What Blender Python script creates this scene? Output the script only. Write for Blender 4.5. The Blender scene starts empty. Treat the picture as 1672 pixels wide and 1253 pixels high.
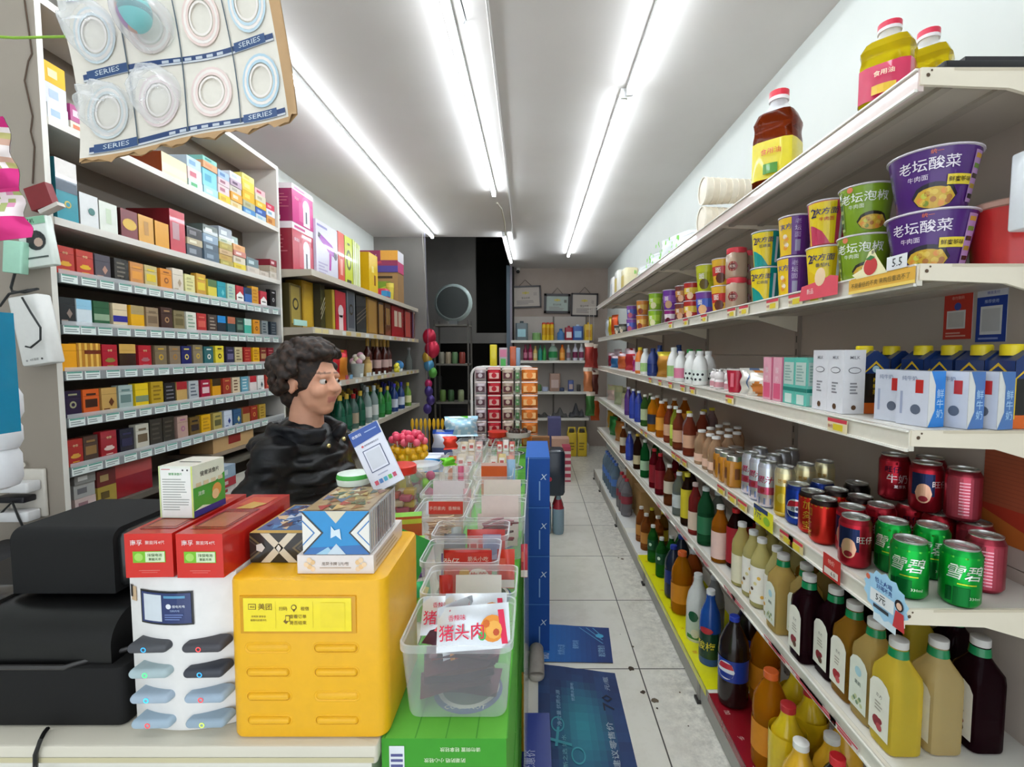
import bpy,bmesh,math,random
from mathutils import Vector,Matrix,noise
RND=random.Random(11)
SC=bpy.context.scene
COL=SC.collection
PI=math.pi
# ---------------------------------------------------------------- camera, world, exposure
F_PX,W_PX,H_PX=788.0,1672.0,1253.0
PX,PY=873.0,626.5                      # principal point of the photograph
EYE=Vector((0.0,0.0,1.41))
PITCH=math.atan(50.0/F_PX)
cam_data=bpy.data.cameras.new('camera')
cam_data.sensor_fit='HORIZONTAL'
cam_data.sensor_width=36.0
cam_data.lens=F_PX/W_PX*36.0
cam_data.shift_x=-(PX-W_PX/2)/W_PX
cam_data.clip_start=0.02
cam=bpy.data.objects.new('camera',cam_data)
cam.location=EYE
cam.rotation_euler=(PI/2-PITCH,0,0)
COL.objects.link(cam)
SC.camera=cam
SC.view_settings.view_transform='Standard'
SC.view_settings.look='None'
SC.view_settings.gamma=1.0
SC.view_settings.use_curve_mapping=False
SC.view_settings.exposure=0.2
world=bpy.data.worlds.new('world')
SC.world=world
world.use_nodes=True
world.node_tree.nodes['Background'].inputs[0].default_value=(0.86,0.93,1.0,1)
world.node_tree.nodes['Background'].inputs[1].default_value=1.7
LAMP_POWER=30.0
def P(u,v,x=None,y=None,z=None):
 """The point of the place seen at pixel (u, v) of the photograph on a plane x=, y= or z=."""
 a,b=(u-PX)/F_PX,(v-PY)/F_PX
 c,s=math.cos(PITCH),math.sin(PITCH)
 d=Vector((a,c-b*s,-s-b*c))
 if x is not None:t=(x-EYE.x)/d.x
 elif y is not None:t=(y-EYE.y)/d.y
 else:t=(z-EYE.z)/d.z
 return EYE+d*t
# ---------------------------------------------------------------- colours and materials
def hx(h):
 if not isinstance(h,str):return h
 h=h.lstrip('#')
 if len(h)==3:h=''.join(c*2 for c in h)
 r=[]
 for i in (0,2,4):
  c=int(h[i:i+2],16)/255
  r.append(c/12.92 if c<=0.04045 else ((c+0.055)/1.055) ** 2.4)
 return tuple(r)
MATS={}
def new_mat(name):
 m=bpy.data.materials.new(name)
 m.use_nodes=True
 MATS[name]=m
 nt=m.node_tree
 return m,nt,nt.nodes['Principled BSDF']
def col_mat(name,rough=.5,metal=0.,trans=0.,coat=0.,ior=1.45,speck=.06,scale=60,spec=.5,bump=0.):
 """Printed colour (attribute 'Col') with a little procedural unevenness."""
 m,nt,b=new_mat(name)
 at=nt.nodes.new('ShaderNodeAttribute'); at.attribute_name='Col'
 tc=nt.nodes.new('ShaderNodeTexCoord')
 nz=nt.nodes.new('ShaderNodeTexNoise'); nz.inputs['Scale'].default_value=scale; nz.inputs['Detail'].default_value=3
 mr=nt.nodes.new('ShaderNodeMapRange'); mr.inputs[3].default_value=1-speck; mr.inputs[4].default_value=1+speck
 mx=nt.nodes.new('ShaderNodeMix'); mx.data_type='RGBA'; mx.blend_type='MULTIPLY'; mx.inputs[0].default_value=1
 nt.links.new(tc.outputs['Object'],nz.inputs['Vector'])
 nt.links.new(nz.outputs['Fac'],mr.inputs[0])
 nt.links.new(at.outputs['Color'],mx.inputs[6]); nt.links.new(mr.outputs[0],mx.inputs[7])
 nt.links.new(mx.outputs[2],b.inputs['Base Color'])
 b.inputs['Roughness'].default_value=rough
 b.inputs['Metallic'].default_value=metal
 b.inputs['Transmission Weight'].default_value=trans
 b.inputs['Coat Weight'].default_value=coat
 b.inputs['Specular IOR Level'].default_value=spec
 b.inputs['IOR'].default_value=ior
 if bump:
  bp=nt.nodes.new('ShaderNodeBump'); bp.inputs['Strength'].default_value=bump; bp.inputs['Distance'].default_value=.004
  nt.links.new(nz.outputs['Fac'],bp.inputs['Height']); nt.links.new(bp.outputs[0],b.inputs['Normal'])
 return m
col_mat('paper',.55)
col_mat('gloss',.25,coat=.25)
col_mat('plastic',.35)
col_mat('matte',.8,speck=.1,scale=25)
col_mat('foil',.3,metal=.45,bump=.25,scale=30)
col_mat('metal',.28,metal=.75)
col_mat('steel',.3,metal=.9)
col_mat('juice',.1,trans=.65,ior=1.12,speck=.02)
col_mat('cloth',.6,speck=.2,scale=40,bump=.3)
col_mat('puffer',.38,speck=.15,scale=30,bump=.25,spec=.4)
col_mat('skin',.5,speck=.05,scale=40)
col_mat('shelfpaint',.45,speck=.05,scale=9)
col_mat('carton',.75,speck=.08,scale=30)
def clear_mat(name,opacity,rough=.12,tint=(.9,.92,.95)):
 """Thin clear plastic: mostly lets through, with a milky body and a glossy skin."""
 m,nt,b=new_mat(name)
 b.inputs['Base Color'].default_value=(*tint,1)
 b.inputs['Roughness'].default_value=rough
 tr=nt.nodes.new('ShaderNodeBsdfTransparent')
 lw=nt.nodes.new('ShaderNodeLayerWeight'); lw.inputs[0].default_value=.35
 mr=nt.nodes.new('ShaderNodeMapRange'); mr.inputs[3].default_value=opacity; mr.inputs[4].default_value=min(1,opacity+.45)
 mx=nt.nodes.new('ShaderNodeMixShader')
 nt.links.new(lw.outputs['Facing'],mr.inputs[0]); nt.links.new(mr.outputs[0],mx.inputs[0])
 nt.links.new(tr.outputs[0],mx.inputs[1]); nt.links.new(b.outputs[0],mx.inputs[2])
 nt.links.new(mx.outputs[0],nt.nodes['Material Output'].inputs[0])
 return m
clear_mat('clear',.07)
clear_mat('milky',.24,.3)
clear_mat('film',.2,.08,(.82,.85,.87))
clear_mat('smoke',.22,.05,(.25,.3,.28))
def glow_mat(name,rgb,power):
 m,nt,b=new_mat(name)
 b.inputs['Base Color'].default_value=(.9,.9,.9,1) if power>3 else (*rgb,1)
 b.inputs['Emission Color'].default_value=(*rgb,1)
 b.inputs['Emission Strength'].default_value=power
 return m
glow_mat('lamp',(.86,.94,1.0),LAMP_POWER)
for k,c in dict(blue=(.05,.45,1),red=(1,.08,.08),green=(.1,1,.3),cyan=(.05,.7,1),lime=(.7,1,.1)).items():
 glow_mat('led_'+k,c,.55)
def surf_mat(name,c1,c2,scale=3.,rough=.8,detail=6,fine=0.,bump=0.):
 m,nt,b=new_mat(name)
 tc=nt.nodes.new('ShaderNodeTexCoord')
 nz=nt.nodes.new('ShaderNodeTexNoise'); nz.inputs['Scale'].default_value=scale; nz.inputs['Detail'].default_value=detail
 rp=nt.nodes.new('ShaderNodeValToRGB')
 rp.color_ramp.elements[0].position=.35; rp.color_ramp.elements[0].color=(*hx(c1),1)
 rp.color_ramp.elements[1].position=.65; rp.color_ramp.elements[1].color=(*hx(c2),1)
 nt.links.new(tc.outputs['Object'],nz.inputs['Vector']); nt.links.new(nz.outputs['Fac'],rp.inputs[0])
 nt.links.new(rp.outputs[0],b.inputs['Base Color'])
 b.inputs['Roughness'].default_value=rough
 if bump:
  bp=nt.nodes.new('ShaderNodeBump'); bp.inputs['Strength'].default_value=bump; bp.inputs['Distance'].default_value=.01
  nt.links.new(nz.outputs['Fac'],bp.inputs['Height']); nt.links.new(bp.outputs[0],b.inputs['Normal'])
 return m
# ---------------------------------------------------------------- text as polygons (cached)
_TXT={}
def glyphs(s):
 if s in _TXT:return _TXT[s]
 c=bpy.data.curves.new('lettering','FONT')
 c.body=s; c.size=1.0; c.resolution_u=1; c.offset=0.006
 o=bpy.data.objects.new('lettering',c); COL.objects.link(o)
 dg=bpy.context.evaluated_depsgraph_get()
 me=bpy.data.meshes.new_from_object(o.evaluated_get(dg))
 vs=[(v.co.x,v.co.y) for v in me.vertices]
 fs=[tuple(p.vertices) for p in me.polygons]
 bpy.data.objects.remove(o); bpy.data.curves.remove(c); bpy.data.meshes.remove(me)
 if not vs:vs=[(0,0)]
 x0=min(v[0] for v in vs); x1=max(v[0] for v in vs); y0=min(v[1] for v in vs); y1=max(v[1] for v in vs)
 h=max(y1-y0,1e-6)
 _TXT[s]=([((x-(x0+x1)/2)/h,(y-(y0+y1)/2)/h) for x,y in vs],fs,(x1-x0)/h)
 return _TXT[s]
# ---------------------------------------------------------------- frames: f(u, v, n) -> point
def planar(o,u,v):
 o,u,v=Vector(o),Vector(u).normalized(),Vector(v).normalized()
 n=u.cross(v)
 return lambda a,b,h=0.:o+u*a+v*b+n*h
def wrapped(r,th0,z0=0.,taper=None,cx=0.,cy=0.):
 """Round body: u runs along the arc from angle th0 (counter-clockwise seen from above), v upward."""
 def f(a,b,h=0.):
  rr=taper(z0+b) if taper else r
  t=th0+a/max(r,1e-6)
  return Vector((cx+(rr+h)*math.cos(t),cy+(rr+h)*math.sin(t),z0+b))
 f.curved=True
 return f
class MB:
 """Collects polygons with a colour each and links them as ONE mesh object."""
 def __init__(s):s.v=[]; s.f=[]; s.c=[]; s.m=[]; s.s=[]
 def face(s,pts,col,m=0,sm=False):
  n=len(s.v); s.v+=[tuple(p) for p in pts]
  s.f.append(tuple(range(n,n+len(pts)))); s.c.append(hx(col)); s.m.append(m); s.s.append(sm)
 def box(s,x0,x1,y0,y1,z0,z1,col,m=0,top=None,front=None,side=None,xf=None):
  n=len(s.v)
  vs=[(x,y,z) for z in (z0,z1) for y in (y0,y1) for x in (x0,x1)]
  if xf:vs=[tuple(xf(Vector(p))) for p in vs]
  s.v+=vs
  for q,k in (((0,2,3,1),'b'),((4,5,7,6),'t'),((0,1,5,4),'f'),((2,6,7,3),'k'),((0,4,6,2),'l'),((1,3,7,5),'r')):
   s.f.append(tuple(n+i for i in q))
   c=col
   if k=='t' and top:c=top
   if k in 'fk' and front:c=front
   if k in 'lr' and side:c=side
   s.c.append(hx(c)); s.m.append(m); s.s.append(False)
  return s
 def rbox(s,x0,x1,y0,y1,z0,z1,r,col,m=0,ch=None,seg=4,xf=None,sm=True,top=None):
  """Box with rounded vertical edges and softened top and bottom."""
  ch=min(r,(z1-z0)/2.01)*.6 if ch is None else ch
  rings=[(ch,z0),(ch*.3,z0+ch*.3),(0,z0+ch),(0,z1-ch),(ch*.3,z1-ch*.3),(ch,z1)] if ch>0 else [(0,z0),(0,z1)]
  ids=[]
  for ins,z in rings:
   rr=max(r-ins,.0001); ring=[]
   for cx,cy,a0 in ((x1-ins-rr,y1-ins-rr,0),(x0+ins+rr,y1-ins-rr,90),(x0+ins+rr,y0+ins+rr,180),(x1-ins-rr,y0+ins+rr,270)):
    for k in range(seg+1):
     a=math.radians(a0+90*k/seg)
     p=Vector((cx+rr*math.cos(a),cy+rr*math.sin(a),z))
     ring.append(len(s.v)); s.v.append(tuple(xf(p) if xf else p))
   ids.append(ring)
  s._skin(ids,[col]*len(ids),m,sm,True,True,top)
  return s
 def _skin(s,ids,cols,m,sm,cap0,cap1,top=None):
  for i in range(len(ids)-1):
   a,b=ids[i],ids[i+1]; n=len(a)
   for k in range(n):
    k2=(k+1) % n
    s.f.append((a[k],a[k2],b[k2],b[k])); c=cols[i]
    s.c.append(hx(c(k,n) if callable(c) else c)); s.m.append(m[i] if isinstance(m,(list,tuple)) else m); s.s.append(sm)
  mm=m if not isinstance(m,(list,tuple)) else m[0]
  c0=cols[0](0,1) if callable(cols[0]) else cols[0]
  c1=cols[-2](0,1) if callable(cols[-2]) else cols[-2]
  if cap0:s.f.append(tuple(reversed(ids[0]))); s.c.append(hx(c0)); s.m.append(mm); s.s.append(False)
  if cap1:s.f.append(tuple(ids[-1])); s.c.append(hx(top or c1)); s.m.append(mm if not isinstance(m,(list,tuple)) else m[-1]); s.s.append(False)
 def lathe(s,prof,cols,seg=20,m=0,cx=0.,cy=0.,cap0=True,cap1=True,sq=0.,xf=None,top=None,sx=1.,sy=1.,rot=0.):
  """prof [(r, z)...], cols one colour or one per band; sq 0 round .. 1 squarish."""
  if not isinstance(cols,list):cols=[cols]*len(prof)
  while len(cols)<len(prof):cols=cols+[cols[-1]]
  ids=[]
  for j,(r,z) in enumerate(prof):
   q=sq[j] if isinstance(sq,(list,tuple)) else sq
   ring=[]
   for k in range(seg):
    a=2*PI*k/seg+rot
    ca,sa=math.cos(a),math.sin(a)
    w=1.
    if q:
     p=2+6*q
     w=1/((abs(math.cos(a-rot)) ** p+abs(math.sin(a-rot)) ** p) ** (1/p))
    p=Vector((cx+r*w*ca*sx,cy+r*w*sa*sy,z))
    ring.append(len(s.v)); s.v.append(tuple(xf(p) if xf else p))
   ids.append(ring)
  s._skin(ids,cols,m,True,cap0,cap1,top)
  return s
 def tube(s,pts,r,col,seg=8,m=0,caps=True):
  pts=[Vector(p) for p in pts]; ids=[]
  up=None
  for i,p in enumerate(pts):
   t=(pts[min(i+1,len(pts)-1)]-pts[max(i-1,0)]).normalized()
   if up is None:up=Vector((0,0,1)) if abs(t.z)<.9 else Vector((1,0,0))
   a=t.cross(up).normalized(); b=a.cross(t).normalized(); up=b
   rr=r[i] if isinstance(r,(list,tuple)) else r
   ring=[]
   for k in range(seg):
    th=-2*PI*k/seg
    ring.append(len(s.v)); s.v.append(tuple(p+a*rr*math.cos(th)+b*rr*math.sin(th)))
   ids.append(ring)
  s._skin(ids,[col]*len(ids),m,True,caps,caps)
  return s
 def sheet(s,fn,nu,nv,col,m=0,sm=True):
  """Grid surface fn(u, v) for u, v in 0..1; col a colour or col(u, v)."""
  n=len(s.v)
  for j in range(nv+1):
   for i in range(nu+1):s.v.append(tuple(fn(i/nu,j/nv)))
  for j in range(nv):
   for i in range(nu):
    a=n+j*(nu+1)+i
    s.f.append((a,a+1,a+nu+2,a+nu+1))
    s.c.append(hx(col((i+.5)/nu,(j+.5)/nv) if callable(col) else col)); s.m.append(m); s.s.append(sm)
  return s
 def ball(s,c,r,col,m=0,nu=12,nv=8,sx=1,sy=1,sz=1):
  c=Vector(c)
  def fn(u,v):
   a,b=2*PI*u,PI*(v-.5)
   return c+Vector((math.cos(a)*math.cos(b)*r*sx,math.sin(a)*math.cos(b)*r*sy,math.sin(b)*r*sz))
  return s.sheet(fn,nu,nv,col,m)
 def panel(s,f,u0,v0,u1,v1,col,n=.0005,sub=1,m=0):
  for i in range(sub):
   a,b=u0+(u1-u0)*i/sub,u0+(u1-u0)*(i+1)/sub
   s.face([f(a,v0,n),f(b,v0,n),f(b,v1,n),f(a,v1,n)],col,m)
  return s
 def poly(s,f,pts,col,n=.0006,m=0):
  if not getattr(f,'curved',0) or len(pts)<3:
   s.face([f(a,b,n) for a,b in pts],col,m); return s
  us=[p[0] for p in pts]; u0,u1=min(us),max(us)       # convex outline cut into upright strips
  def span(u):
   vs=[]
   for (a,b),(c,d) in zip(pts,pts[1:]+pts[:1]):
    if min(a,c)<=u<=max(a,c):vs+=[b,d] if a==c else [b+(d-b)*(u-a)/(c-a)]
   return min(vs),max(vs)
  k=8; e=(u1-u0)*1e-6
  for i in range(k):
   a,b=u0+e+(u1-u0-2*e)*i/k,u0+e+(u1-u0-2*e)*(i+1)/k
   (l0,h0),(l1,h1)=span(a),span(b)
   s.face([f(a,l0,n),f(b,l1,n),f(b,h1,n),f(a,h0,n)],col,m)
  return s
 def disc(s,f,u,v,r,col,n=.0008,seg=14,m=0,ry=None):
  ry=ry or r
  if getattr(f,'curved',0):return s.poly(f,[(u+r*math.cos(2*PI*k/seg),v+ry*math.sin(2*PI*k/seg)) for k in range(seg)],col,n,m)
  s.face([f(u+r*math.cos(2*PI*k/seg),v+ry*math.sin(2*PI*k/seg),n) for k in range(seg)],col,m); return s
 def text(s,f,t,u,v,h,col,n=.001,m=0,wide=1.,align='c',slant=0.,rot=0.):
  vs,fs,w=glyphs(t)
  off={'c':0,'l':w*h*wide/2,'r':-w*h*wide/2}[align]
  if getattr(f,'curved',0):n+=.0009
  k=len(s.v); ca,sa=math.cos(rot),math.sin(rot)
  for x,y in vs:
   x2,y2=(x+y*slant)*h*wide+off,y*h
   s.v.append(tuple(f(u+x2*ca-y2*sa,v+x2*sa+y2*ca,n)))
  for q in fs:s.f.append(tuple(k+i for i in q)); s.c.append(hx(col)); s.m.append(m); s.s.append(False)
  return s
 def lines(s,f,u0,v0,u1,v1,rows,col,n=.0009,rnd=None,gap=.5):
  """Rows of small print."""
  rnd=rnd or RND
  dv=(v1-v0)/rows
  for i in range(rows):
   b=v1-dv*(i+1)+dv*gap/2
   s.panel(f,u0,b,u0+(u1-u0)*rnd.uniform(.6,1),b+dv*(1-gap),col,n)
  return s
 def build(s,name,mats,parent=None,loc=None,rz=0.,fix=False,sharp=35.):
  if isinstance(mats,str):mats=[mats]
  me=bpy.data.meshes.new(name)
  me.from_pydata(s.v,[],s.f)
  for k in mats:me.materials.append(MATS[k])
  me.polygons.foreach_set('material_index',s.m)
  me.polygons.foreach_set('use_smooth',s.s)
  at=me.color_attributes.new('Col','FLOAT_COLOR','CORNER')
  buf=[]
  for q,c in zip(s.f,s.c):buf+=[c[0],c[1],c[2],1.0]*len(q)
  at.data.foreach_set('color',buf)
  if fix:
   bm=bmesh.new(); bm.from_mesh(me); bmesh.ops.recalc_face_normals(bm,faces=bm.faces[:]); bm.to_mesh(me); bm.free()
  if any(s.s):me.set_sharp_from_angle(angle=math.radians(sharp))
  me.update()
  o=bpy.data.objects.new(name,me); COL.objects.link(o)
  if parent:o.parent=parent
  if loc is not None:o.location=loc
  if rz:o.rotation_euler=(0,0,rz)
  return o
# ---------------------------------------------------------------- things
LABELS={}
def tag(o,label,cat,group=None):
 n=len(label.split())
 if not 4<=n<=16:print('LABEL LENGTH',n,label)
 if label in LABELS:print('LABEL TWICE',label)
 LABELS[label]=o.name
 o['label']=label; o['category']=cat
 if group:o['group']=group
 return o
def thing(name,label,cat,loc=(0,0,0),rz=0.,group=None):
 o=bpy.data.objects.new(name,None); o.empty_display_size=.05
 COL.objects.link(o); o.location=loc; o.rotation_euler=(0,0,rz)
 return tag(o,label,cat,group)
KIDS={}
def kids_of(root):
 return list(root.children)
def dup(root,label,loc,rz=None,group=None):
 """A copy of a thing with copies of its parts and sub-parts."""
 r=root.copy(); COL.objects.link(r); r.location=loc
 if rz is not None:r.rotation_euler=(0,0,rz)
 for ch in list(root.children):
  c=ch.copy(); COL.objects.link(c); c.parent=r
  for g in list(ch.children):
   d=g.copy(); COL.objects.link(d); d.parent=c
 r['label']=''
 return tag(r,label,root['category'],group or root.get('group'))
class Kind:
 """First use moves the original, later uses copy it."""
 def __init__(s,make):s.make=make; s.first=None
 def put(s,label,loc,rz=0.,group=None):
  if s.first is None:
   s.first=s.make(); o=s.first
   o.location=loc; o.rotation_euler=(0,0,rz)
   return tag(o,label,o['category'],group or o.get('group'))
  return dup(s.first,label,loc,rz,group)
def proto(name,cat,group=None):
 """An Empty for a Kind's maker; its label is set when it is put in place."""
 o=bpy.data.objects.new(name,None); COL.objects.link(o); o.empty_display_size=.05
 o['category']=cat
 if group:o['group']=group
 return o
def single(o,cat,group=None):
 o['category']=cat
 if group:o['group']=group
 return o
def struct(o):
 o['kind']='structure'; return o
ORD=['first','second','third','fourth','fifth','sixth','seventh','eighth','ninth','tenth','eleventh','twelfth','thirteenth',
  'fourteenth','fifteenth','sixteenth','seventeenth','eighteenth','nineteenth','twentieth','twenty-first','twenty-second','twenty-third','twenty-fourth','twenty-fifth']
# ================================================================ the room
XR,XL,HC=1.085,-1.74,2.66           # right wall, left wall, ceiling
YB,YSTEP,XSTEP=7.24,5.30,-0.355     # back wall, end of the left ceiling, corner of the back room
Y0=-1.3                                # open shop front behind the camera
surf_mat('ceiling_paint','#c9c3bf','#d0cbc8',1.2,.9)
surf_mat('wall_paint','#c0c3be','#c8cac5',1.5,.85)
surf_mat('back_wall_paint','#9c8d83','#a7998f',2.0,.85)
surf_mat('wall_shade_tone','#26231f','#2e2a27',2.0,.95)  # near-black colour stands in for the lack of light in the back room
def floor_mat():
 m,nt,b=new_mat('floor_tile')
 tc=nt.nodes.new('ShaderNodeTexCoord')
 mp=nt.nodes.new('ShaderNodeMapping')
 g=P(1044,1092.6,z=0)
 mp.inputs['Location'].default_value=(-g.x,-g.y,0)
 br=nt.nodes.new('ShaderNodeTexBrick'); br.offset=0; br.squash=1
 br.inputs['Scale'].default_value=1; br.inputs['Brick Width'].default_value=.6; br.inputs['Row Height'].default_value=.6
 br.inputs['Mortar Size'].default_value=.0035; br.inputs['Mortar Smooth'].default_value=.4
 br.inputs['Color1'].default_value=(*hx('#efebe0'),1); br.inputs['Color2'].default_value=(*hx('#eae6da'),1); br.inputs['Mortar'].default_value=(*hx('#4a453f'),1)
 nz=nt.nodes.new('ShaderNodeTexNoise'); nz.inputs['Scale'].default_value=5; nz.inputs['Detail'].default_value=9; nz.inputs['Roughness'].default_value=.75
 rp=nt.nodes.new('ShaderNodeValToRGB')
 rp.color_ramp.elements[0].position=.25; rp.color_ramp.elements[0].color=(.78,.76,.72,1)
 rp.color_ramp.elements[1].position=.52; rp.color_ramp.elements[1].color=(1,1,1,1)
 # wear: grubby band along the foot of the shelves (x > .45) with small specks
 sp=nt.nodes.new('ShaderNodeSeparateXYZ')
 ms=nt.nodes.new('ShaderNodeMapRange'); ms.inputs[1].default_value=.42; ms.inputs[2].default_value=.64; ms.inputs[3].default_value=0; ms.inputs[4].default_value=.5
 n2=nt.nodes.new('ShaderNodeTexNoise'); n2.inputs['Scale'].default_value=22; n2.inputs['Detail'].default_value=6; n2.inputs['Roughness'].default_value=.8
 r2=nt.nodes.new('ShaderNodeValToRGB'); r2.color_ramp.elements[0].position=.38; r2.color_ramp.elements[1].position=.66
 mu=nt.nodes.new('ShaderNodeMath'); mu.operation='MULTIPLY'
 mx=nt.nodes.new('ShaderNodeMix'); mx.data_type='RGBA'; mx.blend_type='MULTIPLY'; mx.inputs[0].default_value=.7
 m2=nt.nodes.new('ShaderNodeMix'); m2.data_type='RGBA'; m2.inputs[7].default_value=(*hx('#5d564c'),1)
 L=nt.links.new
 L(tc.outputs['Object'],mp.inputs[0]); L(mp.outputs[0],br.inputs['Vector']); L(tc.outputs['Object'],nz.inputs['Vector'])
 L(nz.outputs['Fac'],rp.inputs[0]); L(br.outputs['Color'],mx.inputs[6]); L(rp.outputs[0],mx.inputs[7])
 L(tc.outputs['Object'],sp.inputs[0]); L(sp.outputs['X'],ms.inputs[0]); L(tc.outputs['Object'],n2.inputs['Vector']); L(n2.outputs['Fac'],r2.inputs[0])
 L(ms.outputs[0],mu.inputs[0]); L(r2.outputs[0],mu.inputs[1]); L(mu.outputs[0],m2.inputs[0]); L(mx.outputs[2],m2.inputs[6])
 L(m2.outputs[2],b.inputs['Base Color'])
 b.inputs['Roughness'].default_value=.28
floor_mat()
T=.06
struct(MB().box(XL-T,XR+T,Y0,9.0,-T,0,'#fff').build('floor','floor_tile'))
m=MB().box(XL-T,XR+T,Y0,YSTEP,HC,HC+T,'#fff').box(XSTEP,XR+T,YSTEP,YB+T,HC,HC+T,'#fff')
struct(m.build('ceiling','ceiling_paint'))
struct(MB().box(XR,XR+T,Y0,YB+T,0,HC,'#fff').build('wall_right','wall_paint'))
struct(MB().box(XL-T,XL,Y0,9.0,0,HC,'#fff').build('wall_left','wall_paint'))
m=MB().box(XSTEP,XR,YB,YB+T,0,HC,'#fff')
struct(m.build('wall_back','back_wall_paint'))
surf_mat('return_paint','#77736f','#827d78',2.0,.9)
struct(MB().box(XL,-1.19,YSTEP,YSTEP+T,0,HC,'#fff').build('wall_return','return_paint'))
# the unlit room behind: higher, its shade put into the wall colour
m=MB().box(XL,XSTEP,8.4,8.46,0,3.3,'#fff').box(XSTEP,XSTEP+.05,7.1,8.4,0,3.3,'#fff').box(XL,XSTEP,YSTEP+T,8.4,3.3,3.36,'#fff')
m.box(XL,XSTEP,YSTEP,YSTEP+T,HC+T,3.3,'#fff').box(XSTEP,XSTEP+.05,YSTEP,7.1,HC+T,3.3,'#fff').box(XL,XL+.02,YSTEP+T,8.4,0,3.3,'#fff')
struct(m.build('wall_alcove','wall_shade_tone'))
# a lighter plastered bulkhead and lintel inside the dark room
m=MB().box(XL+.02,-.86,7.1,7.2,1.7,3.3,'#fff').box(XL+.02,XSTEP,7.05,7.2,1.55,1.7,'#fff')
struct(m.build('trim_1','return_paint'))
# steel post at the corner of the back room
m=MB().box(XSTEP-.05,XSTEP,7.0,7.08,0,HC,'#5a6a78').box(XSTEP,XSTEP+.03,7.02,7.08,0,HC,'#8f8792')
struct(m.build('trim_2','shelfpaint'))
# ceiling conduit along the room
a,b=P(795,0,z=HC-.006),P(838,392,z=HC-.006)
c=MB().tube([a+(a-b)*.4,a,a.lerp(b,.5)+Vector((.004,0,0)),b],.006,'#b9b4b0',6)
struct(c.build('trim_3','plastic'))
# ---------------------------------------------------------------- tube lights
LZ=HC-.03
def tube_light(x,ya,yb,label,gap=.0):
 t=thing('tube_light',label,'light',(x,(ya+yb)/2,LZ),0,'ceiling tube lights')
 h=(yb-ya)/2
 MB().box(-.016,.016,-h,h,.008,.03,'#d8d8d6').build('batten','plastic',t)
 m=MB(); m.tube([(0,-h+.01,-.004),(0,h-.01,-.004)],.0135,'#fff',10)
 m.build('tube','lamp',t)
 for sy in (-1,1):
  MB().box(-.015,.015,sy*h-.008,sy*h+.008,-.018,.012,'#e8e8e8').build('end_cap','plastic',t)
 return t
xr=P(1000,220,z=LZ).x; xm=P(766,160,z=LZ).x; xl=P(579,243,z=LZ).x
tube_light(xr+.01,.2,P(1045,150,z=LZ).y,'near tube light above the right shelves, running out of the picture top')
tube_light(xr-.012,P(1032,155,z=LZ).y,P(935,418,z=LZ).y,'long far tube light above the right shelves, ending near the back wall')
tube_light(xm,.15,P(809,318,z=LZ).y,'long tube light in the middle of the ceiling')
tube_light(xm-.005,P(826,384,z=LZ).y,P(841,428,z=LZ).y,'short far tube light in mid ceiling before the certificates')
tube_light(xl,.35,P(705,387,z=LZ).y,'long tube light on the left side over the cigarette cabinet')
a,b=P(811,322,z=LZ)+Vector((0,.05,-.03)),P(826,382,z=LZ)+Vector((0,-.05,-.03))
m=MB().tube([a,a.lerp(b,.3)+Vector((.012,0,.05)),a.lerp(b,.7)+Vector((.01,0,.05)),b],.006,'#b2a88f',6)
tag(m.build('lamp_cable','plastic'),'beige cable joining the two middle tube lights','cable')
a=P(733,0,z=LZ)
m=MB().tube([a+Vector((.03,-.05,.027)),a+Vector((.045,.02,-.01)),a+Vector((.045,.1,.0)),a+Vector((.03,.16,.027))],.003,'#2a2a2a',6)
tag(m.build('lamp_cable','plastic'),'short dark wire looping beside the middle tube light','cable')
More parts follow.
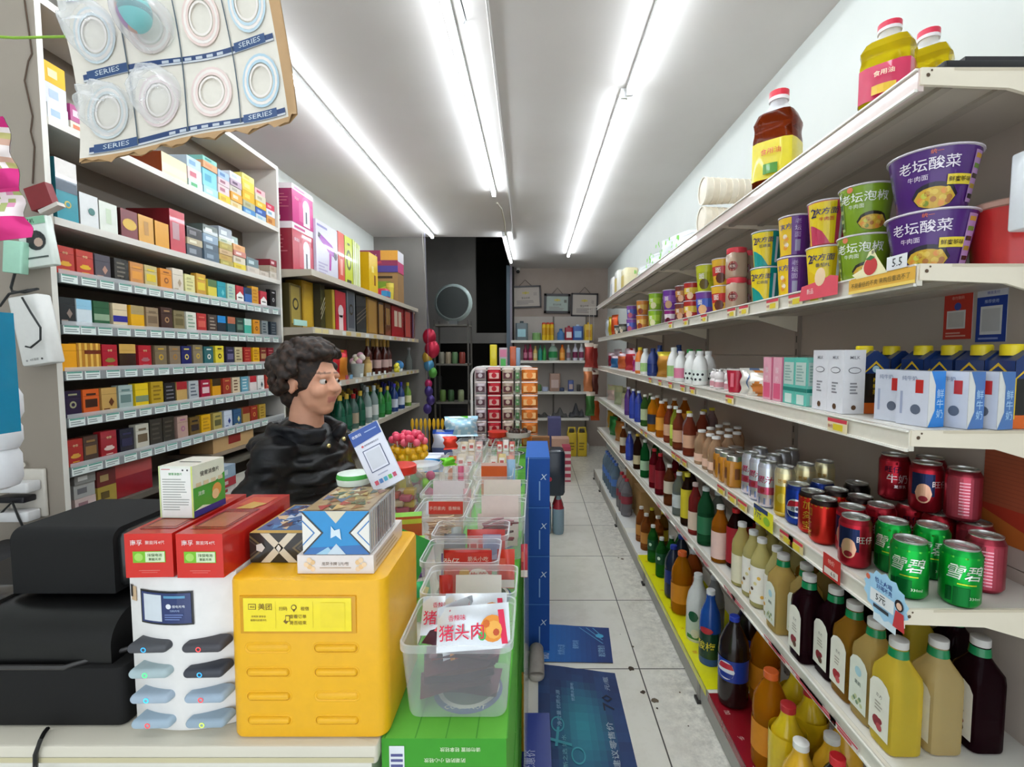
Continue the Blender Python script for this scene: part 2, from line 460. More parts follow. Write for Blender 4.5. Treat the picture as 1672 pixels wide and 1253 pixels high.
# ================================================================ right shelving
XF,XBK=.70,1.025
SH=dict(top=1.917,bowl=1.573,milk=1.266,can=.922,tea=.587)
XBASE,ZBASE=.665,.115
EDG=[.894,1.874,2.86,3.85,4.84,5.32]
YN,NB,YE=EDG[0],5,EDG[-1]
unit=thing('shelving_unit','long cream steel shelving unit against the right wall, five shelves and a base','shelving',(0,0,0))
CREAM,BOARD='#e6dcc8','#d9d6cd'
for b in range(NB):
 ya,yb=EDG[b],EDG[b+1]
 m=MB()
 for k,(z0,z1) in enumerate(((.02,.5),(.5,.95),(.95,1.4),(1.4,1.925))):
  m.box(XBK,XBK+.015,ya+.002,yb-.002,z0+.001,z1-.001,'#b5a89c')
 m.build('back_panel','shelfpaint',unit)
 for nm,z in SH.items():
  XF=.685 if nm=='top' else .70
  s=MB().box(XF+.01,XBK,ya+.001,yb-.001,z-.022,z,'#bdb3a5',top=BOARD)
  s.box(XF+.05,XF+.07,ya+.01,yb-.01,z-.03,z-.022,'#a89e90').box(XF+.16,XF+.18,ya+.01,yb-.01,z-.028,z-.022,'#a89e90')
  so=s.build('shelf','shelfpaint',unit)
  r=MB()
  # sloped price rail
  r.box(XF-.001,XF+.01,ya,yb,z-.04,z-.0006,'#ded8ca' if nm != 'top' else '#d9c6bf')
  r.box(XF-.006,XF,ya,yb,z-.041,z-.036,'#f0ece2').box(XF-.006,XF,ya,yb,z-.004,z-.0006,'#f0ece2')
  r.build('price_rail','gloss',so)
  for yy in ((ya,) if b else (ya,)):
   k=MB()
   prof=[(XF+.002,z-.0006),(XBK,z-.0006),(XBK,z-.085),(XF+.16,z-.036),(XF+.002,z-.03)]
   y0_,y1_=yy-.0035,yy+.0035
   n=len(k.v); k.v+=[(x,y0_,zz) for x,zz in prof]+[(x,y1_,zz) for x,zz in prof]
   k.f.append((0,1,2,3,4)); k.f.append((9,8,7,6,5))
   for q in range(5):k.f.append((q,q+5,(q+1) % 5+5,(q+1) % 5))
   k.c+=[hx(CREAM)]*7; k.m+=[0]*7; k.s+=[False]*7
   ff=planar((XF,y0_,z),(1,0,0),(0,0,1))
   k.disc(ff,.014,-.014,.0035,'#5a4634'); k.disc(ff,.02,-.006,.002,'#5a4634')
   k.panel(ff,.06,-.006,.32,-.001,'#cfc3ac')
   k.build('bracket','shelfpaint',so)
for b in range(NB+1):
 y=EDG[b]
 m=MB().box(XBK-.012,XBK,y-.012,y+.012,0,1.93,'#9a8e82')
 for q in range(38):m.box(XBK-.0125,XBK-.0119,y-.003,y+.003,.05+q*.05,.075+q*.05,'#3a332d')
 m.build('upright','shelfpaint',unit)
b0=MB().box(XBASE,XBK,YN,YE,ZBASE-.03,ZBASE,'#cfc9bd',top='#e3e0d6')
b0=b0.build('base_shelf','shelfpaint',unit)
MB().box(XBASE+.004,XBASE+.012,YN,YE,.004,ZBASE-.03,'#a9a69e').build('kick_plate','shelfpaint',b0)
for b in range(NB+1):
 y=EDG[b]
 MB().box(XBASE-.003,XBASE+.03,y-.012,y+.012,0,ZBASE-.002,'#8f8b84').box(XBASE-.012,XBASE+.03,y-.02,y+.02,0,.012,'#2d2a27').build('foot','shelfpaint',b0)
def on_shelf(u,xx):
 """Depth into the room of a spot at distance xx from the middle of the aisle seen in image column u."""
 return F_PX*xx/(u-PX)/math.cos(PITCH)   # used with the column only; small pitch
def Yat(u,v,x):
 return P(u,v,x=x).y
XF=.70
# ================================================================ cigarette cabinet on the left
CX=-1.42                                   # front plane
CB=-1.63                                   # back
CYN,CYF=1.452,2.72
ZA,ZB,ZTOP=1.812,2.098,2.415
ROWZ=[1.649,1.495,1.354,1.210,1.058]   # foot of the packs in each row
Z6=.905
cab=thing('cigarette_cabinet','tall white cabinet of cigarette packs behind the counter on the left','cabinet',(0,0,0))
WHT='#cfcac2'
surf_mat('wall_grey','#8b8175','#968c80',2.5,.85)
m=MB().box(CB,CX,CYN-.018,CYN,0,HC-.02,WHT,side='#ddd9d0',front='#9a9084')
m.build('side_panel','shelfpaint',cab)
MB().box(CB,CX,CYF,CYF+.018,0,ZTOP,WHT,side='#ddd9d0').build('side_panel','shelfpaint',cab)
MB().box(CB,CB+.01,CYN,CYF,.1,ZTOP,'#6f6356').build('back_panel','shelfpaint',cab)
MB().box(CB,CX,CYN,CYF+.018,ZTOP,ZTOP+.022,WHT).build('top_board','shelfpaint',cab)
# wider wall strip beside the cabinet, facing the shop front
m=MB().box(XL,CB,CYN-.018,CYN+.06,0,HC,'#fff')
struct(m.build('trim_4','wall_grey'))
for z in (ZA,ZB):
 MB().box(CB+.01,CX+.004,CYN,CYF,z-.022,z,'#d6d1c9').build('shelf','shelfpaint',cab)
def rowY(us,z):
 return [P(u,576,x=CX).y if z is None else 1.42*F_PX/(PX-u) for u in us]
def yl(u,x=CX,z=1.41):
 """Depth of image column u on the plane x at height z."""
 return (F_PX*x/(u-PX)+(z-EYE.z)*math.sin(PITCH))/math.cos(PITCH)
DK='#262a28'
for k,z in enumerate(ROWZ):
 so=MB().box(CB+.01,CX-.004,CYN,CYF,z-.012,z,DK).box(CX-.004,CX,CYN,CYF,z-.03,z,'#555d5a').build('shelf','plastic',cab)
 h=MB().box(CX,CX+.003,CYN+.005,CYF-.003,z-.028,z+.012,'#7fa69b').build('price_rail','film',so)
def pack(w,h,main,acc,design,dep=.024):
 """One cigarette pack, front towards +x, foot at the origin."""
 m=MB().box(-dep,0,-w/2,w/2,0,h,main,top=acc if design in 'tc' else main)
 f=planar((0,-w/2,0),(0,1,0),(0,0,1))
 e=.0004
 m.panel(f,0,h*.74,w,h*.745,'#00000055'[:7],e)      # lid line
 if design=='t':m.panel(f,0,h*.62,w,h,acc,e)
 if design=='b':m.panel(f,0,h*.25,w,h*.5,acc,e)
 if design=='e':
  m.disc(f,w/2,h*.47,w*.2,acc,e*2,10); m.disc(f,w/2,h*.47,w*.11,main,e*3,8)
  m.panel(f,w*.25,h*.82,w*.75,h*.88,acc,e*2)
 if design=='g':                                            # gate emblem and two characters
  m.text(f,'中华',w*.5,h*.76,h*.1,'#f0d8a0',e*3); m.disc(f,w*.5,h*.36,w*.34,acc,e*2,12,ry=h*.075); m.panel(f,w*.3,h*.36,w*.7,h*.46,acc,e*3)
  m.panel(f,w*.28,h*.14,w*.72,h*.17,acc,e*2)
 if design=='c':                                            # chevron
  m.poly(f,[(0,h*.1),(w,h*.1),(w,h*.45),(w*.5,h*.68),(0,h*.45)],'#f2eee8',e)
  m.panel(f,w*.2,h*.3,w*.8,h*.36,'#333',e*2)
 if design=='w':                                            # picture window
  m.panel(f,w*.12,h*.3,w*.88,h*.62,acc,e); m.panel(f,w*.2,h*.76,w*.8,h*.84,acc,e)
 if design=='s':                                            # vertical stripes
  for q in range(4):m.panel(f,w*(.08+.24*q),0,w*(.18+.24*q),h,acc,e)
  m.panel(f,w*.3,h*.6,w,h*.74,'#6b2a14',e*2)
 if design=='l':
  m.lines(f,w*.15,h*.2,w*.85,h*.9,4,acc,e*2,gap=.6)
 if design=='d':                                            # diamond mark
  m.poly(f,[(w*.62,h*.24),(w*.8,h*.42),(w*.62,h*.6),(w*.44,h*.42)],acc,e*2)
  m.panel(f,w*.1,h*.14,w*.5,h*.18,acc,e*2)
 return m
ROWS=[
 [(382,'red','#b5342c','#d9a02c','g',0),(495,'red','#b83a30','#e2b22c','g',0),(598,'slate','#4c4650','#b58a7a','d',0),(702,'black','#2d2a28','#6e675c','l',0),
 (789,'tan-orange','#c9884c','#e39a3c','w',0),(870,'silver-yellow','#c3b27a','#d9bb25','w',0),(951,'orange','#dd8c2e','#8a4a1c','e',0),(1020,'tall cream','#ddd2c0','#a8957a','d',.012),
 (1091,'pale yellow','#e2dc9c','#b5b07a','l',0),(1155,'tall gold','#d2a03c','#e8cf3c','w',.014),(1216,'green-yellow','#e0cf4c','#5d7a4c','t',0),(1268,'teal','#2a9aa8','#62c5cc','d',0),
 (1321,'pale green','#b5cfb8','#8aa8b0','l',0),(1370,'red chevron','#c03540','#f2eee8','c',0),(1417,'blue','#3a68ac','#2c3c58','t',0),(1458,'tall gold','#d59a34','#b87a22','l',.014),
 (1505,'red chevron','#c23a48','#f2eee8','c',0),(1560,'black','#1c1a1c','#a8a4a4','e',.02)],
 [(385,'charcoal','#2e3132','#8a7a70','d',0),(490,'white-blue','#d3dfe4','#8fc2da','t',0),(587,'green','#2f5c3e','#8fa88a','b',0),(695,'cream and indigo','#dcc8a4','#2c2c8c','b',0),
 (790,'yellow','#e3a91c','#a89468','t',0),(877,'taupe','#9a8468','#7a6650','w',0),(955,'maroon','#47312c','#a8825c','e',.006),(1027,'khaki','#877a58','#6a6040','w',0),
 (1095,'white','#d9d9cc','#8aa58c','l',0),(1157,'red','#b2302f','#d25a4c','w',0),(1215,'dark brown','#4a3c36','#9a8a7a','l',0),(1270,'blue and black','#17232f','#1f86cc','t',0),
 (1322,'dark teal','#2d4f54','#b5694c','t',0),(1370,'dark green','#33463f','#5d7a68','w',0),(1418,'mint','#49b29a','#bcd8cc','t',0),(1464,'orange','#d38a1e','#6b4418','e',0),
 (1511,'grey','#7d8688','#3d4a52','l',0),(1562,'slate','#343e48','#5a6670','l',0)],
 [(402,'orange-yellow','#eba31f','#d5861a','p',0),(515,'wide gold','#b57c2c','#e3b552','s',.003),(633,'red','#ab2030','#8c7a3c','g',0),(735,'wide dark brown','#33201a','#c99f52','t',.003),
 (835,'red','#b32430','#a8646c','g',0),(922,'taupe','#7c6c52','#c9a032','e',0),(1003,'taupe','#84725c','#a87a3c','e',0),(1071,'blue','#1f2464','#d8c468','e',0),
 (1136,'khaki','#877a60','#c9a93a','e',.006),(1196,'teal','#2c6468','#e3e8e0','e',0),(1257,'bright yellow','#e0cc3a','#3a2a18','e',.004),(1317,'navy','#2c2a48','#5c587c','w',0),
 (1365,'cream','#c9b98c','#7a6a4a','l',0),(1415,'red','#a82420','#c9583a','l',0),(1464,'yellow','#e5ad18','#b87c14','l',0),(1506,'brown-red','#7c2a22','#b58a5c','w',0),(1545,'crimson','#8c1f2c','#c96a6c','l',0)],
 [(424,'navy','#28223c','#9a9a78','e',0),(528,'orange-red','#cf5a22','#3c2218','w',0),(630,'gold','#c09a58','#5a3018','d',0),(728,'silver-green','#a8bab4','#6a8480','w',.004),
 (818,'yellow','#e8c61c','#7c8c6c','b',.006),(902,'old gold','#bb9a24','#8c701c','l',.008),(974,'black','#232224','#6a686c','l',0),(1043,'red and tan','#c4a060','#a3242c','t',0),
 (1112,'silver','#b4b8bc','#5c6470','l',0),(1178,'crimson','#a91c3c','#e8c4c8','w',0),(1241,'yellow-orange','#e3a01c','#3c2c14','t',0),(1297,'brown-red','#a1392c','#c99048','e',0),
 (1350,'cream','#d8c4a4','#6c4c38','l',0),(1401,'light blue','#6aa4b8','#c8dce0','l',0),(1446,'red and white','#e3d8d4','#b0202c','t',0),(1488,'white','#e3e0dc','#4a5c60','d',0),(1535,'red','#b93a30','#d98a5c','l',0)],
 [(437,'red','#a82a24','#d39a34','g',0),(530,'dark brown','#48342a','#8a6a3c','w',.003),(628,'wide red','#9c2228','#d8bcb0','g',.008),(732,'indigo','#1c1a2c','#2e2c48','w',.004),(821,'white floral','#c9c4b4','#6a5a44','w',.01),
 (900,'dark smoky','#38342e','#4c463e','l',.02),(970,'dark smoky','#342f2a','#4a443c','l',.02),(1050,'rosy tan','#b8968a','#a86a8c','e',.012),(1117,'dark bronze','#6a5228','#2c2428','w',0),(1182,'yellow','#e3ae1c','#b98a1c','l',0),
 (1246,'olive gold','#b4a25a','#5c5a38','w',0),(1306,'white-blue','#cdd6e4','#2c3c84','d',0),(1357,'blue','#34587c','#c9c484','d',0),(1409,'tan','#b08c4c','#8c3020','t',0),(1453,'red','#9c3222','#c9843a','e',0),(1500,'gold','#b8963a','#8a6a24','l',0)],
]
RN=['top','second','third','fourth','bottom']
for r,row in enumerate(ROWS):
 z=ROWZ[r]
 ys=[max(yl(u/3.48,CX,z+.04),CYN+.032) for u,*_ in row]
 for i,(u,nm,a,b,d,ex) in enumerate(row):
  gap=min([abs(ys[i]-y) for j,y in enumerate(ys) if j != i])
  w=min(.057 if 'wide' not in nm else .085,max(gap-.004,.05))
  if 'wide' in nm and i==1:w=.085
  if i+1<len(ys):w=min(w,2*min(abs(ys[i+1]-ys[i]),abs(ys[i]-ys[i-1]) if i else 9)*.5-.002 if 'wide' not in nm else .082)
  o=pack(w,.083+ex,a,b,d).build('cigarette_pack','gloss',None,(CX-.004-RND.uniform(0,.004),ys[i],z+.0008))
  tag(o,f'{nm} cigarette pack, {ORD[i]} from the near end of the {RN[r]} pack row','cigarette pack','cigarette packs in the cabinet rows')
 # price tags under the packs: sub-parts of their shelf
 so=[c for c in cab.children if c.name.startswith('shelf')][2+r]
 for i,y in enumerate(ys):
  m=MB(); f=planar((CX+.0035,y-.026,z-.027),(0,1,0),(0,0,1))
  m.box(CX+.003,CX+.0042,y-.026,y+.026,z-.027,z-.002,'#dfe6e2')
  m.panel(f,.002,.02,.05,.025,'#5d9a8a',.0008); m.lines(f,.004,.004,.05,.017,2,'#8b9694',.0008)
  m.build('price_tag','paper',so)
def carton(x1,y0,y1,z0,z1,dep,main,side=None,acc=None,design='',name='cigarette_carton',label='',cat='box',group=None,mat='gloss'):
 """A box standing on a left-hand shelf, front towards the aisle (+x)."""
 w,h=y1-y0,z1-z0
 m=MB().box(-dep,0,0,w,0,h,side or main,side=main)
 f=planar((0,0,0),(0,1,0),(0,0,1)); e=.0006
 if design=='lid':
  m.panel(f,0,h*.68,w,h,'#d8d2cc',e); m.panel(f,0,h*.48,w,h*.68,'#4a5664',e); m.disc(f,w*.5,h*.28,w*.16,'#d3c060',e*2); m.disc(f,w*.5,h*.28,w*.1,main,e*3)
 elif design=='spot':m.disc(f,w*.62,h*.5,w*.18,acc,e*2)
 elif design=='oval':m.disc(f,w*.5,h*.5,w*.42,acc,e*2,ry=h*.2)
 elif design=='mark':m.panel(f,w*.35,h*.3,w*.65,h*.8,acc,e)
 elif design=='band':m.panel(f,0,h*.2,w,h*.55,acc,e)
 elif design=='top':m.panel(f,0,h*.55,w,h,acc,e)
 elif design=='small':m.panel(f,w*.15,h*.3,w*.6,h*.7,acc,e)
 elif design=='frame':
  m.panel(f,w*.1,h*.06,w*.9,h*.94,acc,e); m.panel(f,w*.2,h*.1,w*.8,h*.9,main,e*2); m.panel(f,w*.35,h*.3,w*.65,h*.7,acc,e*3)
 elif design=='stripes':
  for q in range(4):
   m.poly(f,[(w*.05,h*(.1+q*.07)),(w*.95,h*(.4+q*.07)),(w*.95,h*(.43+q*.07)),(w*.05,h*(.13+q*.07))],acc,e)
 o=m.build(name,mat,None,(x1,y0,z0))
 return tag(o,label,cat,group)
def stackcol(x1,ua,ub,z,items,who,dep=.12,name='cigarette_carton',hpx=None,group=None):
 """A little stack of flat boxes; items bottom to top as (colour name, colour, accent, height)."""
 y0,y1=max(yl(ua,x1,z+.08),CYN+.004)+.002,min(yl(ub,x1,z+.08),CYF-.002)-.002
 z+=.0008
 for i,(cn,c,a,h) in enumerate(items):
  carton(x1-RND.uniform(0,.006),y0,y1,z,z+h-.0006,dep,c,None,a,'small',name,f'{cn} box, {ORD[i]} from bottom of {who}','box',group)
  z+=h
G='cartons on the upper cabinet shelves'
XA=CX-.012
D=.13
def cA(ua,ub,h,*a,**k):return carton(XA,yl(ua,XA,ZA+.05)+.001,yl(ub,XA,ZA+.05)-.001,ZA+.0008,ZA+h,k.pop('dep',D),*a,group=G,**k)
cA(92,128,.183,'#2c8c9c','#26707c',None,'lid',label='tall teal carton with a grey and white lid at the cabinet shelf near end')
cA(130,161,.105,'#d8d9d8','#8a8a88','#4c7c78','spot',label='white carton with a green spot next to the tall teal carton')
cA(162,192,.1,'#d9dcd2','#a3a39a','#c5d2b8','mark',label='plain pale carton right of the green-spotted white carton')
cA(197,225,.1,'#7a3c40','#3a1a18','#d9b04c','oval',label='maroon carton with a big gold oval on the upper cabinet shelf')
cA(226,251,.1,'#d7a04c','#8a5a20','#b98a4c','mark',label='golden carton with a pale monogram beside the maroon carton')
cA(253,276,.098,'#d99a34','#7a5018',None,'',label='plain amber carton in front of the tall red carton')
cA(278,303,.165,'#c24450','#6d1a20','#b58a90','small',dep=.17,label='tall red carton with pink front standing behind the amber carton')
stackcol(XA,306,332,ZA,[('slate','#4a5058','#8a9098',.05),('cream-striped','#b8a888','#e3dcc0',.028),('black','#1c1518','#6a6468',.045)],'dark stack on the cabinet shelf',group=G)
stackcol(XA,333,358,ZA,[('slate blue','#566878','#8a9cac',.046),('steel blue','#4c5c6a','#9aacb8',.036),('silver-blue','#8aa0b4','#cdd8e0',.036),('grey camouflage','#5c6660','#d8dcd4',.04)],'tall grey-blue stack on the cabinet shelf',group=G)
stackcol(XA,359,381,ZA,[('olive','#a8984c','#c4b860',.026),('gold','#c4a04c','#b89040',.026),('tan','#c9a878','#b08c5c',.024),('olive gold','#a89438','#c0ac4c',.03),('pale green','#c0c0a0','#8a9a7c',.02),('silver','#9aa0a8','#d4d8dc',.05)],'gold stack topped with silver on the cabinet shelf',group=G)
stackcol(XA,382,402,ZA,[('lemon','#dcc43c','#c8a82c',.03),('cream','#ddd0b8','#a89878',.034),('rose','#c47868','#e8d0c8',.026),('orange','#d99a58','#c88440',.03)],'lemon and orange stack on the cabinet shelf',group=G)
carton(XA-.04,yl(386,XA,ZA+.1),yl(402,XA,ZA+.1),ZA+.1225,ZA+.165,.08,'#9ab0a8','#2c3030','#d4e0dc','small','cigarette_carton','mint and black box on top of the orange box stack','box',G)
stackcol(XA,404,424,ZA,[('plain white','#d0c4b8','#bcb0a4',.034),('mint-grey','#6c8084','#b8ccd0',.044)],'low white stack beside the orange stack',group=G)
stackcol(XA,425,440,ZA,[('plain white','#cdc1b4','#b8aca0',.03)],'gap before the last cabinet upright',group=G)
stackcol(XA,441,457,ZA,[('plain white','#cfc4b8','#bab0a2',.04),('beige','#b8a894','#a89884',.032),('crimson','#8c2c38','#d8b0b4',.034)],'last short stack by the cabinet upright',group=G)
XB2=CX-.01
def S(ua,ub,items,who):stackcol(XB2,ua,ub,ZB,items,who,.12,'medicine_box',group='boxes on the top cabinet shelf')
S(76,112,[('white and blue','#d4d8dc','#9ab0d4',.05),('pale lilac','#cfd0d8','#a8b8d8',.06),('yellow','#dba81c','#e8d8a0',.06)],'near stack on the top cabinet shelf')
S(114,140,[('cream','#d6ccb8','#c8602c',.03),('purple','#a83c78','#e8c0d0',.05)],'short stack behind the hanging card')
carton(XB2,yl(264,XB2,ZB+.04),yl(305,XB2,ZB+.04),ZB+.0008,ZB+.085,.15,'#dccfa8','#7a3416','#f0e0b8','band','medicine_box','brown box with a cream striped front on the top cabinet shelf','box','boxes on the top cabinet shelf')
S(307,331,[('green and white','#c8dcd0','#3c9c5c',.034),('pink and white','#dcc8c4','#c06070',.05),('pale blue','#b8ccd8','#7aa0c0',.045)],'green-footed stack on the top cabinet shelf')
S(332,356,[('sky blue','#9cc8d8','#c8e0e8',.04),('aqua','#7cc4d4','#4c9cb8',.075),('salmon','#d89c70','#c8845c',.03),('mint','#84c0b4','#4c8c84',.02)],'tall aqua stack on the top cabinet shelf')
S(357,376,[('yellow','#dfbd34','#c8a020',.04),('pink floral','#d8c4c4','#a86878',.04),('rosy','#d4bcc0','#905868',.03),('light blue','#a0b8d0','#5c7ca8',.034)],'pink floral stack on the top cabinet shelf')
S(377,396,[('cream','#d8c898','#c8a868',.035),('orange','#e09c3c','#d8c8a8',.04),('grey-white','#ccc4b8','#a8a094',.03),('lilac patterned','#b8a0b0','#604860',.03),('white','#d8d8e0','#b8c0d0',.034)],'orange-banded stack on the top cabinet shelf')
S(397,417,[('blue','#4c84b8','#8cb8d8',.032),('olive grey','#b0ac88','#98946c',.034),('golden','#d8a820','#e8c84c',.05),('lemon','#dcc040','#e8d878',.05),('pale yellow','#e0d070','#d0b040',.03)],'tall yellow stack on the top cabinet shelf')
S(418,435,[('pale blue','#b8c8d0','#8cb0c0',.03),('royal blue','#34589c','#7c9cd0',.034),('amber','#dcac34','#e8cc6c',.034),('cream','#c8c0a8','#a8a088',.034),('pink','#d8a8ac','#b04c5c',.03)],'royal blue stack on the top cabinet shelf')
S(436,453,[('orange striped','#cf924c','#a86428',.05),('white','#d8d8dc','#88a8b8',.035),('crimson','#c43c54','#e090a0',.032)],'last stack on the top cabinet shelf')
# lower compartment of the cabinet
so=MB().box(CB+.01,CX,CYN,CYF,Z6-.02,Z6,'#5a564c').build('shelf','shelfpaint',cab)
Z7=.955
carton(CX-.01,yl(345),yl(412),Z7+.005,Z7+.085,.15,'#c09c6c','#a58258','#8c2420','mark','liquor_carton','tan cardboard carton with a red panel behind the cashier','box')
carton(CX-.02,yl(196,CX,Z6),yl(258,CX,Z6),Z6+.001,Z6+.13,.12,'#8c1820','#b08a64','#b0423a','top','gift_box','glossy dark red gift box on the low cabinet shelf','box')
stackcol(CX-.012,122,158,Z6,[('pink and white','#c9b4b0','#8a6a70',.045),('silver','#a8a8a4','#6c6c70',.045),('grey striped','#8c8c88','#d4d4d0',.035)],'near stack on the low cabinet shelf',name='cigarette_carton')
stackcol(CX-.012,160,192,Z6,[('mustard','#a8903c','#5c4c24',.06),('dark red','#6c2c28','#a88c5c',.055)],'mustard stack on the low cabinet shelf',name='cigarette_carton')
MB().box(CB+.01,CX-.005,yl(340),CYF,Z7-.012,Z7+.004,'#8a7a68').build('shelf','shelfpaint',cab)
stackcol(CX+.18,352,386,.8382,[('white and red','#d0ccc8','#b03840',.03),('red','#b83844','#e0c0c0',.035),('pale blue','#9cb4c8','#d0dce4',.05)],'stack on the back counter by the cashier',name='cigarette_carton',dep=.16)
m=MB().rbox(CX+.006,CX+.2,CYN+.2,CYF+.0,.78,.838,.01,'#b8b4a8',ch=.004)
m.box(CX+.01,CX+.16,CYN+.22,CYF-.02,0,.78,'#6b6258')
tag(m.build('back_counter','shelfpaint'),'low pale back counter under the cigarette cabinet','counter')
# ================================================================ second rack on the left, beyond the cabinet
RX,RBK=-1.26,XL+.01
RY0,RY1=2.76,5.26
S1,S2,S3,S4=1.883,1.556,1.229,.865
rack=thing('wall_rack','steel wall rack of gift boxes and bottles beyond the cigarette cabinet','shelving',(0,0,0))
NR=3
RB=(RY1-RY0)/NR
MB().box(RBK,RBK+.008,RY0,RY1,.05,1.9,'#8f8578').build('back_panel','shelfpaint',rack)
for z in (S1,S2,S3,S4,.45):
 x1=RX if z>.6 else RX+.04
 for b in range(NR):
  ya,yb=RY0+RB*b,RY0+RB*(b+1)
  so=MB().box(RBK+.008,x1-.008,ya+.001,yb-.001,z-.02,z,'#a39a8c',top='#c8c2b6').build('shelf','shelfpaint',rack)
  r=MB().box(x1-.008,x1,ya,yb,z-.034,z+.002,'#c9bfae')
  f=planar((x1,ya,z-.034),(0,1,0),(0,0,1))
  if z in (S2,S3):
   q=0.02
   while q<yb-ya-.08:
    w=RND.uniform(.05,.09)
    if RND.random()<.75:r.panel(f,q,.004,q+w,.03,RND.choice(['#d8cba8','#e3d39a','#d4b0a0','#e4ddd0','#c9b070','#dfe3e0']),.0006)
    q+=w+.01
  r.build('price_rail','gloss',so)
for b in range(NR+1):
 y=RY0+RB*b
 MB().box(RBK+.008,RBK+.028,y-.012,y+.012,0,1.9,'#8a8074').build('upright','shelfpaint',rack)
for z in (S1,S2,S3,S4):
 k=MB(); y=RY0
 prof=[(x,zz) for x,zz in ((RX-.004,z-.002),(RBK+.01,z-.002),(RBK+.01,z-.09),(RX-.15,z-.045),(RX-.004,z-.034))]
 k.face([(x,y-.003,zz) for x,zz in reversed(prof)],'#b3a897'); k.face([(x,y+.003,zz) for x,zz in prof],'#b3a897')
 k.build('bracket','shelfpaint',rack)
LAST=[0]
def rbx(ua,ub,vtop,zs,name,label,main,side=None,acc=None,dep=.14,deco=None,x=-1.36,group=None,cat='box',mat='gloss',vh=None):
 """Box on the rack: front face on the plane x between image columns ua and ub, top at image row vtop."""
 y0,y1=yl(ua,x,zs+.1),yl(ub,x,zs+.1)
 if group=='liquor gift boxes on the rack':
  y0=max(y0,LAST[0]+.004,RY0+.02); y1=max(y1,y0+.04); LAST[0]=y1
  y1=min(y1,RY1-.005)
 h=min(P(ua,vtop,x=x).z-zs,S1-S2-.035) if zs==S2 else P(ua,vtop,x=x).z-zs
 m=MB().box(-dep,0,0,y1-y0,0,h,main,side=main,front=side or main,top=main)
 f=planar((0,0,0),(0,1,0),(0,0,1))
 if deco:deco(m,f,y1-y0,h,acc)
 o=m.build(name,mat,None,(x,y0,zs+.001))
 return tag(o,label,cat,group)
def d_thermos(m,f,w,h,a):
 m.panel(f,0,h*.86,w,h,'#e0d6da',.0006); m.panel(f,w*.1,h*.9,w*.6,h*.95,'#c04c80',.0009)
 m.panel(f,w*.3,h*.1,w*.95,h*.62,a,.0006)
 m.disc(f,w*.65,h*.58,w*.23,a,.0007); m.disc(f,w*.65,h*.55,w*.17,'#e0d8dc',.0011)
 m.panel(f,w*.5,h*.03,w*.82,h*.55,'#e8e4e6',.0009); m.panel(f,w*.61,h*.12,w*.68,h*.44,'#5c5a66',.0012)
 m.text(f,'保温壶',w*.2,h*.66,h*.07,'#e8c8d4',.001)
 n=planar((-.14,0,0),(1,0,0),(0,0,1))
 m.panel(n,0,h*.86,.14,h,'#dccfd2',.0006); m.lines(n,.02,h*.35,.12,h*.75,5,'#c07078',.0006,gap=.75); m.panel(n,.03,h*.06,.07,h*.16,'#e0d8d8',.0006)
rbx(478,512,362,S1,'thermos_box','dark pink thermos flask box, lower of the two stacked on the rack','#b83a4c','#8c2434','#c85a68',.14,d_thermos,-1.375,'thermos flask boxes')
z1=P(478,362,x=-1.375).z+.002
rbx(477,511,299,z1,'thermos_box','magenta thermos flask box, upper of the two stacked on the rack','#c2307c','#8c1f50','#cf5590',.14,d_thermos,-1.375,'thermos flask boxes')
def d_dryer(m,f,w,h,a):
 m.panel(f,w*.05,h*.9,w*.5,h*.94,'#8a86b0',.0006)
 m.poly(f,[(w*.08,h*.72),(w*.1,h*.8),(w*.7,h*.68),(w*.92,h*.56),(w*.9,h*.46),(w*.62,h*.5)],a,.0008)
 m.poly(f,[(w*.08,h*.72),(w*.1,h*.8),(w*.2,h*.78),(w*.18,h*.7)],'#3c3048',.001)
 m.disc(f,w*.88,h*.51,w*.09,'#3a2c48',.001)
 m.poly(f,[(w*.58,h*.52),(w*.7,h*.52),(w*.64,h*.2),(w*.56,h*.2)],'#a83a9c',.0009)
 m.lines(f,w*.08,h*.08,w*.5,h*.3,4,'#b0a8c8',.0007)
rbx(517,552,358,S1,'hair_dryer_box','white box picturing a purple hair dryer on the rack','#d3d0de','#c4bcd0','#9a34a8',.12,d_dryer,-1.36)
rbx(553,563,378,S1,'slim_box','slim orange-red box beside the hair dryer box','#cf5040','#a83c30','#e8a090',.12,lambda m,f,w,h,a:m.panel(f,w*.3,h*.2,w*.7,h*.5,a),-1.36)
def d_zero(m,f,w,h,a):
 m.disc(f,w/2,h*.55,w*.36,'#5c6420',.0006,16,ry=h*.2); m.disc(f,w/2,h*.55,w*.2,'#c9d040',.0009,16,ry=h*.14)
 m.panel(f,w*.2,h*.1,w*.8,h*.16,'#4c4c20',.0006); m.panel(f,w*.35,h*.84,w*.65,h*.88,'#4c4c20',.0006)
rbx(564,576,385,S1,'slim_box','lime green box printed with a large oval ring','#c3cc3c','#98a430',None,.12,d_zero,-1.36)
for i,(a,b) in enumerate(((577,580),(580,583),(583,586),(586,589))):
 rbx(a,b-.4,392+i*3,S1,'slim_box',f'thin pale green box, {ORD[i]} of four after the lime box',['#cfd68c','#dde3b0','#c8d488','#dfe4a8'][i],'#98a430','#f0f2d8',.12,
  lambda m,f,w,h,a:m.panel(f,w*.25,h*.1,w*.6,h*.9,a),-1.36,'thin pale green boxes')
rbx(603,617,412,S1,'tall_box','bright yellow carton standing out on the rack','#dfb81c','#c99a12','#8c5a14',.12,lambda m,f,w,h,a:(m.panel(f,w*.55,h*.25,w*.75,h*.5,a),m.panel(f,w*.3,h*.55,w*.55,h*.7,'#f0dc70')),-1.33)
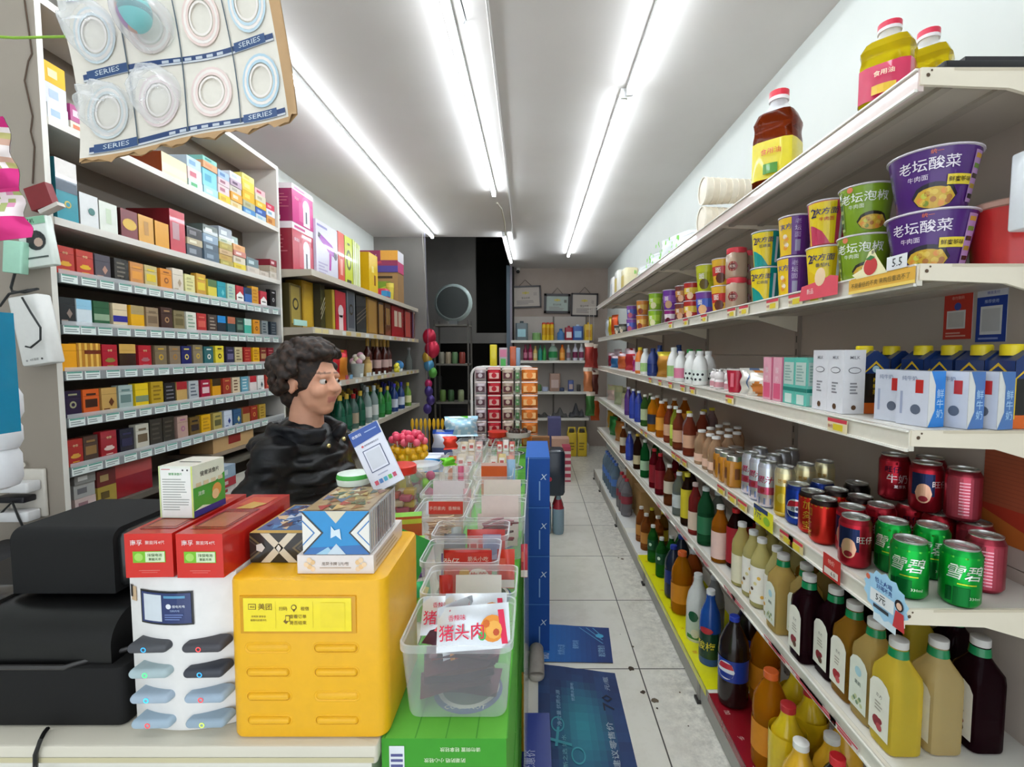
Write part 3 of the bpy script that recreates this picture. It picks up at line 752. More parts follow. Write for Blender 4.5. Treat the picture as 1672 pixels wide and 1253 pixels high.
# carton of drinks with a crisps box on it
x0=-1.30
def d_snack(m,f,w,h,a):
 n=planar((-.36,0,0),(1,0,0),(0,0,1))
 m.panel(n,0,0,.36,h*.3,'#4c3c8c',.0006); m.panel(n,.2,h*.55,.36,h,'#d99a3c',.0006)
 m.text(n,'Kind',.11,h*.72,h*.2,'#f0d8d8',.001); m.text(n,'children',.13,h*.48,h*.17,'#e85048',.001)
 m.panel(f,0,h*.5,w,h,'#d8d4d8',.0006); m.panel(f,w*.2,h*.1,w*.8,h*.4,'#c04878',.0006)
y0=yl(688,x0,S1)
hb=P(688,470,x=x0).z-S1
m=MB().box(-.27,0,0,.2,0,hb,'#a07a4c',side='#8f6b40')
n=planar((-.27,0,0),(1,0,0),(0,0,1))
m.panel(n,.02,.04,.2,hb*.7,'#7c9a2c',.0006); m.panel(n,.06,hb*.8,.22,hb*.88,'#3c2c18',.0006); m.poly(n,[(.05,hb*.3),(.17,hb*.45),(.16,hb*.55),(.05,hb*.4)],'#c0c840',.0009)
YB2=4.55
tag(m.build('drinks_carton','carton',None,(-1.275,YB2,S1+.001)),'brown cardboard drinks carton with a green print on the rack','carton')
m=MB().box(-.36,0,0,.2,0,.2,'#8c2a50',side='#c04c70',top='#7c2444')
d_snack(m,planar((0,0,0),(0,1,0),(0,0,1)),.2,.2,None)
tag(m.build('snack_carton','gloss',None,(-1.27,YB2-.01,S1+hb+.002)),'maroon snack carton with a yellow corner on top of the brown carton','carton')
m=MB(); m.lathe([(.028,0),(.036,.12),(.036,.16),(.03,.165)],['#c9b43c','#dcc850','#2c2c28'],16)
tag(m.build('snack_can','gloss',None,(-1.32,YB2-.1,S1+.001)),'yellow snack can standing before the brown drinks carton','can')
m=MB(); m.rbox(-.07,.07,-.05,.05,0,.09,.02,'#c83a50'); m.box(.02,.071,-.051,.05,.02,.07,'#3c8cc0')
tag(m.build('toy_box','gloss',None,(-1.36,YB2-.24,S1+.001)),'small red and blue box beside the yellow snack can','box')
# liquor gift boxes on the second shelf
GB='liquor gift boxes on the rack'
def fr(m,f,w,h,a):m.panel(f,w*.12,h*.06,w*.88,h*.94,a,.0006)
def emb(m,f,w,h,a):
 m.panel(f,w*.12,h*.1,w*.88,h*.95,a,.0006); m.disc(f,w*.5,h*.55,w*.26,'#3c3420',.0009); m.disc(f,w*.5,h*.55,w*.17,a,.0012)
def strp(m,f,w,h,a):
 for q in range(3):m.poly(f,[(0,h*(.22+q*.1)),(w,h*(.5+q*.1)),(w,h*(.53+q*.1)),(0,h*(.25+q*.1))],a,.0007)
def wht(m,f,w,h,a):m.panel(f,w*.3,0,w*.7,h*.4,a,.0006); m.disc(f,w*.5,h*.5,w*.25,a,.0006)
def dbl(m,f,w,h,a):
 m.panel(f,w*.2,h*.35,w*.46,h*.85,a,.0006); m.panel(f,w*.54,h*.35,w*.8,h*.85,a,.0006)
XG=-1.31
for ua,ub,vt,main,side,acc,fn,nm in (
 (472,492,462,'#6c5c28','#3c3418','#a08c40',emb,'olive gold gift box with a round emblem'),(494,512,452,'#b58c20','#8c6a18','#c9a02c',fr,'plain gold gift box'),
 (514,531,458,'#3c3c20','#28281a','#d0c8a8',strp,'dark green gift box with slanted pale stripes'),(532,545,470,'#a88c20','#7c681c','#b89c2c',fr,'narrow olive gold gift box'),
 (548,565,474,'#b01c2c','#7c1420','#e0c8c8',wht,'red gift box with a white figure'),(567,580,472,'#6c7074','#50545a','#4c5058',emb,'grey gift box with a dark seal'),
 (582,598,481,'#20201f','#181817','#5c5448',strp,'black gift box'),(600,616,484,'#8c6420','#b08430','#a87c30',fr,'bronze gift box'),(618,627,493,'#5c3818','#442a14','#9c7438',fr,'brown gift box in a gold frame'),
 (629,638,493,'#6c3c1c','#442a14','#a07c40',dbl,'brown gift box with two gold bars'),(640,659,495,'#9c1c1c','#701414','#d8b8a0',dbl,'red gift box with two pale panels'),(661,671,503,'#8c1c1c','#641414','#b04030',fr,'plain red gift box'),
 (673,679,507,'#7c1818','#501414','#4c3c70',fr,'slim red gift box with a violet panel'),(680,687,507,'#b09c80','#504c60','#8c2020',fr,'last pale gift box at the rack end')):
 XG=-1.40 if ua<500 else -1.355 if ua<530 else -1.31
 rbx(ua,ub,vt,S2,'liquor_box',nm+' on the second rack shelf',main,side,acc,.1,fn,XG,GB)
o=MB().box(-1.285,-1.281,yl(481,-1.28,S2),yl(502,-1.28,S2),S2+.003,S2+.034,'#a8d0c4').build('price_card','paper')
tag(o,'mint price card standing before the olive gold gift box','price card')
def rb(u,xx,z):                       # a spot on the rack
 return (xx,yl(u,xx,z),z+.001)
def bottle(prof,cols,seg=14,m=0,**k):return MB().lathe(prof,cols,seg,m,**k)
# third shelf: wines with gold necks, toys, a bag
def wine(c,neck,lab):
 t=proto('wine_bottle','bottle')
 bottle([(.034,0),(.036,.01),(.036,.16),(.03,.19),(.014,.22),(.013,.27)],c,14).build('body','gloss',t)
 bottle([(.0145,.235),(.0145,.3)],neck,12).build('capsule','gloss',t)
 bottle([(.0365,.05),(.0365,.12)],lab,14,cap0=False,cap1=False).build('label','paper',t)
 return t
wk=Kind(lambda:wine('#4c1c14','#c89a3c','#c9a8a0'))
for i,u in enumerate((601,610,616,622,628,634)):
 wk.put(f'dark wine bottle with a gold neck, {ORD[i]} on the third rack shelf',rb(u,-1.36-.05*(i % 2),S3),0,'gold-necked wine bottles')
m=bottle([(.03,0),(.034,.02),(.034,.1),(.02,.13),(.02,.15)],['#b8975c','#c4a468','#a88850','#8c6c3c'],14)
tag(m.build('cork_jar','matte',None,rb(600,-1.30,S3)),'tan corked jar before the gold-necked wines','jar')
def bag_mesh(w,h,d,cols,crease=.2,seed=0,seal=.1):
 """A filled pouch standing on its edge, front towards -y; cols(u, v)."""
 r=random.Random(seed); ph=[r.uniform(0,6) for _ in range(4)]
 m=MB()
 for sgn in (-1,1):
  def fn(u,v):
   puff=d*.5*(max(0,math.sin(PI*min(max((v-seal)/(1-2*seal),0),1))) ** .6)*(max(0,math.sin(PI*u)) ** .5)
   wob=crease*d*.25*math.sin(9*v+ph[0]+4*u)*math.sin(PI*u)
   return Vector(((u-.5)*w*(1-.06*math.sin(PI*v))+.004*math.sin(12*v+ph[1]),sgn*(puff+wob*.3)+.0004*sgn,v*h))
  m.sheet(fn,10,12,cols if sgn<0 else cols(.5,.5) if callable(cols) else cols)
 return m
m=bag_mesh(.14,.2,.05,lambda u,v:'#c8202c' if v>.72 or (u<.3) else '#d8842c',seed=2)
tag(m.build('snack_pouch','foil',None,rb(556,-1.30,S3),math.radians(70)),'red and orange pouch behind the cashier on the rack','pouch')
t=thing('flower_mug','grey mug holding a pink flower plush on the rack','mug',rb(584,-1.34,S3))
bottle([(.04,0),(.05,.1),(.046,.1),(.038,.01)],'#a8aca8',16).build('cup','plastic',t)
m=MB()
for k in range(6):m.ball((.035*math.cos(k*1.05),.02*math.sin(k*1.05)-.0,.13+.03*math.sin(k*1.05+.5)),.026,'#dca8b8' if k % 2 else '#e8dcd0')
m.ball((.0,-.02,.13),.022,'#dcd4b0'); m.build('plush_flower','cloth',t)
t=thing('toy_figure','small blue and white toy beside the clear bottle on the rack','toy',rb(652,-1.32,S3))
MB().ball((0,0,.06),.045,'#3c80b8').build('head','plastic',t); MB().rbox(-.03,.03,-.02,.02,0,.04,.01,'#d8dcd8').build('body','plastic',t)
t=thing('toy_figure','yellow flower-shaped toy on the front of the third rack shelf','toy',rb(648,-1.275,S3))
m=MB()
for k in range(5):m.ball((0,.03*math.cos(k*1.256),.04+.03*math.sin(k*1.256)),.022,'#d8cc30')
m.build('petals','plastic',t); MB().ball((.012,0,.04),.018,'#e3dc70').build('centre','plastic',t)
for i,u in enumerate((668,676)):
 m=bottle([(.035,0),(.038,.02),(.038,.11),(.014,.17),(.014,.21),(.017,.21),(.017,.235)],['#a8b0ac']*5+['#e0e0e0'],14)
 tag(m.build('spirit_bottle','juice',None,rb(u,-1.34,S3)),f'clear spirit bottle with a pale cap, {ORD[i]} near the rack end','bottle','clear spirit bottles')
for i,u in enumerate((566,573,590,600,604,610,619,628)):
 o=MB().box(RX-.003,RX+.001,-.022,.022,.004,.032,['#b04858','#6c9cc0','#d8dcd8'][min(i,2)]).build('price_card','paper',None,(0.004,yl(u,RX,S3),S3))
 tag(o,f'small price card, {ORD[i]} along the third rack shelf edge','price card','price cards on the third rack shelf')
# fourth shelf: rows of green and clear bottles
def liq(c,cap,lab,h=.26,r=.036):
 t=proto('liquor_bottle','bottle')
 bottle([(r*.95,0),(r,.012),(r,h*.58),(r*.8,h*.68),(r*.36,h*.8),(r*.34,h*.94)],c,14).build('body','gloss',t)
 bottle([(r*.42,h*.86),(r*.42,h)],cap,12).build('cap','gloss',t)
 bottle([(r*1.015,h*.15),(r*1.015,h*.45)],lab,14,cap0=False,cap1=False).build('label','paper',t)
 return t
LK={'green':Kind(lambda:liq('#14503a','#c9a83c','#1c5c44')),'clear':Kind(lambda:liq('#7c908c','#b8c4c8','#c8ccc8',.28)),'blue':Kind(lambda:liq('#24407c','#3c3ca8','#c8d0dc')),
  'emerald':Kind(lambda:liq('#2c7c34','#d0b040','#2c8440',.25)),'red-capped':Kind(lambda:liq('#48645c','#b02828','#a89880',.25)),'lime':Kind(lambda:liq('#6c9438','#cfc33c','#e3dfa8',.24))}
n=0
for row,xx in ((0,-1.31),(1,-1.40),(2,-1.49)):
 for u,k in zip(range(556-row*4,690,11),['green','green','red-capped','green','clear','clear','emerald','emerald','blue','blue','lime','blue'] if row==0 else ['green','green','green','red-capped','clear','emerald','green','blue','blue','lime','green','blue']):
  y=yl(u,xx,S4)
  if y>RY1-.06 or y<RY0+.06:continue
  LK[k].put(f'{k} liquor bottle, {ORD[n % 12]} along the {["front", "middle", "back"][row]} row of the fourth rack shelf',(xx,y,S4+.001),RND.uniform(0,6),'liquor bottles on the fourth rack shelf')
  n+=1
 n=0
# ================================================================ the counter
CT=.80
t=thing('shop_counter','white L-shaped shop counter with a worn pale top','counter',(0,0,0))
m=MB().rbox(-1.35,-.245,.712,1.12,CT-.03,CT,.006,'#d9d3c2',ch=.004)
m.rbox(-.558,-.25,1.1,3.3,CT-.032,CT-.001,.006,'#d4cdbc',ch=.004)
f=planar((-1.35,.7118,CT-.03),(1,0,0),(0,0,1))
m.panel(f,.0,.004,1.1,.012,'#cbc29c',.0006)
m.build('worktop','shelfpaint',t)
m=MB().box(-1.33,-.26,.73,1.1,0,CT-.03,'#e2e0d6').box(-.54,-.26,1.1,3.28,0,CT-.033,'#cfcac0')
f=planar((-1.33,.73,0),(1,0,0),(0,0,1))
m.panel(f,.86,.55,.99,.68,'#d9d3a8',.0008); m.disc(f,1.005,.715,.014,'#d9c98c',.001)
m.build('carcass','shelfpaint',t)
# yellow power-bank cabinet
SY='#f0b416'
t=thing('power_bank_cabinet','yellow rental power bank cabinet with pill-shaped slots on the counter','power bank station',(-.356,.835,CT+.0008))
m=MB()
def yx(p):                                  # front leans back a little towards the top
 k=p.z/.257
 return Vector((p.x*(1-.0*k),p.y-.004*(1-k),p.z))
m.rbox(-.124,.124,-.105,.105,0,.257,.02,SY,ch=.006,seg=6,xf=yx)
m.build('body','plastic',t)
f=planar((-.097,-.1096,.0),(1,0,.0),(0,.004/.257,1))
m=MB()
m.rbox(-.103,.078,-.108,-.104,.172,.232,.001,'#d99c0c',ch=0)
m.panel(f,.0,.176,.168,.229,'#f7e01f',.0024)
K='#7a5a0c'
m.panel(f,.008,.211,.02,.22,K,.0028); m.panel(f,.009,.212,.019,.219,'#f7e01f',.003); m.text(f,'美团',.0145,.2155,.0035,K,.0034)
m.text(f,'美团',.034,.2155,.0105,K,.003)
m.text(f,'充电快 更安全',.024,.2,.0035,K,.003); m.text(f,'租借归还更方便',.024,.194,.0035,K,.003)
m.panel(f,.05,.182,.0505,.224,'#d9c01a',.003); m.panel(f,.108,.182,.1085,.224,'#d9c01a',.003)
m.text(f,'扫码',.062,.2125,.0062,K,.003); m.text(f,'租借',.096,.2125,.0062,K,.003)
m.disc(f,.079,.2145,.0045,K,.003,12); m.disc(f,.079,.2148,.003,'#f7e01f',.0034,10); m.poly(f,[(.0755,.2125),(.0825,.2125),(.079,.207)],K,.003)
m.text(f,'查看订单',.085,.2,.0062,K,.003); m.text(f,'是否结束',.085,.19,.0062,K,.003)
m.poly(f,[(.062,.192),(.0665,.188),(.072,.194),(.0675,.198)],K,.003); m.panel(f,.0655,.192,.0725,.202,K,.0029); m.panel(f,.0665,.1932,.0715,.2008,'#f7e01f',.0033)
m.panel(f,.12,.182,.158,.222,'#f2da20',.003)
m.build('label_plate','gloss',t)
for r in range(4):
 for c in range(2):
  def pill(ins,d):
   cx,cz=-.062+c*.107,.148-r*.039
   out=[]
   for k in range(24):
    a=2*PI*k/24
    x=cx+(.027 if math.cos(a)>0 else -.027)+(.0085-ins)*math.cos(a)
    z=cz+(.0085-ins)*math.sin(a)
    out.append(yx(Vector((x,-.105-d,z))))
   return out
  m=MB(); ids=[]
  flat=(r,c) in ((0,0),(2,1))
  for ins,d in ((-.0012,-.0002),(0,.0008),(.0015,.0008),(.0025,.0002 if flat else -.0004),(.004,.0014 if flat else .003),(.006,.002 if flat else .0042)):
   ring=pill(ins,d); ids.append(list(range(len(m.v),len(m.v)+24))); m.v+=[tuple(p) for p in ring]
  m._skin(ids,[SY,SY,'#b8800a' if not flat else SY,SY,SY,SY],0,True,False,True)
  m.build('power_bank_slot','plastic',t)
# white power-bank station
t=thing('power_bank_station','white rental power bank station with eight lit slots on the counter','power bank station',(-.569,.835,CT+.0008))
m=MB(); ids=[]
HW=.258
def bow(x):return -.098+.022*(x/.086) ** 2
for z,g in ((0,.006),(.004,.001),(.01,0),(HW-.008,0),(HW-.002,.002),(HW,.006)):
 ring=[]
 for k in range(17):
  x=-.086+.172*k/16; ring.append((x*(1-g*6),bow(x)+g,z))
 for x,y in ((.086,.09),(.05,.098),(-.05,.098),(-.086,.09)):ring.append((x,y,z))
 ids.append(list(range(len(m.v),len(m.v)+len(ring)))); m.v+=ring
m._skin(ids,['#e9e7e4']*6,0,True,True,True)
m.build('body','gloss',t)
def fw(a,b,h=0.):                         # on the bowed front
 x=a; y=bow(x); n=Vector((2*.022*x/.086 ** 2,-1,0)).normalized()
 return Vector((x,y,b))+n*h
def fflat(a,b,h=0.):
 return Vector((-.058+a,bow(-.058+a),b))+Vector((-.1,-1,0))*h
m=MB()
x0,x1,z0,z1=-.058,.03,.180,.235
m.panel(fw,x0,z0,x1,z1,'#15171c',.0015,8); m.panel(fw,x0+.003,z0+.003,x1-.003,z1-.003,'#2c3a6c',.002,8)
m.panel(fw,x0+.008,z0+.006,x0+.04,z1-.006,'#d5dde4',.0025,4)
m.panel(fw,x0+.044,z1-.011,x0+.077,z1-.007,'#5c9ac0',.0025,4)
m.disc(fw,x0+.0515,z0+.031,.0042,'#e3e8f0',.0028,12); m.text(fw,'搜电充电',x0+.067,z0+.031,.0046,'#dfe5f0',.0028)
m.text(fw,'扫码充电',x0+.061,z0+.024,.0035,'#9fb4dc',.0028)
m.lines(fw,x0+.045,z0+.008,x0+.076,z0+.019,3,'#6c80b8',.0028)
m.build('screen','gloss',t)
m=MB(); m.panel(fw,-.08,.212,-.068,.236,'#cdb08c',.0012,2); m.panel(fw,-.081,.218,-.076,.238,'#2a2522',.0016,2)
m.build('torn_tape','paper',t)
SL=[['#4a4b50','#45444a'],['#a9bcc0','#3c3f48'],['#a5b6c6','#9fb2c4'],['#a3b8c8','#98acbc']]
LED=[['blue','red'],['green','blue'],['cyan','red'],['red','lime']]
for r in range(4):
 for c in range(2):
  cx,cz=(-.04,.045)[c],.148-r*.0415
  m=MB()
  # pill-shaped end of the power bank standing out of its slot
  ids=[]
  for d_,ins in ((-.01,0),(.007,0),(.0095,.0012),(.011,.0035)):
   ring=[]
   for q in range(24):
    a_=2*PI*q/24
    lx=(.024 if math.cos(a_)>0 else -.024)+(.0078-ins)*math.cos(a_)
    ring.append((cx+lx+.004+d_*-.32,bow(cx)-d_-.004,cz+(.0078-ins)*math.sin(a_)-d_*.22+lx*.02))
   ids.append(list(range(len(m.v),len(m.v)+24))); m.v+=ring
  m._skin(ids,[SL[r][c]]*4,0,True,False,True)
  pb=m.build('power_bank','plastic',t)
  m=MB(); ff=planar((cx-.0025,bow(cx)-.0153,cz-.0024),(1,0,0),(0,0,1))
  for q in range(16):
   a,b2=2*PI*q/16,2*PI*(q+1)/16
   m.face([ff(.0042*math.cos(a),.0042*math.sin(a),.0006),ff(.0042*math.cos(b2),.0042*math.sin(b2),.0006),ff(.0026*math.cos(b2),.0026*math.sin(b2),.0006),ff(.0026*math.cos(a),.0026*math.sin(a),.0006)],'#fff')
  m.build('indicator_light','led_'+LED[r][c],pb)
ZT=CT+HW+.0016
# battery boxes on the white station
def battery_box(x0,label,tilt):
 m=MB().box(0,.072,0,.21,0,.07,'#c5241c',front='#d5281e',top='#b23a34')
 f=planar((0,0,0),(1,0,0),(0,0,1))
 tp=planar((0,0,.07),(1,0,0),(0,1,0))
 m.text(f,'南孚',.018,.056,.0088,'#f3e3e0',.0008); m.text(f,'聚能环4代',.046,.056,.0062,'#f0cfc8',.0008)
 m.panel(f,.012,.024,.061,.042,'#7cc02c',.0006); m.panel(f,.031,.025,.06,.041,'#d8e8c0',.0009); m.disc(f,.021,.033,.0065,'#a8d860',.0009)
 m.text(f,'环保电池',.0455,.036,.0052,'#3c5c2c',.0013); m.text(f,'聚能无汞',.0455,.0295,.0045,'#3c5c2c',.0013)
 m.panel(f,.02,.011,.052,.0118,'#e88a80',.0006); m.panel(f,.024,.008,.048,.0086,'#e88a80',.0006)
 m.panel(tp,.008,.02,.064,.12,'#8c2a24',.0006); m.panel(tp,.014,.03,.058,.1,'#a8604c',.0009); m.panel(tp,.012,.14,.06,.19,'#c9553c',.0006); m.poly(tp,[(.02,.12),(.05,.12),(.06,.15),(.03,.16)],'#c99a4c',.001)
 o=m.build('battery_box','gloss',None,(x0,.732,ZT),tilt)
 return tag(o,label,'battery box','red battery boxes on the power bank station')
battery_box(-.637,'red battery box under the white and green medicine box, on the white station',math.radians(2.5))
b2=battery_box(-.557,'red battery box beside the black card box, on the white station',math.radians(.5))
m=MB().box(.012,.05,.15,.19,0,.002,'#d8d0d0')
ZR=ZT+.0712
# medicine box
m=MB().box(0,.058,0,.078,0,.088,'#e9ecdf',side='#e6ead4',top='#e4ded0')
f=planar((0,0,0),(1,0,0),(0,0,1)); s_=planar((.058,0,0),(0,1,0),(0,0,1)); tp=planar((0,0,.088),(1,0,0),(0,1,0))
m.panel(f,.003,.003,.055,.085,'#f0f0ea',.0005); m.panel(f,.0,.0,.0025,.088,'#cfdc9c',.0006); m.panel(f,.0555,0,.058,.088,'#d5e078',.0006)
m.text(f,'健胃消食片',.029,.075,.0045,'#3c9c4c',.0009); m.lines(f,.006,.012,.052,.068,13,'#a8aca4',.0008,gap=.62); m.panel(f,.005,.082,.02,.0835,'#d08080',.0008); m.disc(f,.042,.0815,.0016,'#555',.0009); m.disc(f,.05,.0815,.0016,'#555',.0009)
m.panel(s_,0,0,.078,.05,'#4ca43c',.0005); m.poly(s_,[(0,.05),(.078,.05),(.078,.062),(.06,.052),(.03,.047),(0,.05)],'#4ca43c',.0006)
m.panel(s_,0,0,.078,.011,'#3a3c8c',.0008); m.poly(s_,[(0,.011),(.04,.011),(.02,.016)],'#e3ecd0',.0009)
m.text(s_,'健胃消食片',.04,.071,.009,'#33302c',.0008)
for q in range(4):m.panel(s_,.006+.018*q,.05,.018+.018*q,.057,'#d8c8a0',.0009)
m.disc(s_,.056,.034,.012,'#e0a050',.0009); m.disc(s_,.052,.027,.009,'#e8c890',.0012); m.text(s_,'消食',.018,.038,.0075,'#d8ecd4',.0009)
m.panel(tp,.012,.03,.05,.034,'#4a4a48',.0006)
tag(m.build('medicine_box','gloss',None,(-.632,.80,ZR+.0012),math.radians(-2)),'white and green medicine box standing on the red battery boxes','medicine box')
# trading-card boxes
ZY=CT+.257+.0018
def xface(m,f,w,h,ground,cross,line,mid,art):
 m.panel(f,0,0,w,h,ground,.0004)
 for a,b in (((0,0),(w,h)),((0,h),(w,0))):
  dx=w*.11
  m.poly(f,[(w*.18 if a[0]==0 else 0,a[1]),(w*.34,a[1]),(w*.82,b[1]),(w*.66,b[1])],cross,.0008)
 for s in (-1,1):
  cx=w/2+s*w*.5
  for q,c in ((.44,line),(.36,ground),(.3,mid),(.24,ground)):
   m.poly(f,[(cx,h*.5+h*q),(cx-s*w*q*.62,h*.5),(cx,h*.5-h*q)],c,.001+(.5-q)*.001)
 m.poly(f,[(w*.5,h*.62),(w*.545,h*.5),(w*.5,h*.36),(w*.455,h*.5)],art,.0016)
m=MB().box(0,.097,0,.15,0,.05,'#2a2622',top='#3c5470')
f=planar((0,0,0),(1,0,0),(0,0,1)); tp=planar((0,0,.05),(1,0,0),(0,1,0))
xface(m,f,.097,.05,'#28241f','#d9cfb8','#6a5c3c','#4c4438','#e3ddd0')
m.disc(f,.018,.026,.008,'#d8d4cc',.002,5)
r_=random.Random(5)
m.panel(tp,0,0,.097,.15,'#c9a458',.0004); m.panel(tp,.004,.012,.093,.146,'#4c6c98',.0007)
for q in range(46):
 a,b,c=r_.uniform(.012,.076),r_.uniform(.018,.138),r_.uniform(.004,.012)
 an=r_.uniform(0,6)
 m.poly(tp,[(a+c*math.cos(an+k*2.1),b+c*1.4*math.sin(an+k*2.1)) for k in range(3)],r_.choice(['#8ab0d0','#2c4470','#c0ccd8','#6a4c44','#5a88b8','#d0b894','#34507c']),.001+q*.00001)
tag(m.build('card_box','gloss',None,(-.477,.79,ZY),0),'black card box with a pale X, beside the second red battery box','card box')
# white card box tray with the blue X box on top
m=MB().rbox(0,.122,0,.165,0,.03,.001,'#e6dcd6',ch=.0005,sm=False)
f=planar((0,0,0),(1,0,0),(0,0,1)); rs=planar((.122,0,0),(0,1,0),(0,0,1))
m.text(f,'龙凤卡牌 2元/包',.061,.0165,.0058,'#6a5a50',.0008); m.panel(f,.036,.009,.086,.0105,'#c0a890',.0007)
for s in (-1,1):
 for q in range(5):m.disc(f,.061+s*(.036+.005*(q % 3)),.008+.0036*q,.0042,'#e8c088' if q % 2 else '#efd0a8',.0007+.0001*q,8)
m.lines(rs,.01,.005,.15,.026,3,'#b8a898',.0007)
tag(m.build('card_box','gloss',None,(-.378,.748,ZY)),'low white card box with peach scrollwork on the yellow cabinet','card box')
m=MB().box(0,.106,0,.14,0,.07,'#d8dade',top='#8c7a64')
f=planar((0,0,0),(1,0,0),(0,0,1)); tp=planar((0,0,.07),(1,0,0),(0,1,0)); rs=planar((.106,0,0),(0,1,0),(0,0,1))
W_,H_=.106,.07
m.panel(f,0,0,W_,H_,'#1a8ccc',.0004)
m.poly(f,[(0,0),(W_,0),(W_,.016),(0,.01)],'#2c6cb0',.0006); m.poly(f,[(.02,0),(.05,.0),(.04,.012)],'#9cc8e0',.0008)
for s in (-1,1):
 cx=W_/2+s*W_/2
 for q,c in ((.5,'#33302c'),(.45,'#e9e6de'),(.3,'#3c7ab8'),(.26,'#e9e6de')):
  m.poly(f,[(cx,H_*.5+H_*q),(cx-s*W_*q*.62,H_*.5),(cx,H_*.5-H_*q)],c,.001+(.5-q)*.002)
m.poly(f,[(W_*.34,H_),(W_*.66,H_),(W_*.5,H_*.72)],'#d8d0b8',.001); m.poly(f,[(W_*.36,0),(W_*.64,0),(W_*.5,H_*.25)],'#c8d8e4',.001)
m.poly(f,[(W_*.42,H_*.38),(W_*.5,H_*.44),(W_*.58,H_*.34),(W_*.56,H_*.6),(W_*.48,H_*.56),(W_*.43,H_*.66)],'#d4e4ec',.0018)
m.panel(tp,.003,.003,.103,.137,'#a89068',.0006)
for q in range(60):
 a,b,c=r_.uniform(.01,.095),r_.uniform(.012,.128),r_.uniform(.004,.013); an=r_.uniform(0,6)
 m.poly(tp,[(a+c*math.cos(an+k*2.1),b+c*1.5*math.sin(an+k*2.1)) for k in range(3)],r_.choice(['#c4a468','#7a6a58','#5c6c88','#8c5a3c','#d0c0a0','#4c5a48','#a83c34']),.001+q*.00001)
for q in range(12):m.panel(rs,.006+q*.011,.004,.013+q*.011,.066,r_.choice(['#b8a8a0','#8c7c74','#d0c4b8','#6c5c60']),.0006)
tag(m.build('card_box','gloss',None,(-.368,.7495,ZY+.0312)),'blue foil card box with white arrow panels, on the low white card box','card box')
ZX=ZY+.1022
# payment sign leaning over the card boxes
t=thing('payment_sign','white payment sign with a blue head leaning over the card boxes','sign',(-.266,.874,ZX+.004))
t.rotation_euler=(math.radians(-14),math.radians(-27),math.radians(6))
m=MB().rbox(-.03,.03,-.003,.003,0,.122,.003,'#dfe1ec',ch=.001)
f=planar((-.03,-.0035,0),(1,0,0),(0,0,1))
m.panel(f,.001,.098,.059,.121,'#244c9c',.0004); m.poly(f,[(.001,.098),(.059,.098),(.001,.094)],'#244c9c',.0004)
m.text(f,'收款码',.014,.111,.006,'#e6ecf8',.0008); m.panel(f,.03,.11,.054,.112,'#9cb4dc',.0008)
m.disc(f,.016,.088,.0022,'#c85050',.0008); m.text(f,'推荐使用微信支付',.034,.088,.0034,'#50506c',.0008)
m.panel(f,.012,.036,.048,.08,'#40486c',.0006); m.panel(f,.0135,.0375,.0465,.0785,'#dfe1ec',.0009); m.panel(f,.016,.041,.044,.075,'#cfd2da',.0012)
for q,c in enumerate(('#c83c50','#3c70b0','#3ca0c0','#5cb04c','#c04060')):m.panel(f,.009+q*.009,.012,.0155+q*.009,.02,c,.0008)
m.panel(f,.02,.027,.04,.029,'#a8acc4',.0008)
m.build('panel','gloss',t)
m=MB().box(-.006,.006,.003,.02,0,.05,'#c9ccd6'); m.build('prop','plastic',t)
# small round tubs behind the card boxes
t=thing('candy_tub','white round tub with a red lid label behind the black card box','tub',(-.415,.955,ZY))
MB().lathe([(.022,0),(.024,.03),(.025,.032),(.025,.038),(.022,.04)],['#d8d0d0','#ece8e8'],20).build('tub','plastic',t)
m=MB(); m.disc(planar((0,0,.0405),(1,0,0),(0,1,0)),0,0,.018,'#c03448',.0004,16); m.disc(planar((0,0,.0405),(1,0,0),(0,1,0)),0,0,.01,'#d88a94',.0008,14); m.build('lid_label','gloss',t)
m=MB().lathe([(.03,0),(.032,.012),(.03,.02),(.012,.024)],['#e0ece0','#48b048','#dceade'],20)
tag(m.build('round_tub','plastic',None,(-.345,.908,ZX+.0008)),'flat green and white round tub on the blue card box','tub')
# black receipt machine on the left
BK='#090808'
t=thing('receipt_printer','bulky black receipt machine with a vented front at the counter end','printer',(-.863,.885,CT+.0008))
def round_front(m,x0,x1,y0,y1,z0,z1,rad,col,seg=8):
 """Box whose upper front edge is rolled over."""
 prof=[(y1,z0),(y1,z1)]
 for k in range(seg+1):
  a=math.radians(90+90*k/seg); prof.append((y0+rad+rad*math.cos(a),z1-rad+rad*math.sin(a)))
 prof.append((y0,z0))
 n=len(prof); b=len(m.v)
 m.v+=[(x0,y,z) for y,z in prof]+[(x1,y,z) for y,z in prof]
 m.f.append(tuple(range(b,b+n))); m.f.append(tuple(reversed(range(b+n,b+2*n))))
 for k in range(n):m.f.append((b+k,b+n+k,b+n+(k+1) % n,b+(k+1) % n))
 m.c+=[hx(col)]*(n+2); m.m+=[0]*(n+2); m.s+=[False,False]+[2<=k<n-1 for k in range(n)]
m=MB().rbox(-.25,.195,-.135,.15,0,.1,.012,BK,ch=.006); m.build('base','matte',t)
m=MB(); round_front(m,-.245,.17,-.125,.15,.1,.178,.05,BK)
m.tube([(-.24,-.131,.098),(.1,-.133,.1),(.19,-.1,.115),(.2,.1,.13)],.004,'#3a3837',6)
f=planar((-.245,-.126,.1),(1,0,0),(0,0,1))
m.build('body','plastic',t)
m=MB()
for q in range(9):
 for xx in (.055,.125):m.box(-.245+xx,-.245+xx+.06,-.1285,-.1245,.112+q*.0055,.1145+q*.0055,'#5a5752')
m.build('front_vent','plastic',t)
m=MB(); m.rbox(-.16,-.06,-.1,-.02,.17,.184,.01,'#2a2826',ch=.004); m.build('paper_cover','gloss',t)
m=MB(); m2=MB()
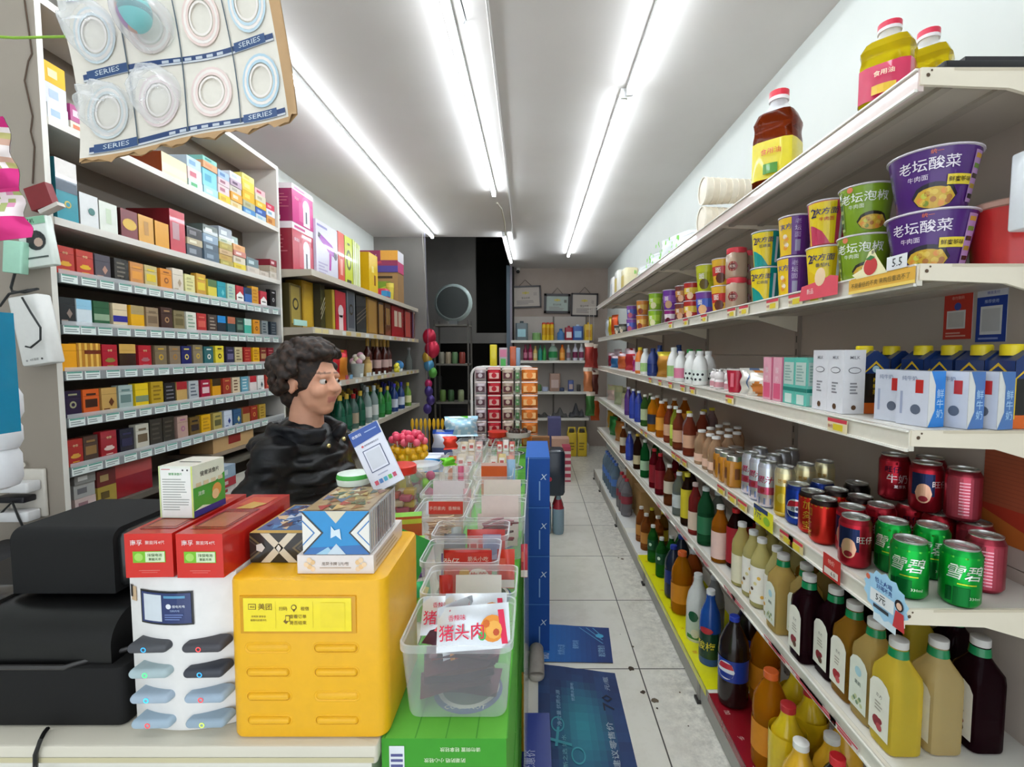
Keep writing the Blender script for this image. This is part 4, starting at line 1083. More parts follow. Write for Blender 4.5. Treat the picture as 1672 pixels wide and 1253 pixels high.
round_front(m,-.055,.125,-.06,.12,.186,.300,.02,'#0a0a0a'); m.rbox(-.04,.11,-.04,.1,.17,.188,.01,'#0c0c0b')
m.build('print_head_housing','matte',t)
m=MB(); m.rbox(.10,.15,-.05,.118,.192,.293,.02,'#191a1a',ch=.012); m.build('side_hood','gloss',t)
# behind the printer
m=MB().ball((0,0,.0),.032,'#b83a34',sz=.8,nu=18,nv=10)
tag(m.build('red_ball','plastic',None,(-.985,1.045,CT+.0255+.0008)),'red rubber ball lying behind the black receipt machine','ball')
bpy.data.objects['red_ball'].location=P(95,862,y=1.08)+Vector((0,0,-.005))
t=thing('weighing_scale','white scale display with a blue rim behind the black receipt machine','scale',(-.93,1.083,CT+.021))
m=MB().rbox(-.08,.08,-.036,.036,-.02,.08,.02,'#c9cdd4'); m.build('body','plastic',t)
m=MB().rbox(-.075,.075,-.012,.012,.08,.215,.012,'#d6d9df'); f=planar((-.07,-.0125,.105),(1,0,0),(0,0,1))
m.panel(f,.004,.006,.136,.106,'#5c6a9c',.0005); m.panel(f,.009,.01,.131,.1,'#c3c6c6',.0008); m.text(f,'8.8.8',.075,.06,.03,'#3c3e40',.0012); m.build('display','plastic',t)
# ---------------------------------------------------------------- cartons beside the counter and clear bins
GX0,GX1=-.243,-.045
def green_carton(y0,y1,z0,z1,label):
 w,h,d=GX1-GX0,z1-z0,y1-y0
 m=MB().box(0,w,0,d,0,h,'#3f9c2a',top='#63b83c',side='#58b034')
 f=planar((0,0,0),(1,0,0),(0,0,1)); tp=planar((0,0,h),(1,0,0),(0,1,0))
 m.panel(f,.012,h-.12,.036,h-.012,'#e4e8ec',.0006)
 for q in range(9):m.panel(f,.0145,h-.10+q*.0088,.0335,h-.0955+q*.0088,'#5a5c90',.0009)
 for (s,u,v,hh) in (('请勿倒置 轻拿轻放',.125,h-.018,.0075),('防潮防晒 小心轻放',.1,h-.036,.0075)):
  m.text(f,s,u,v,hh,'#dcecc8',.0008,rot=PI)
 m.text(f,'COCONUT WATER 245ml x 24',.1,h-.052,.005,'#c8e0b0',.0008,rot=PI)
 for q in range(4):m.disc(f,.07+q*.022,h-.075,.007,'#cfe6bc',.0008,14); m.disc(f,.07+q*.022,h-.075,.0052,'#3f9c2a',.001,14)
 for q in range(3):m.text(f,'净含量',.165,h-.075-q*.02,.006,'#dcecc8',.0008)
 m.disc(tp,w*.62,d*.34,.062,'#244c8c',.0005,30); m.disc(tp,w*.62,d*.36,.056,'#e8ecdc',.0007,30); m.disc(tp,w*.62,d*.36,.048,'#4c5a3c',.0009,30); m.text(tp,'COCONUT',w*.62,d*.2,.01,'#e8ecdc',.0014)
 for q in range(5):m.panel(tp,.004+q*.0485,0,.006+q*.0485,d,'#4a9c30',.0004)
 o=m.build('drinks_carton','carton',None,(GX0,y0,z0))
 return tag(o,label,'carton','green drinks cartons under the bins')
zz=(0.0008,.27,.535,.7995)
nm=('bottom','middle','top')
for j,(ya,yb) in enumerate(((.728,1.06),(1.064,1.40),(1.404,1.74),(1.744,2.08),(2.084,2.42),(2.424,2.76),(2.764,3.2))):
 for i in range(3):
  green_carton(ya,yb,zz[i]+.0008,zz[i+1],f'green drinks carton at the {nm[i]} of the {ORD[j]} stack from the front')
for i in range(4):
 z0=.001+i*.232
 m=MB().box(-.112,0,0,.42,0,.2312,'#1c50a4',top='#2a64b8')
 f=planar((-.112,0,0),(1,0,0),(0,0,1)); rs=planar((0,0,0),(0,1,0),(0,0,1))
 m.text(f,'X',.084,.14,.026,'#d8e4f4',.0008,slant=.2); m.panel(f,0,.225,.112,.2285,'#4c80c8',.0005); m.panel(f,.062,.03,.068,.12,'#8cb0e0',.0005)
 m.text(rs,'X',.2,.15,.05,'#d8e4f4',.0008); m.panel(rs,.1,.06,.3,.09,'#8cb0e0',.0006)
 tag(m.build('beer_carton','carton',None,(.07,2.2,z0)),f'blue beer carton with a white wing mark, {ORD[i]} from the floor of its stack','carton','blue beer cartons in one stack')
m=MB().box(-.1,0,0,.05,0,.93,'#8a5c34',side='#9c6a40')
tag(m.build('cardboard_sheet','carton',None,(.085,2.72,.001)),'brown cardboard sheet standing beyond the blue beer cartons','cardboard')
m=MB().box(0,.002,0,.9,0,.95,'#ffffff')
tag(m.build('plastic_sheet','film',None,(-.028,1.2,.002)),'clear plastic sheet along the side of the green cartons','sheet')
RIM='#e6d8d4'
def clear_bin(x0,x1,y0,y1,z,h,label,rim=True,group='clear bins on the counter'):
 t=thing('clear_bin',label,'bin',((x0+x1)/2,(y0+y1)/2,z+.0008),0,group)
 w,d=(x1-x0)/2,(y1-y0)/2
 m=MB(); ids=[]
 k=.86
 for f_,zz_ in ((k,0),(k+.02,.006),(.97,h-.016),(.975,h-.014),(1.0,h-.012),(1.0,h),(.965,h)):
  ring=[]
  for cx,cy,a0 in ((1,1,0),(-1,1,90),(-1,-1,180),(1,-1,270)):
   for q in range(5):
    a=math.radians(a0+90*q/4); rr=.018
    ring.append((cx*(w*f_-rr)+rr*math.cos(a),cy*(d*f_-rr)+rr*math.sin(a),zz_))
  ids.append(list(range(len(m.v),len(m.v)+20))); m.v+=ring
 m2=MB(); q0=ids[3][0]; m2.v=m.v[q0:]; m2._skin([[i-q0 for i in r_] for r_ in ids[3:]],[RIM]*4,0,True,False,False); m2.build('rim','milky',t)
 m.v=m.v[:ids[3][-1]+1]; m._skin(ids[:4],['#fff']*4,0,True,True,False); m.build('tub','clear',t)
 return t
def stand_pack(w,h,main,deco=None,seed=0,th=.012):
 """A flat sachet or card, front towards -y, foot at the origin."""
 r=random.Random(seed); m=MB()
 ph=r.uniform(0,6)
 for sg in (-1,1):
  def fn(u,v):
   pf=th*.5*(math.sin(PI*u)*math.sin(PI*v)) ** .5 if 0<u<1 and 0<v<1 else 0
   return Vector(((u-.5)*w,sg*pf+.002*math.sin(7*u+ph+3*v),v*h))
  m.sheet(fn,8,6,main)
 if deco:deco(m,planar((-w/2,-th*.5-.0022,0),(1,0,0),(0,0,1)),w,h)
 return m
# ================================================================ clear bins and what lies in them
ZC=.8003
def X_at(u,y):return (u-PX)/F_PX*y
bins={}
def B(key,ul,ur,yf,depth,label,h=.13,z=ZC):
 x0,x1=X_at(ul,yf),X_at(ur,yf)
 bins[key]=(x0,x1,yf,yf+depth,z,h)
 return clear_bin(x0,x1,yf,yf+depth,z,h,label)
B('front',640,836,.760,.165,'clear bin of dark snack sachets, nearest of the bins, on the green carton')
B('card',676,842,.930,.135,'clear bin with a blank white card, second from the front')
B('red',677,812,1.075,.145,'clear bin with a big red snack pack, third from the front')
B('grey',698,829,1.235,.12,'clear bin holding grey and red packs, fourth from the front')
B('sticks',756,857,1.375,.2,'clear bin of dark red sticks before two white cards')
B('straw',664,754,1.375,.2,'clear bin of beige straw snacks behind a red header')
B('cardl',680,758,1.60,.2,'clear bin with a white card beside the round candy jar')
B('cardr',770,860,1.60,.2,'clear bin with a plain white card above the dark red sticks')
B('orange',770,836,1.84,.22,'clear bin with an orange topped pack in the right row')
B('mixl',722,764,1.90,.22,'clear bin of pink sweets in the left row')
B('far',785,846,2.14,.26,'low clear bin of pale snack packs in the right row',.11)
B('farl',712,775,2.14,.26,'low clear bin with an orange pack in the left row',.11)
B('endr',800,845,2.50,.3,'clear bin of red and white packs near the snack rack',.11)
B('endl',735,790,2.50,.3,'clear bin of cream packs near the snack rack',.11)
def in_bin(key,fx,fy,w,h,main,deco,name,label,cat,tilt=8,dz=.004,seed=1,th=.012,mat='gloss',rz=0,group=None):
 x0,x1,y0,y1,z,hh=bins[key]
 x,y=x0+(x1-x0)*fx,y0+(y1-y0)*fy
 o=stand_pack(w,h,main,deco,seed,th).build(name,mat,None,(x,y,z+dz+.002))
 o.rotation_euler=(math.radians(-tilt),0,math.radians(rz))
 return tag(o,label,cat,group)
def flat_in(key,n,z0,dz,w,h,mains,name,label,cat,group,tilt=80,seed=1,deco=None,mat='foil'):
 """Sachets lying on each other in a bin."""
 x0,x1,y0,y1,z,hh=bins[key]
 r=random.Random(seed)
 for i in range(n):
  c=mains[i % len(mains)]
  o=stand_pack(w,h,c,deco,seed+i,.014).build(name,mat,None,(0,0,0))
  o.rotation_euler=(math.radians(-90+r.uniform(-7,7)),math.radians(r.uniform(-5,5)),math.radians(r.uniform(-18,18)))
  o.location=((x0+x1)/2+r.uniform(-.012,.012),(y0+y1)/2-h*.5+r.uniform(-.01,.01),z+z0+dz*i)
  tag(o,label.format(ORD[i]),cat,group)
# front bin: dark sachets below, white beef-tendon sachets on top
def d_dark(m,f,w,h):
 m.panel(f,w*.1,h*.3,w*.6,h*.7,'#c0303a',.001); m.panel(f,w*.62,h*.38,w*.85,h*.6,'#d8a8a0',.001); m.text(f,'香辣',w*.35,h*.5,h*.26,'#e8c8c0',.0016)
flat_in('front',8,.016,.0118,.122,.078,['#5c2a38','#6c3440','#4a2230','#743c34','#63303c'],'snack_sachet','dark red snack sachet, {} from the bottom of the front bin','sachet','dark sachets in the front bin',seed=3,deco=d_dark)
def d_white(m,f,w,h):
 m.text(f,'猪头肉',w*.36,h*.42,h*.36,'#d02848',.0016); m.text(f,'香辣味',w*.3,h*.74,h*.14,'#c84860',.0016)
 m.disc(f,w*.78,h*.45,h*.3,'#d88a34',.001,16); m.disc(f,w*.8,h*.42,h*.2,'#e0a44c',.0014,12); m.disc(f,w*.7,h*.56,h*.09,'#c86428',.0018,8); m.disc(f,w*.83,h*.36,h*.08,'#b8502c',.0018,8)
 m.poly(f,[(w*.9,h*.1),(w*.98,h*.1),(w*.94,h*.85),(w*.86,h*.85)],'#d02c4c',.0012); m.disc(f,w*.64,h*.3,h*.1,'#4ca854',.0012,9)
for i,(fx,fy,dz,w,h,tl,ro,rz) in enumerate(((.4,.5,.106,.115,.066,40,0,4),(.62,.4,.118,.115,.066,34,-4,-6),(.32,.34,.113,.115,.066,30,86,3),(.64,.16,.112,.128,.07,28,-7,-4))):
 x0,x1,y0,y1,z,hh=bins['front']
 o=stand_pack(w,h,'#dde3e8',d_white,i+20,.012).build('snack_sachet','foil',None,(x0+(x1-x0)*fx,y0+(y1-y0)*fy,z+dz-.005))
 o.rotation_euler=(math.radians(-tl),math.radians(ro),math.radians(rz))
 tag(o,['white snack sachet lying deepest at the back of the front bin','white snack sachet leaning behind the largest one in the front bin','white snack sachet with sideways red lettering in the front bin','largest white snack sachet with red lettering, topmost in the front bin'][i],'sachet','white sachets in the front bin')
card=lambda c='#e9dcd6':(lambda m,f,w,h:m.panel(f,0,0,w,h,c,.0012))
in_bin('card',.56,.62,.1,.118,'#e6dcd4',card('#ebe3dc'),'white_card','blank white card standing in the second bin','card',10,th=.002,mat='paper')
def d_red(m,f,w,h):
 m.panel(f,w*.04,h*.04,w*.96,h*.96,'#d33a30',.0006)
 m.text(f,'劲仔',w*.17,h*.78,h*.16,'#f0d8d0',.0014); m.text(f,'筋头小吃',w*.72,h*.84,h*.1,'#f0c8b8',.0014)
 m.disc(f,w*.73,h*.42,h*.24,'#ecd8c8',.001,18); m.text(f,'牛筋',w*.73,h*.5,h*.17,'#c8402c',.0016); m.text(f,'麻辣',w*.73,h*.32,h*.15,'#c8402c',.0016)
 m.disc(f,w*.44,h*.55,h*.11,'#e0a83c',.001,12); m.panel(f,w*.38,h*.1,w*.5,h*.42,'#5c6ca8',.001)
in_bin('card',.19,.7,.03,.115,'#c8342c',None,'snack_pack','narrow red snack pack at the left of the second bin','snack pack',6)
in_bin('red',.56,.5,.118,.12,'#cf3830',d_red,'snack_pack','big red snack pack with white lettering in the third bin','snack pack',6)
in_bin('red',.52,.74,.12,.11,'#b8a49c',None,'snack_pack','dull silver snack pack behind the big red one in the third bin','snack pack',6)
def d_pink(m,f,w,h):
 m.panel(f,w*.06,h*.3,w*.3,h*.8,'#e8b8b0',.0008); m.panel(f,w*.1,h*.4,w*.26,h*.7,'#d85048',.0012); m.panel(f,w*.42,h*.3,w*.9,h*.9,'#b8b0d0',.0008); m.disc(f,w*.66,h*.6,h*.2,'#8890b8',.0012)
in_bin('grey',.68,.55,.105,.115,'#d8504c',d_pink,'snack_pack','red snack pack with a lilac picture in the fourth bin','snack pack',6)
in_bin('grey',.25,.6,.06,.1,'#8c8c90',None,'snack_pack','grey snack pack at the left of the fourth bin','snack pack',8)
in_bin('grey',.22,.3,.05,.06,'#7c4c9c',None,'snack_pack','small purple snack pack low in the fourth bin','snack pack',12)
in_bin('sticks',.52,.78,.12,.135,'#ecd8d0',card('#ecdad2'),'white_card','upper blank pinkish card behind the dark red sticks','card',6,th=.002,mat='paper',dz=.01)
in_bin('sticks',.5,.52,.125,.10,'#ecd8d0',card('#ead5cd'),'white_card','lower blank pinkish card right behind the dark red sticks','card',6,th=.002,mat='paper')
x0,x1,y0,y1,z,hh=bins['sticks']
r_=random.Random(8)
for i in range(14):
 a=Vector((r_.uniform(x0+.04,x0+.08),y0+r_.uniform(.03,.07),z+.04+.0045*i))
 b_=a+Vector((r_.uniform(.06,.085),r_.uniform(-.012,.012),r_.uniform(.002,.02)))
 m=MB().tube([a,a.lerp(b_,.5)+Vector((0,0,.003)),b_],[.004,.005,.003],r_.choice(['#6c1424','#8c1c30','#4c0f1c','#7c2030']),6)
 tag(m.build('meat_stick','gloss'),f'dark red wrapped meat stick, {ORD[i]} from the bottom of its bin','snack stick','dark red meat sticks in one bin')
def d_head(m,f,w,h):
 m.panel(f,0,h*.68,w,h,'#d8483c',.0008); m.text(f,'手撕素肉',w*.25,h*.83,h*.1,'#ecc8b8',.0014); m.text(f,'香辣味',w*.75,h*.83,h*.1,'#ecc8b8',.0014)
in_bin('straw',.5,.75,.11,.125,'#d8b8a0',d_head,'snack_pack','pack with a red header in the straw snack bin','snack pack',5)
x0,x1,y0,y1,z,hh=bins['straw']
m=MB()
for i in range(60):
 a=Vector((r_.uniform(x0+.03,x1-.085),y0+r_.uniform(.04,.12),z+.05+r_.uniform(0,.045)))
 m.tube([a,a+Vector((.025,r_.uniform(-.01,.01),r_.uniform(-.004,.006))),a+Vector((.05,r_.uniform(-.015,.015),r_.uniform(-.006,.006)))],.0022,r_.choice(['#d8b490','#c8a078','#e0c8a4','#b88c64']),5)
o=m.build('straw_snack','matte'); o['kind']='stuff'; tag(o,'tangle of beige straw snacks in the clear bin','snack')
in_bin('straw',.82,.2,.03,.09,'#dce4e4',lambda m,f,w,h:m.disc(f,w*.3,h*.5,w*.3,'#4cb048',.0008),'snack_pack','thin white and green sachet standing in the straw snack bin','snack pack',-10,rz=15)
in_bin('cardl',.5,.62,.115,.13,'#e6dad6',card('#e4d9da'),'white_card','white card in the bin beside the round candy jar','card',6,th=.002,mat='paper',dz=.012)
in_bin('cardl',.28,.3,.07,.05,'#e4e6e8',card('#dfe4ea'),'paper_slip','folded white paper slip before the white card','paper',35,th=.002,mat='paper',dz=.04)
in_bin('cardl',.92,.6,.03,.11,'#e0b0b4',None,'snack_pack','pink striped sachet beside the white card','snack pack',6)
in_bin('cardr',.5,.6,.135,.135,'#ecdcd4',card('#ecdad0'),'white_card','plain white card in the bin above the dark red sticks','card',6,th=.002,mat='paper',dz=.012)
def d_or(m,f,w,h):
 m.panel(f,0,h*.62,w,h*.92,'#d4581c',.0008); m.panel(f,0,0,w,h*.55,'#e49a80',.0008); m.panel(f,0,h*.92,w,h,'#e8c0b4',.0008)
in_bin('orange',.48,.5,.105,.15,'#e4a890',d_or,'snack_pack','snack pack with a broad orange band in the right bin row','snack pack',6,dz=.006)
in_bin('orange',.92,.62,.035,.16,'#9cc4e4',None,'snack_pack','light blue sachet beside the orange banded pack','snack pack',6)
for i,(fx,c) in enumerate(((.27,'#dcd4d0'),(.5,'#d85c80'),(.73,'#e0c4c4'))):
 in_bin('mixl',fx,.5,.024,.125,c,None,'snack_pack',['whitish','hot pink','pale pink'][i]+' sweet pack in the left bin row','snack pack',6,seed=i)
for key,cols in (('far',[('white','#e4d8cc'),('cream','#e0c88c'),('salmon','#e0a090')]),('farl',[('orange','#dc7430'),('cream','#e0d4c0'),('pale','#d8d0cc')]),('endr',[('red','#d84840'),('white','#ecdcd8'),('coral','#e07468')]),('endl',[('cream','#e4d4b8'),('beige','#d8bc9c'),('rose','#dcb4b0')])):
 for i,(cn,c) in enumerate(cols):
  nmk=dict(far='low right bin',farl='low left bin',endr='bin of red packs near the snack rack',endl='bin of cream packs near the snack rack')[key]
  in_bin(key,.26+.24*i,.45,(bins[key][1]-bins[key][0])*.22,.115+.01*(i % 2),c,lambda m,f,w,h:(m.panel(f,w*.15,h*.5,w*.85,h*.85,'#f0e8e0',.0008),m.panel(f,w*.25,h*.6,w*.75,h*.75,'#c04840',.0012)),'snack_pack',f'{cn} snack pack standing in the {nmk}','snack pack',14,seed=i)
# red packs standing between the bins and the cartons
for i,(u,v,yy,w,h,c) in enumerate(((822,905,1.21,.045,.10,'#d8402c'),(853,900,1.27,.018,.09,'#c83848'))):
 o=stand_pack(w,h,c,lambda m,f,w,h:(m.panel(f,0,h*.05,w,h*.25,'#e0d0c8',.0006),m.panel(f,w*.1,h*.5,w*.5,h*.8,'#e8604c',.0006)),i).build('snack_pack','gloss',None,(X_at(u,yy)+.004,yy,ZC+.003))
 o.rotation_euler=(math.radians(-5),0,0)
 tag(o,['orange-red','slim crimson'][i]+' snack pack at the right of the fourth bin','snack pack')
# green mat and yellow card behind the yellow cabinet
o=MB().box(-.07,.07,-.001,.001,0,.14,'#1c8c2c').build('green_folder','plastic',None,(-.372,1.15,.838))
o.rotation_euler=(math.radians(-32),math.radians(24),0)
tag(o,'green plastic folder leaning behind the yellow cabinet','folder')
for i,(x,y,c,w,h,rz) in enumerate(((-.235,1.09,'#2c9c5c',.05,.07,20),(-.262,1.10,'#d8cc3c',.06,.06,-30),(-.22,1.055,'#7cb84c',.04,.05,5))):
 o=stand_pack(w,h,c,None,i+4).build('snack_pack','foil',None,(x-.03,y,.803)); o.rotation_euler=(math.radians(-30),0,math.radians(rz))
 tag(o,['dark green','yellow','light green'][i]+' sachet by the foot of the green folder','snack pack')
for i,(x,y,h,c,a) in enumerate(((-.372,1.345,.15,'#d8643c','#d8d04c'),(-.352,1.29,.10,'#8c5cb0','#d8b43c'))):
 m=MB().box(-.05,.05,-.02,.02,0,h,c,top='#7cc43c'); f=planar((-.05,-.02,0),(1,0,0),(0,0,1))
 m.panel(f,0,h*.86,.1,h*.95,a,.0006); m.panel(f,.01,h*.4,.09,h*.7,'#e0683c' if i==0 else '#d8b43c',.0006)
 tag(m.build('sweet_box','gloss',None,(x,y,.801),.2),['orange and lime sweet box behind the payment sign','purple and gold sweet box before the orange one'][i],'box')
# round jars
t=thing('candy_jar','round clear jar with green and pink sweets beside the white card bin','jar',(X_at(688,1.885),1.885,.801))
MB().lathe([(.058,0),(.064,.02),(.066,.15),(.062,.16)],'#fff',24,cap1=False).build('jar_body','clear',t)
MB().lathe([(.06,.155),(.067,.155),(.067,.172),(.06,.174)],'#c9d4d4',24).build('jar_lid','milky',t)
m=MB()
for k in range(16):
 a=k*2.4; m.ball((.032*math.cos(a),.032*math.sin(a),.022+.008*k),.019,['#6cc42c','#d84c80','#8cd03c','#e8d8c0'][k % 4],nu=8,nv=6)
o=m.build('sweets','plastic',t); o['kind']='stuff'
t=thing('candy_jar','square clear jar with a red screw lid behind the payment sign','jar',(X_at(652,1.66),1.66,.801))
MB().lathe([(.06,0),(.066,.01),(.066,.17),(.05,.19),(.045,.195)],'#fff',24,sq=.7,cap1=False).build('jar_body','smoke',t)
MB().lathe([(.05,.19),(.053,.192),(.053,.218),(.048,.222)],'#d8301c',24).build('lid','plastic',t)
m=MB()
for k in range(22):
 a=k*2.4; m.rbox(*[v for c_,s_ in ((.03*math.cos(a),.02),(.03*math.sin(a),.02)) for v in (c_-s_,c_+s_)],.01+.005*k,.03+.005*k,.006,['#c8503c','#d8b83c','#c84868','#e0c8a0'][k % 4])
o=m.build('sweets','gloss',t); o['kind']='stuff'
# lollipop drum
t=thing('lollipop_drum','yellow lollipop drum topped with pink lollipops behind the red-lidded jar','candy drum',(X_at(666,2.06),2.06,.801))
m=MB()
for k in range(3):m.lathe([(.06,.07*k),(.062,.07*k+.01),(.062,.07*k+.06),(.056,.07*k+.068)],['#e0b41c','#e8c424','#dfae18'][k],20)
f=wrapped(.062,-PI/2-.8,.02); m.panel(f,.02,.02,.06,.16,'#ecd83c',.001,4); m.build('drum','gloss',t)
for k in range(26):
 a=k*2.4; rr=.014*math.sqrt(k); z=.245+.012*(k % 3)-rr*.25
 m=MB().ball((rr*math.cos(a),rr*math.sin(a),z),.0165,'#e84868' if k % 3 else '#f06880',nu=10,nv=7); m.tube([(rr*.9*math.cos(a),rr*.9*math.sin(a),.2),(rr*math.cos(a),rr*math.sin(a),z)],.002,'#e8e0d8',5)
 m.build('lollipop','gloss',t)
m=MB()
for k in range(18):
 a=2*PI*k/18; m.ball((.066*math.cos(a),.066*math.sin(a),.2-.03*(k % 2)),.016,'#f0b81c',nu=7,nv=5)
m.build('yellow_sweets','gloss',t)
m=MB()
for k in range(5):m.tube([(0,0,.0),(.012*(k-2),-.006*(k-2),.05),(.022*(k-2),.0,.1)],[.010,.014,.005],'#d8d02c',7)
tag(m.build('yellow_toy','plastic',None,(X_at(610,1.9),1.9,.905)),'yellow spiky toy between the cashier and the lollipops','toy')
m=MB().rbox(-.05,.05,-.04,.04,0,.1025,.006,'#8a7c6c'); tag(m.build('sweet_box','gloss',None,(X_at(610,1.9),1.9,.801)),'brown sweet box under the yellow spiky toy','box')
# bags and boxes further along the counter
def pouch(u,y,z,w,h,d,cols,nm,label,rz=0,lean=0,seed=0,cat='bag',mat='foil',group=None):
 o=bag_mesh(w,h,d,cols,seed=seed).build(nm,mat,None,(X_at(u,y),y,z+.002)); o.rotation_euler=(math.radians(-lean),0,math.radians(rz))
 return tag(o,label,cat,group)
pouch(752,2.82,.915,.2,.13,.09,lambda u,v:'#58b030' if v>.85 and .3<u<.7 else '#dcecf4' if (u*5+v*3) % 1.3<.3 else '#a8d0e4','tissue_pack','light blue tissue pack with green seal on the far bins',10,30,3)
pouch(720,2.6,.84,.12,.15,.06,lambda u,v:'#2c54b0' if v>.82 else '#d4d8e8' if v>.35 else '#5c6c9c','plastic_bag','white plastic bag with a blue top behind the round jar',-8,12,4)
pouch(700,2.35,.82,.13,.1,.08,lambda u,v:'#2c7cb8' if v<.55 else '#d8dce8','plastic_bag','crumpled blue and white bag behind the round jar',5,30,5)
pouch(735,2.42,.92,.07,.07,.05,'#dc3c28','snack_pouch','small red pouch on the low left bin',20,30,6)
pouch(733,2.02,.93,.06,.045,.03,'#6cc42c','snack_pouch','small lime pouch on the pink sweets bin',30,50,7)
m=MB().lathe([(.05,0),(.06,.03),(.05,.034)],['#d83420','#c82c1c'],16); tag(m.build('red_bowl','plastic',None,(X_at(812,2.84),2.84,.915)),'shallow red bowl at the foot of the snack rack','bowl')
m=MB()
r2=random.Random(4)
for k in range(14):m.ball((r2.uniform(-.05,.05),r2.uniform(-.03,.03),.015+r2.uniform(0,.018)),.018,r2.choice(['#3c241c','#2c1c18','#4a2c20']),nu=7,nv=5)
m.lathe([(.07,0),(.078,.03),(.074,.03)],'#d8d0c8',16,cap1=False); o=m.build('date_bowl','plastic',None,(X_at(846,2.84),2.84,.915)); tag(o,'pale bowl of dark dried fruit beside the shallow red bowl','bowl')
# golden party sticks
for i in range(9):
 u,y=676+i*6,3.0
 m=MB().tube([(0,0,0),(.004*(i-4),0,.16)],.0025,'#b8862c',6); m.lathe([(.002,.12),(.011,.16),(.008,.19),(.002,.2)],'#d8a81c',8,cx=.004*(i-4))
 o=m.build('gold_stick','gloss',None,(X_at(u,y),y,.801)); tag(o,f'golden party stick, {ORD[i]} from left before the dark room','party stick','golden party sticks')
# ================================================================ the cashier
def blob_mesh(name,blobs,voxel,col,mat,parent=None,smooth=2,colfn=None,wrinkle=None):
 """One continuous skin over ellipsoids (centre, radii or radius, optional rotation)."""
 bm=bmesh.new()
 for b in blobs:
  c,r=Vector(b[0]),b[1]
  if not isinstance(r,(tuple,list)):r=(r,r,r)
  M=Matrix.Translation(c)
  if len(b)>2:M=M @ b[2].to_4x4()
  M=M @ Matrix.Diagonal((*r,1))
  bmesh.ops.create_icosphere(bm,subdivisions=2,radius=1,matrix=M)
 me=bpy.data.meshes.new(name); bm.to_mesh(me); bm.free()
 o=bpy.data.objects.new(name,me); COL.objects.link(o)
 md=o.modifiers.new('skin','REMESH'); md.mode='VOXEL'; md.voxel_size=voxel
 dg=bpy.context.evaluated_depsgraph_get()
 m2=bpy.data.meshes.new_from_object(o.evaluated_get(dg))
 o.modifiers.clear()
 bm=bmesh.new(); bm.from_mesh(m2)
 for _ in range(smooth):bmesh.ops.smooth_vert(bm,verts=bm.verts[:],factor=.5,use_axis_x=True,use_axis_y=True,use_axis_z=True)
 if wrinkle:
  bm.normal_update()
  for v in bm.verts:
   c=v.co
   q=Vector((c.x*wrinkle[1],c.y*wrinkle[1],c.z*wrinkle[2]))
   v.co=c+v.normal*wrinkle[0]*(noise.noise(q)+.5*noise.noise(q*2.3+Vector((5,1,2))))
 bm.to_mesh(m2); bm.free()
 m2.name=name; o.data=m2; bpy.data.meshes.remove(me)
 m2.materials.append(MATS[mat])
 m2.polygons.foreach_set('use_smooth',[True]*len(m2.polygons))
 at=m2.color_attributes.new('Col','FLOAT_COLOR','CORNER')
 buf=[]
 vc=[hx(colfn(v.co)) if colfn else hx(col) for v in m2.vertices]
 for p in m2.polygons:
  for vi in p.vertices:buf+=[*vc[vi],1.0]
 at.data.foreach_set('color',buf)
 if parent:o.parent=parent
 return o
def chain(pts,rad,n=6):
 out=[]
 for (a,ra),(b,rb_) in zip(zip(pts,rad),zip(pts[1:],rad[1:])):
  a,b=Vector(a),Vector(b)
  for k in range(n+1):out.append((a.lerp(b,k/n),ra+(rb_-ra)*k/n))
 return out
HZ=1.312                                    # middle of the head
body=[]
hp=Vector((0,-.015,HZ))
def H(x,y,z):return hp+Vector((x,y,z))
body+=[(H(0,.012,.028),(.074,.09,.084)),(H(0,-.022,-.035),(.058,.062,.066)),(H(0,-.045,-.078),(.033,.03,.024)),(H(.032,-.055,-.022),(.03,.028,.026)),(H(-.032,-.055,-.022),(.03,.028,.026)),
   (H(0,-.066,.03),(.05,.018,.014))]
body+=chain([H(0,-.082,.012),H(0,-.098,-.016)],[.009,.0125],4)+[(H(.012,-.09,-.018),.0085),(H(-.012,-.09,-.018),.0085)]
body+=[(H(s*.03,-.0725,.0205),(.017,.0105,.0065)) for s in (-1,1)]+[(H(s*.03,-.0705,-.004),(.016,.009,.006)) for s in (-1,1)]
body+=[(H(0,-.0775,-.046),(.02,.008,.0045)),(H(0,-.0765,-.053),(.017,.008,.005)),(H(.076,.01,-.004),(.008,.018,.028)),(H(-.076,.01,-.004),(.008,.018,.028))]
body+=chain([H(0,.02,-.06),(0,.012,1.15)],[.05,.058],5)
body+=[((0,.01,1.1),(.12,.08,.05)),((0,.01,1.0),(.13,.09,.1)),((0,.01,.88),(.12,.085,.1)),((0,.012,.76),(.13,.09,.09))]
for s in (-1,1):
 body+=chain([(s*.125,.012,1.10),(s*.18,.035,.93)],[.05,.04],6)
 hand=Vector((s*.05,-.17,.855))
 body+=chain([(s*.18,.035,.93),(s*.08,-.11,.875)],[.04,.027],8)
 pal=(hand+Vector((-s*.0,.03,0)))
 body+=chain([(s*.08,-.11,.875),pal],[.027,.024],3)+[(pal+Vector((0,-.02,0)),(.036,.04,.015))]
 d=(hand-Vector((s*.08,-.11,.875))).normalized(); q=d.cross(Vector((0,0,1))).normalized()
 for k,ln in enumerate((.058,.07,.066,.05)):
  a=pal+d*.045+q*(k-1.5)*.021
  body+=chain([a,a+d*ln*.55+Vector((0,0,.004)),a+d*ln+Vector((0,0,-.012))],[.0095,.009,.0075],4)
 a=pal-q*s*.03
 body+=chain([a,a+d*.03-q*s*.022,a+d*.058-q*s*.026],[.011,.0105,.008],4)
 body+=chain([(s*.075,.012,.74),(s*.085,.0,.42),(s*.085,.02,.06)],[.078,.055,.036],8)
 body+=[((s*.085,-.05,.032),(.036,.1,.031))]
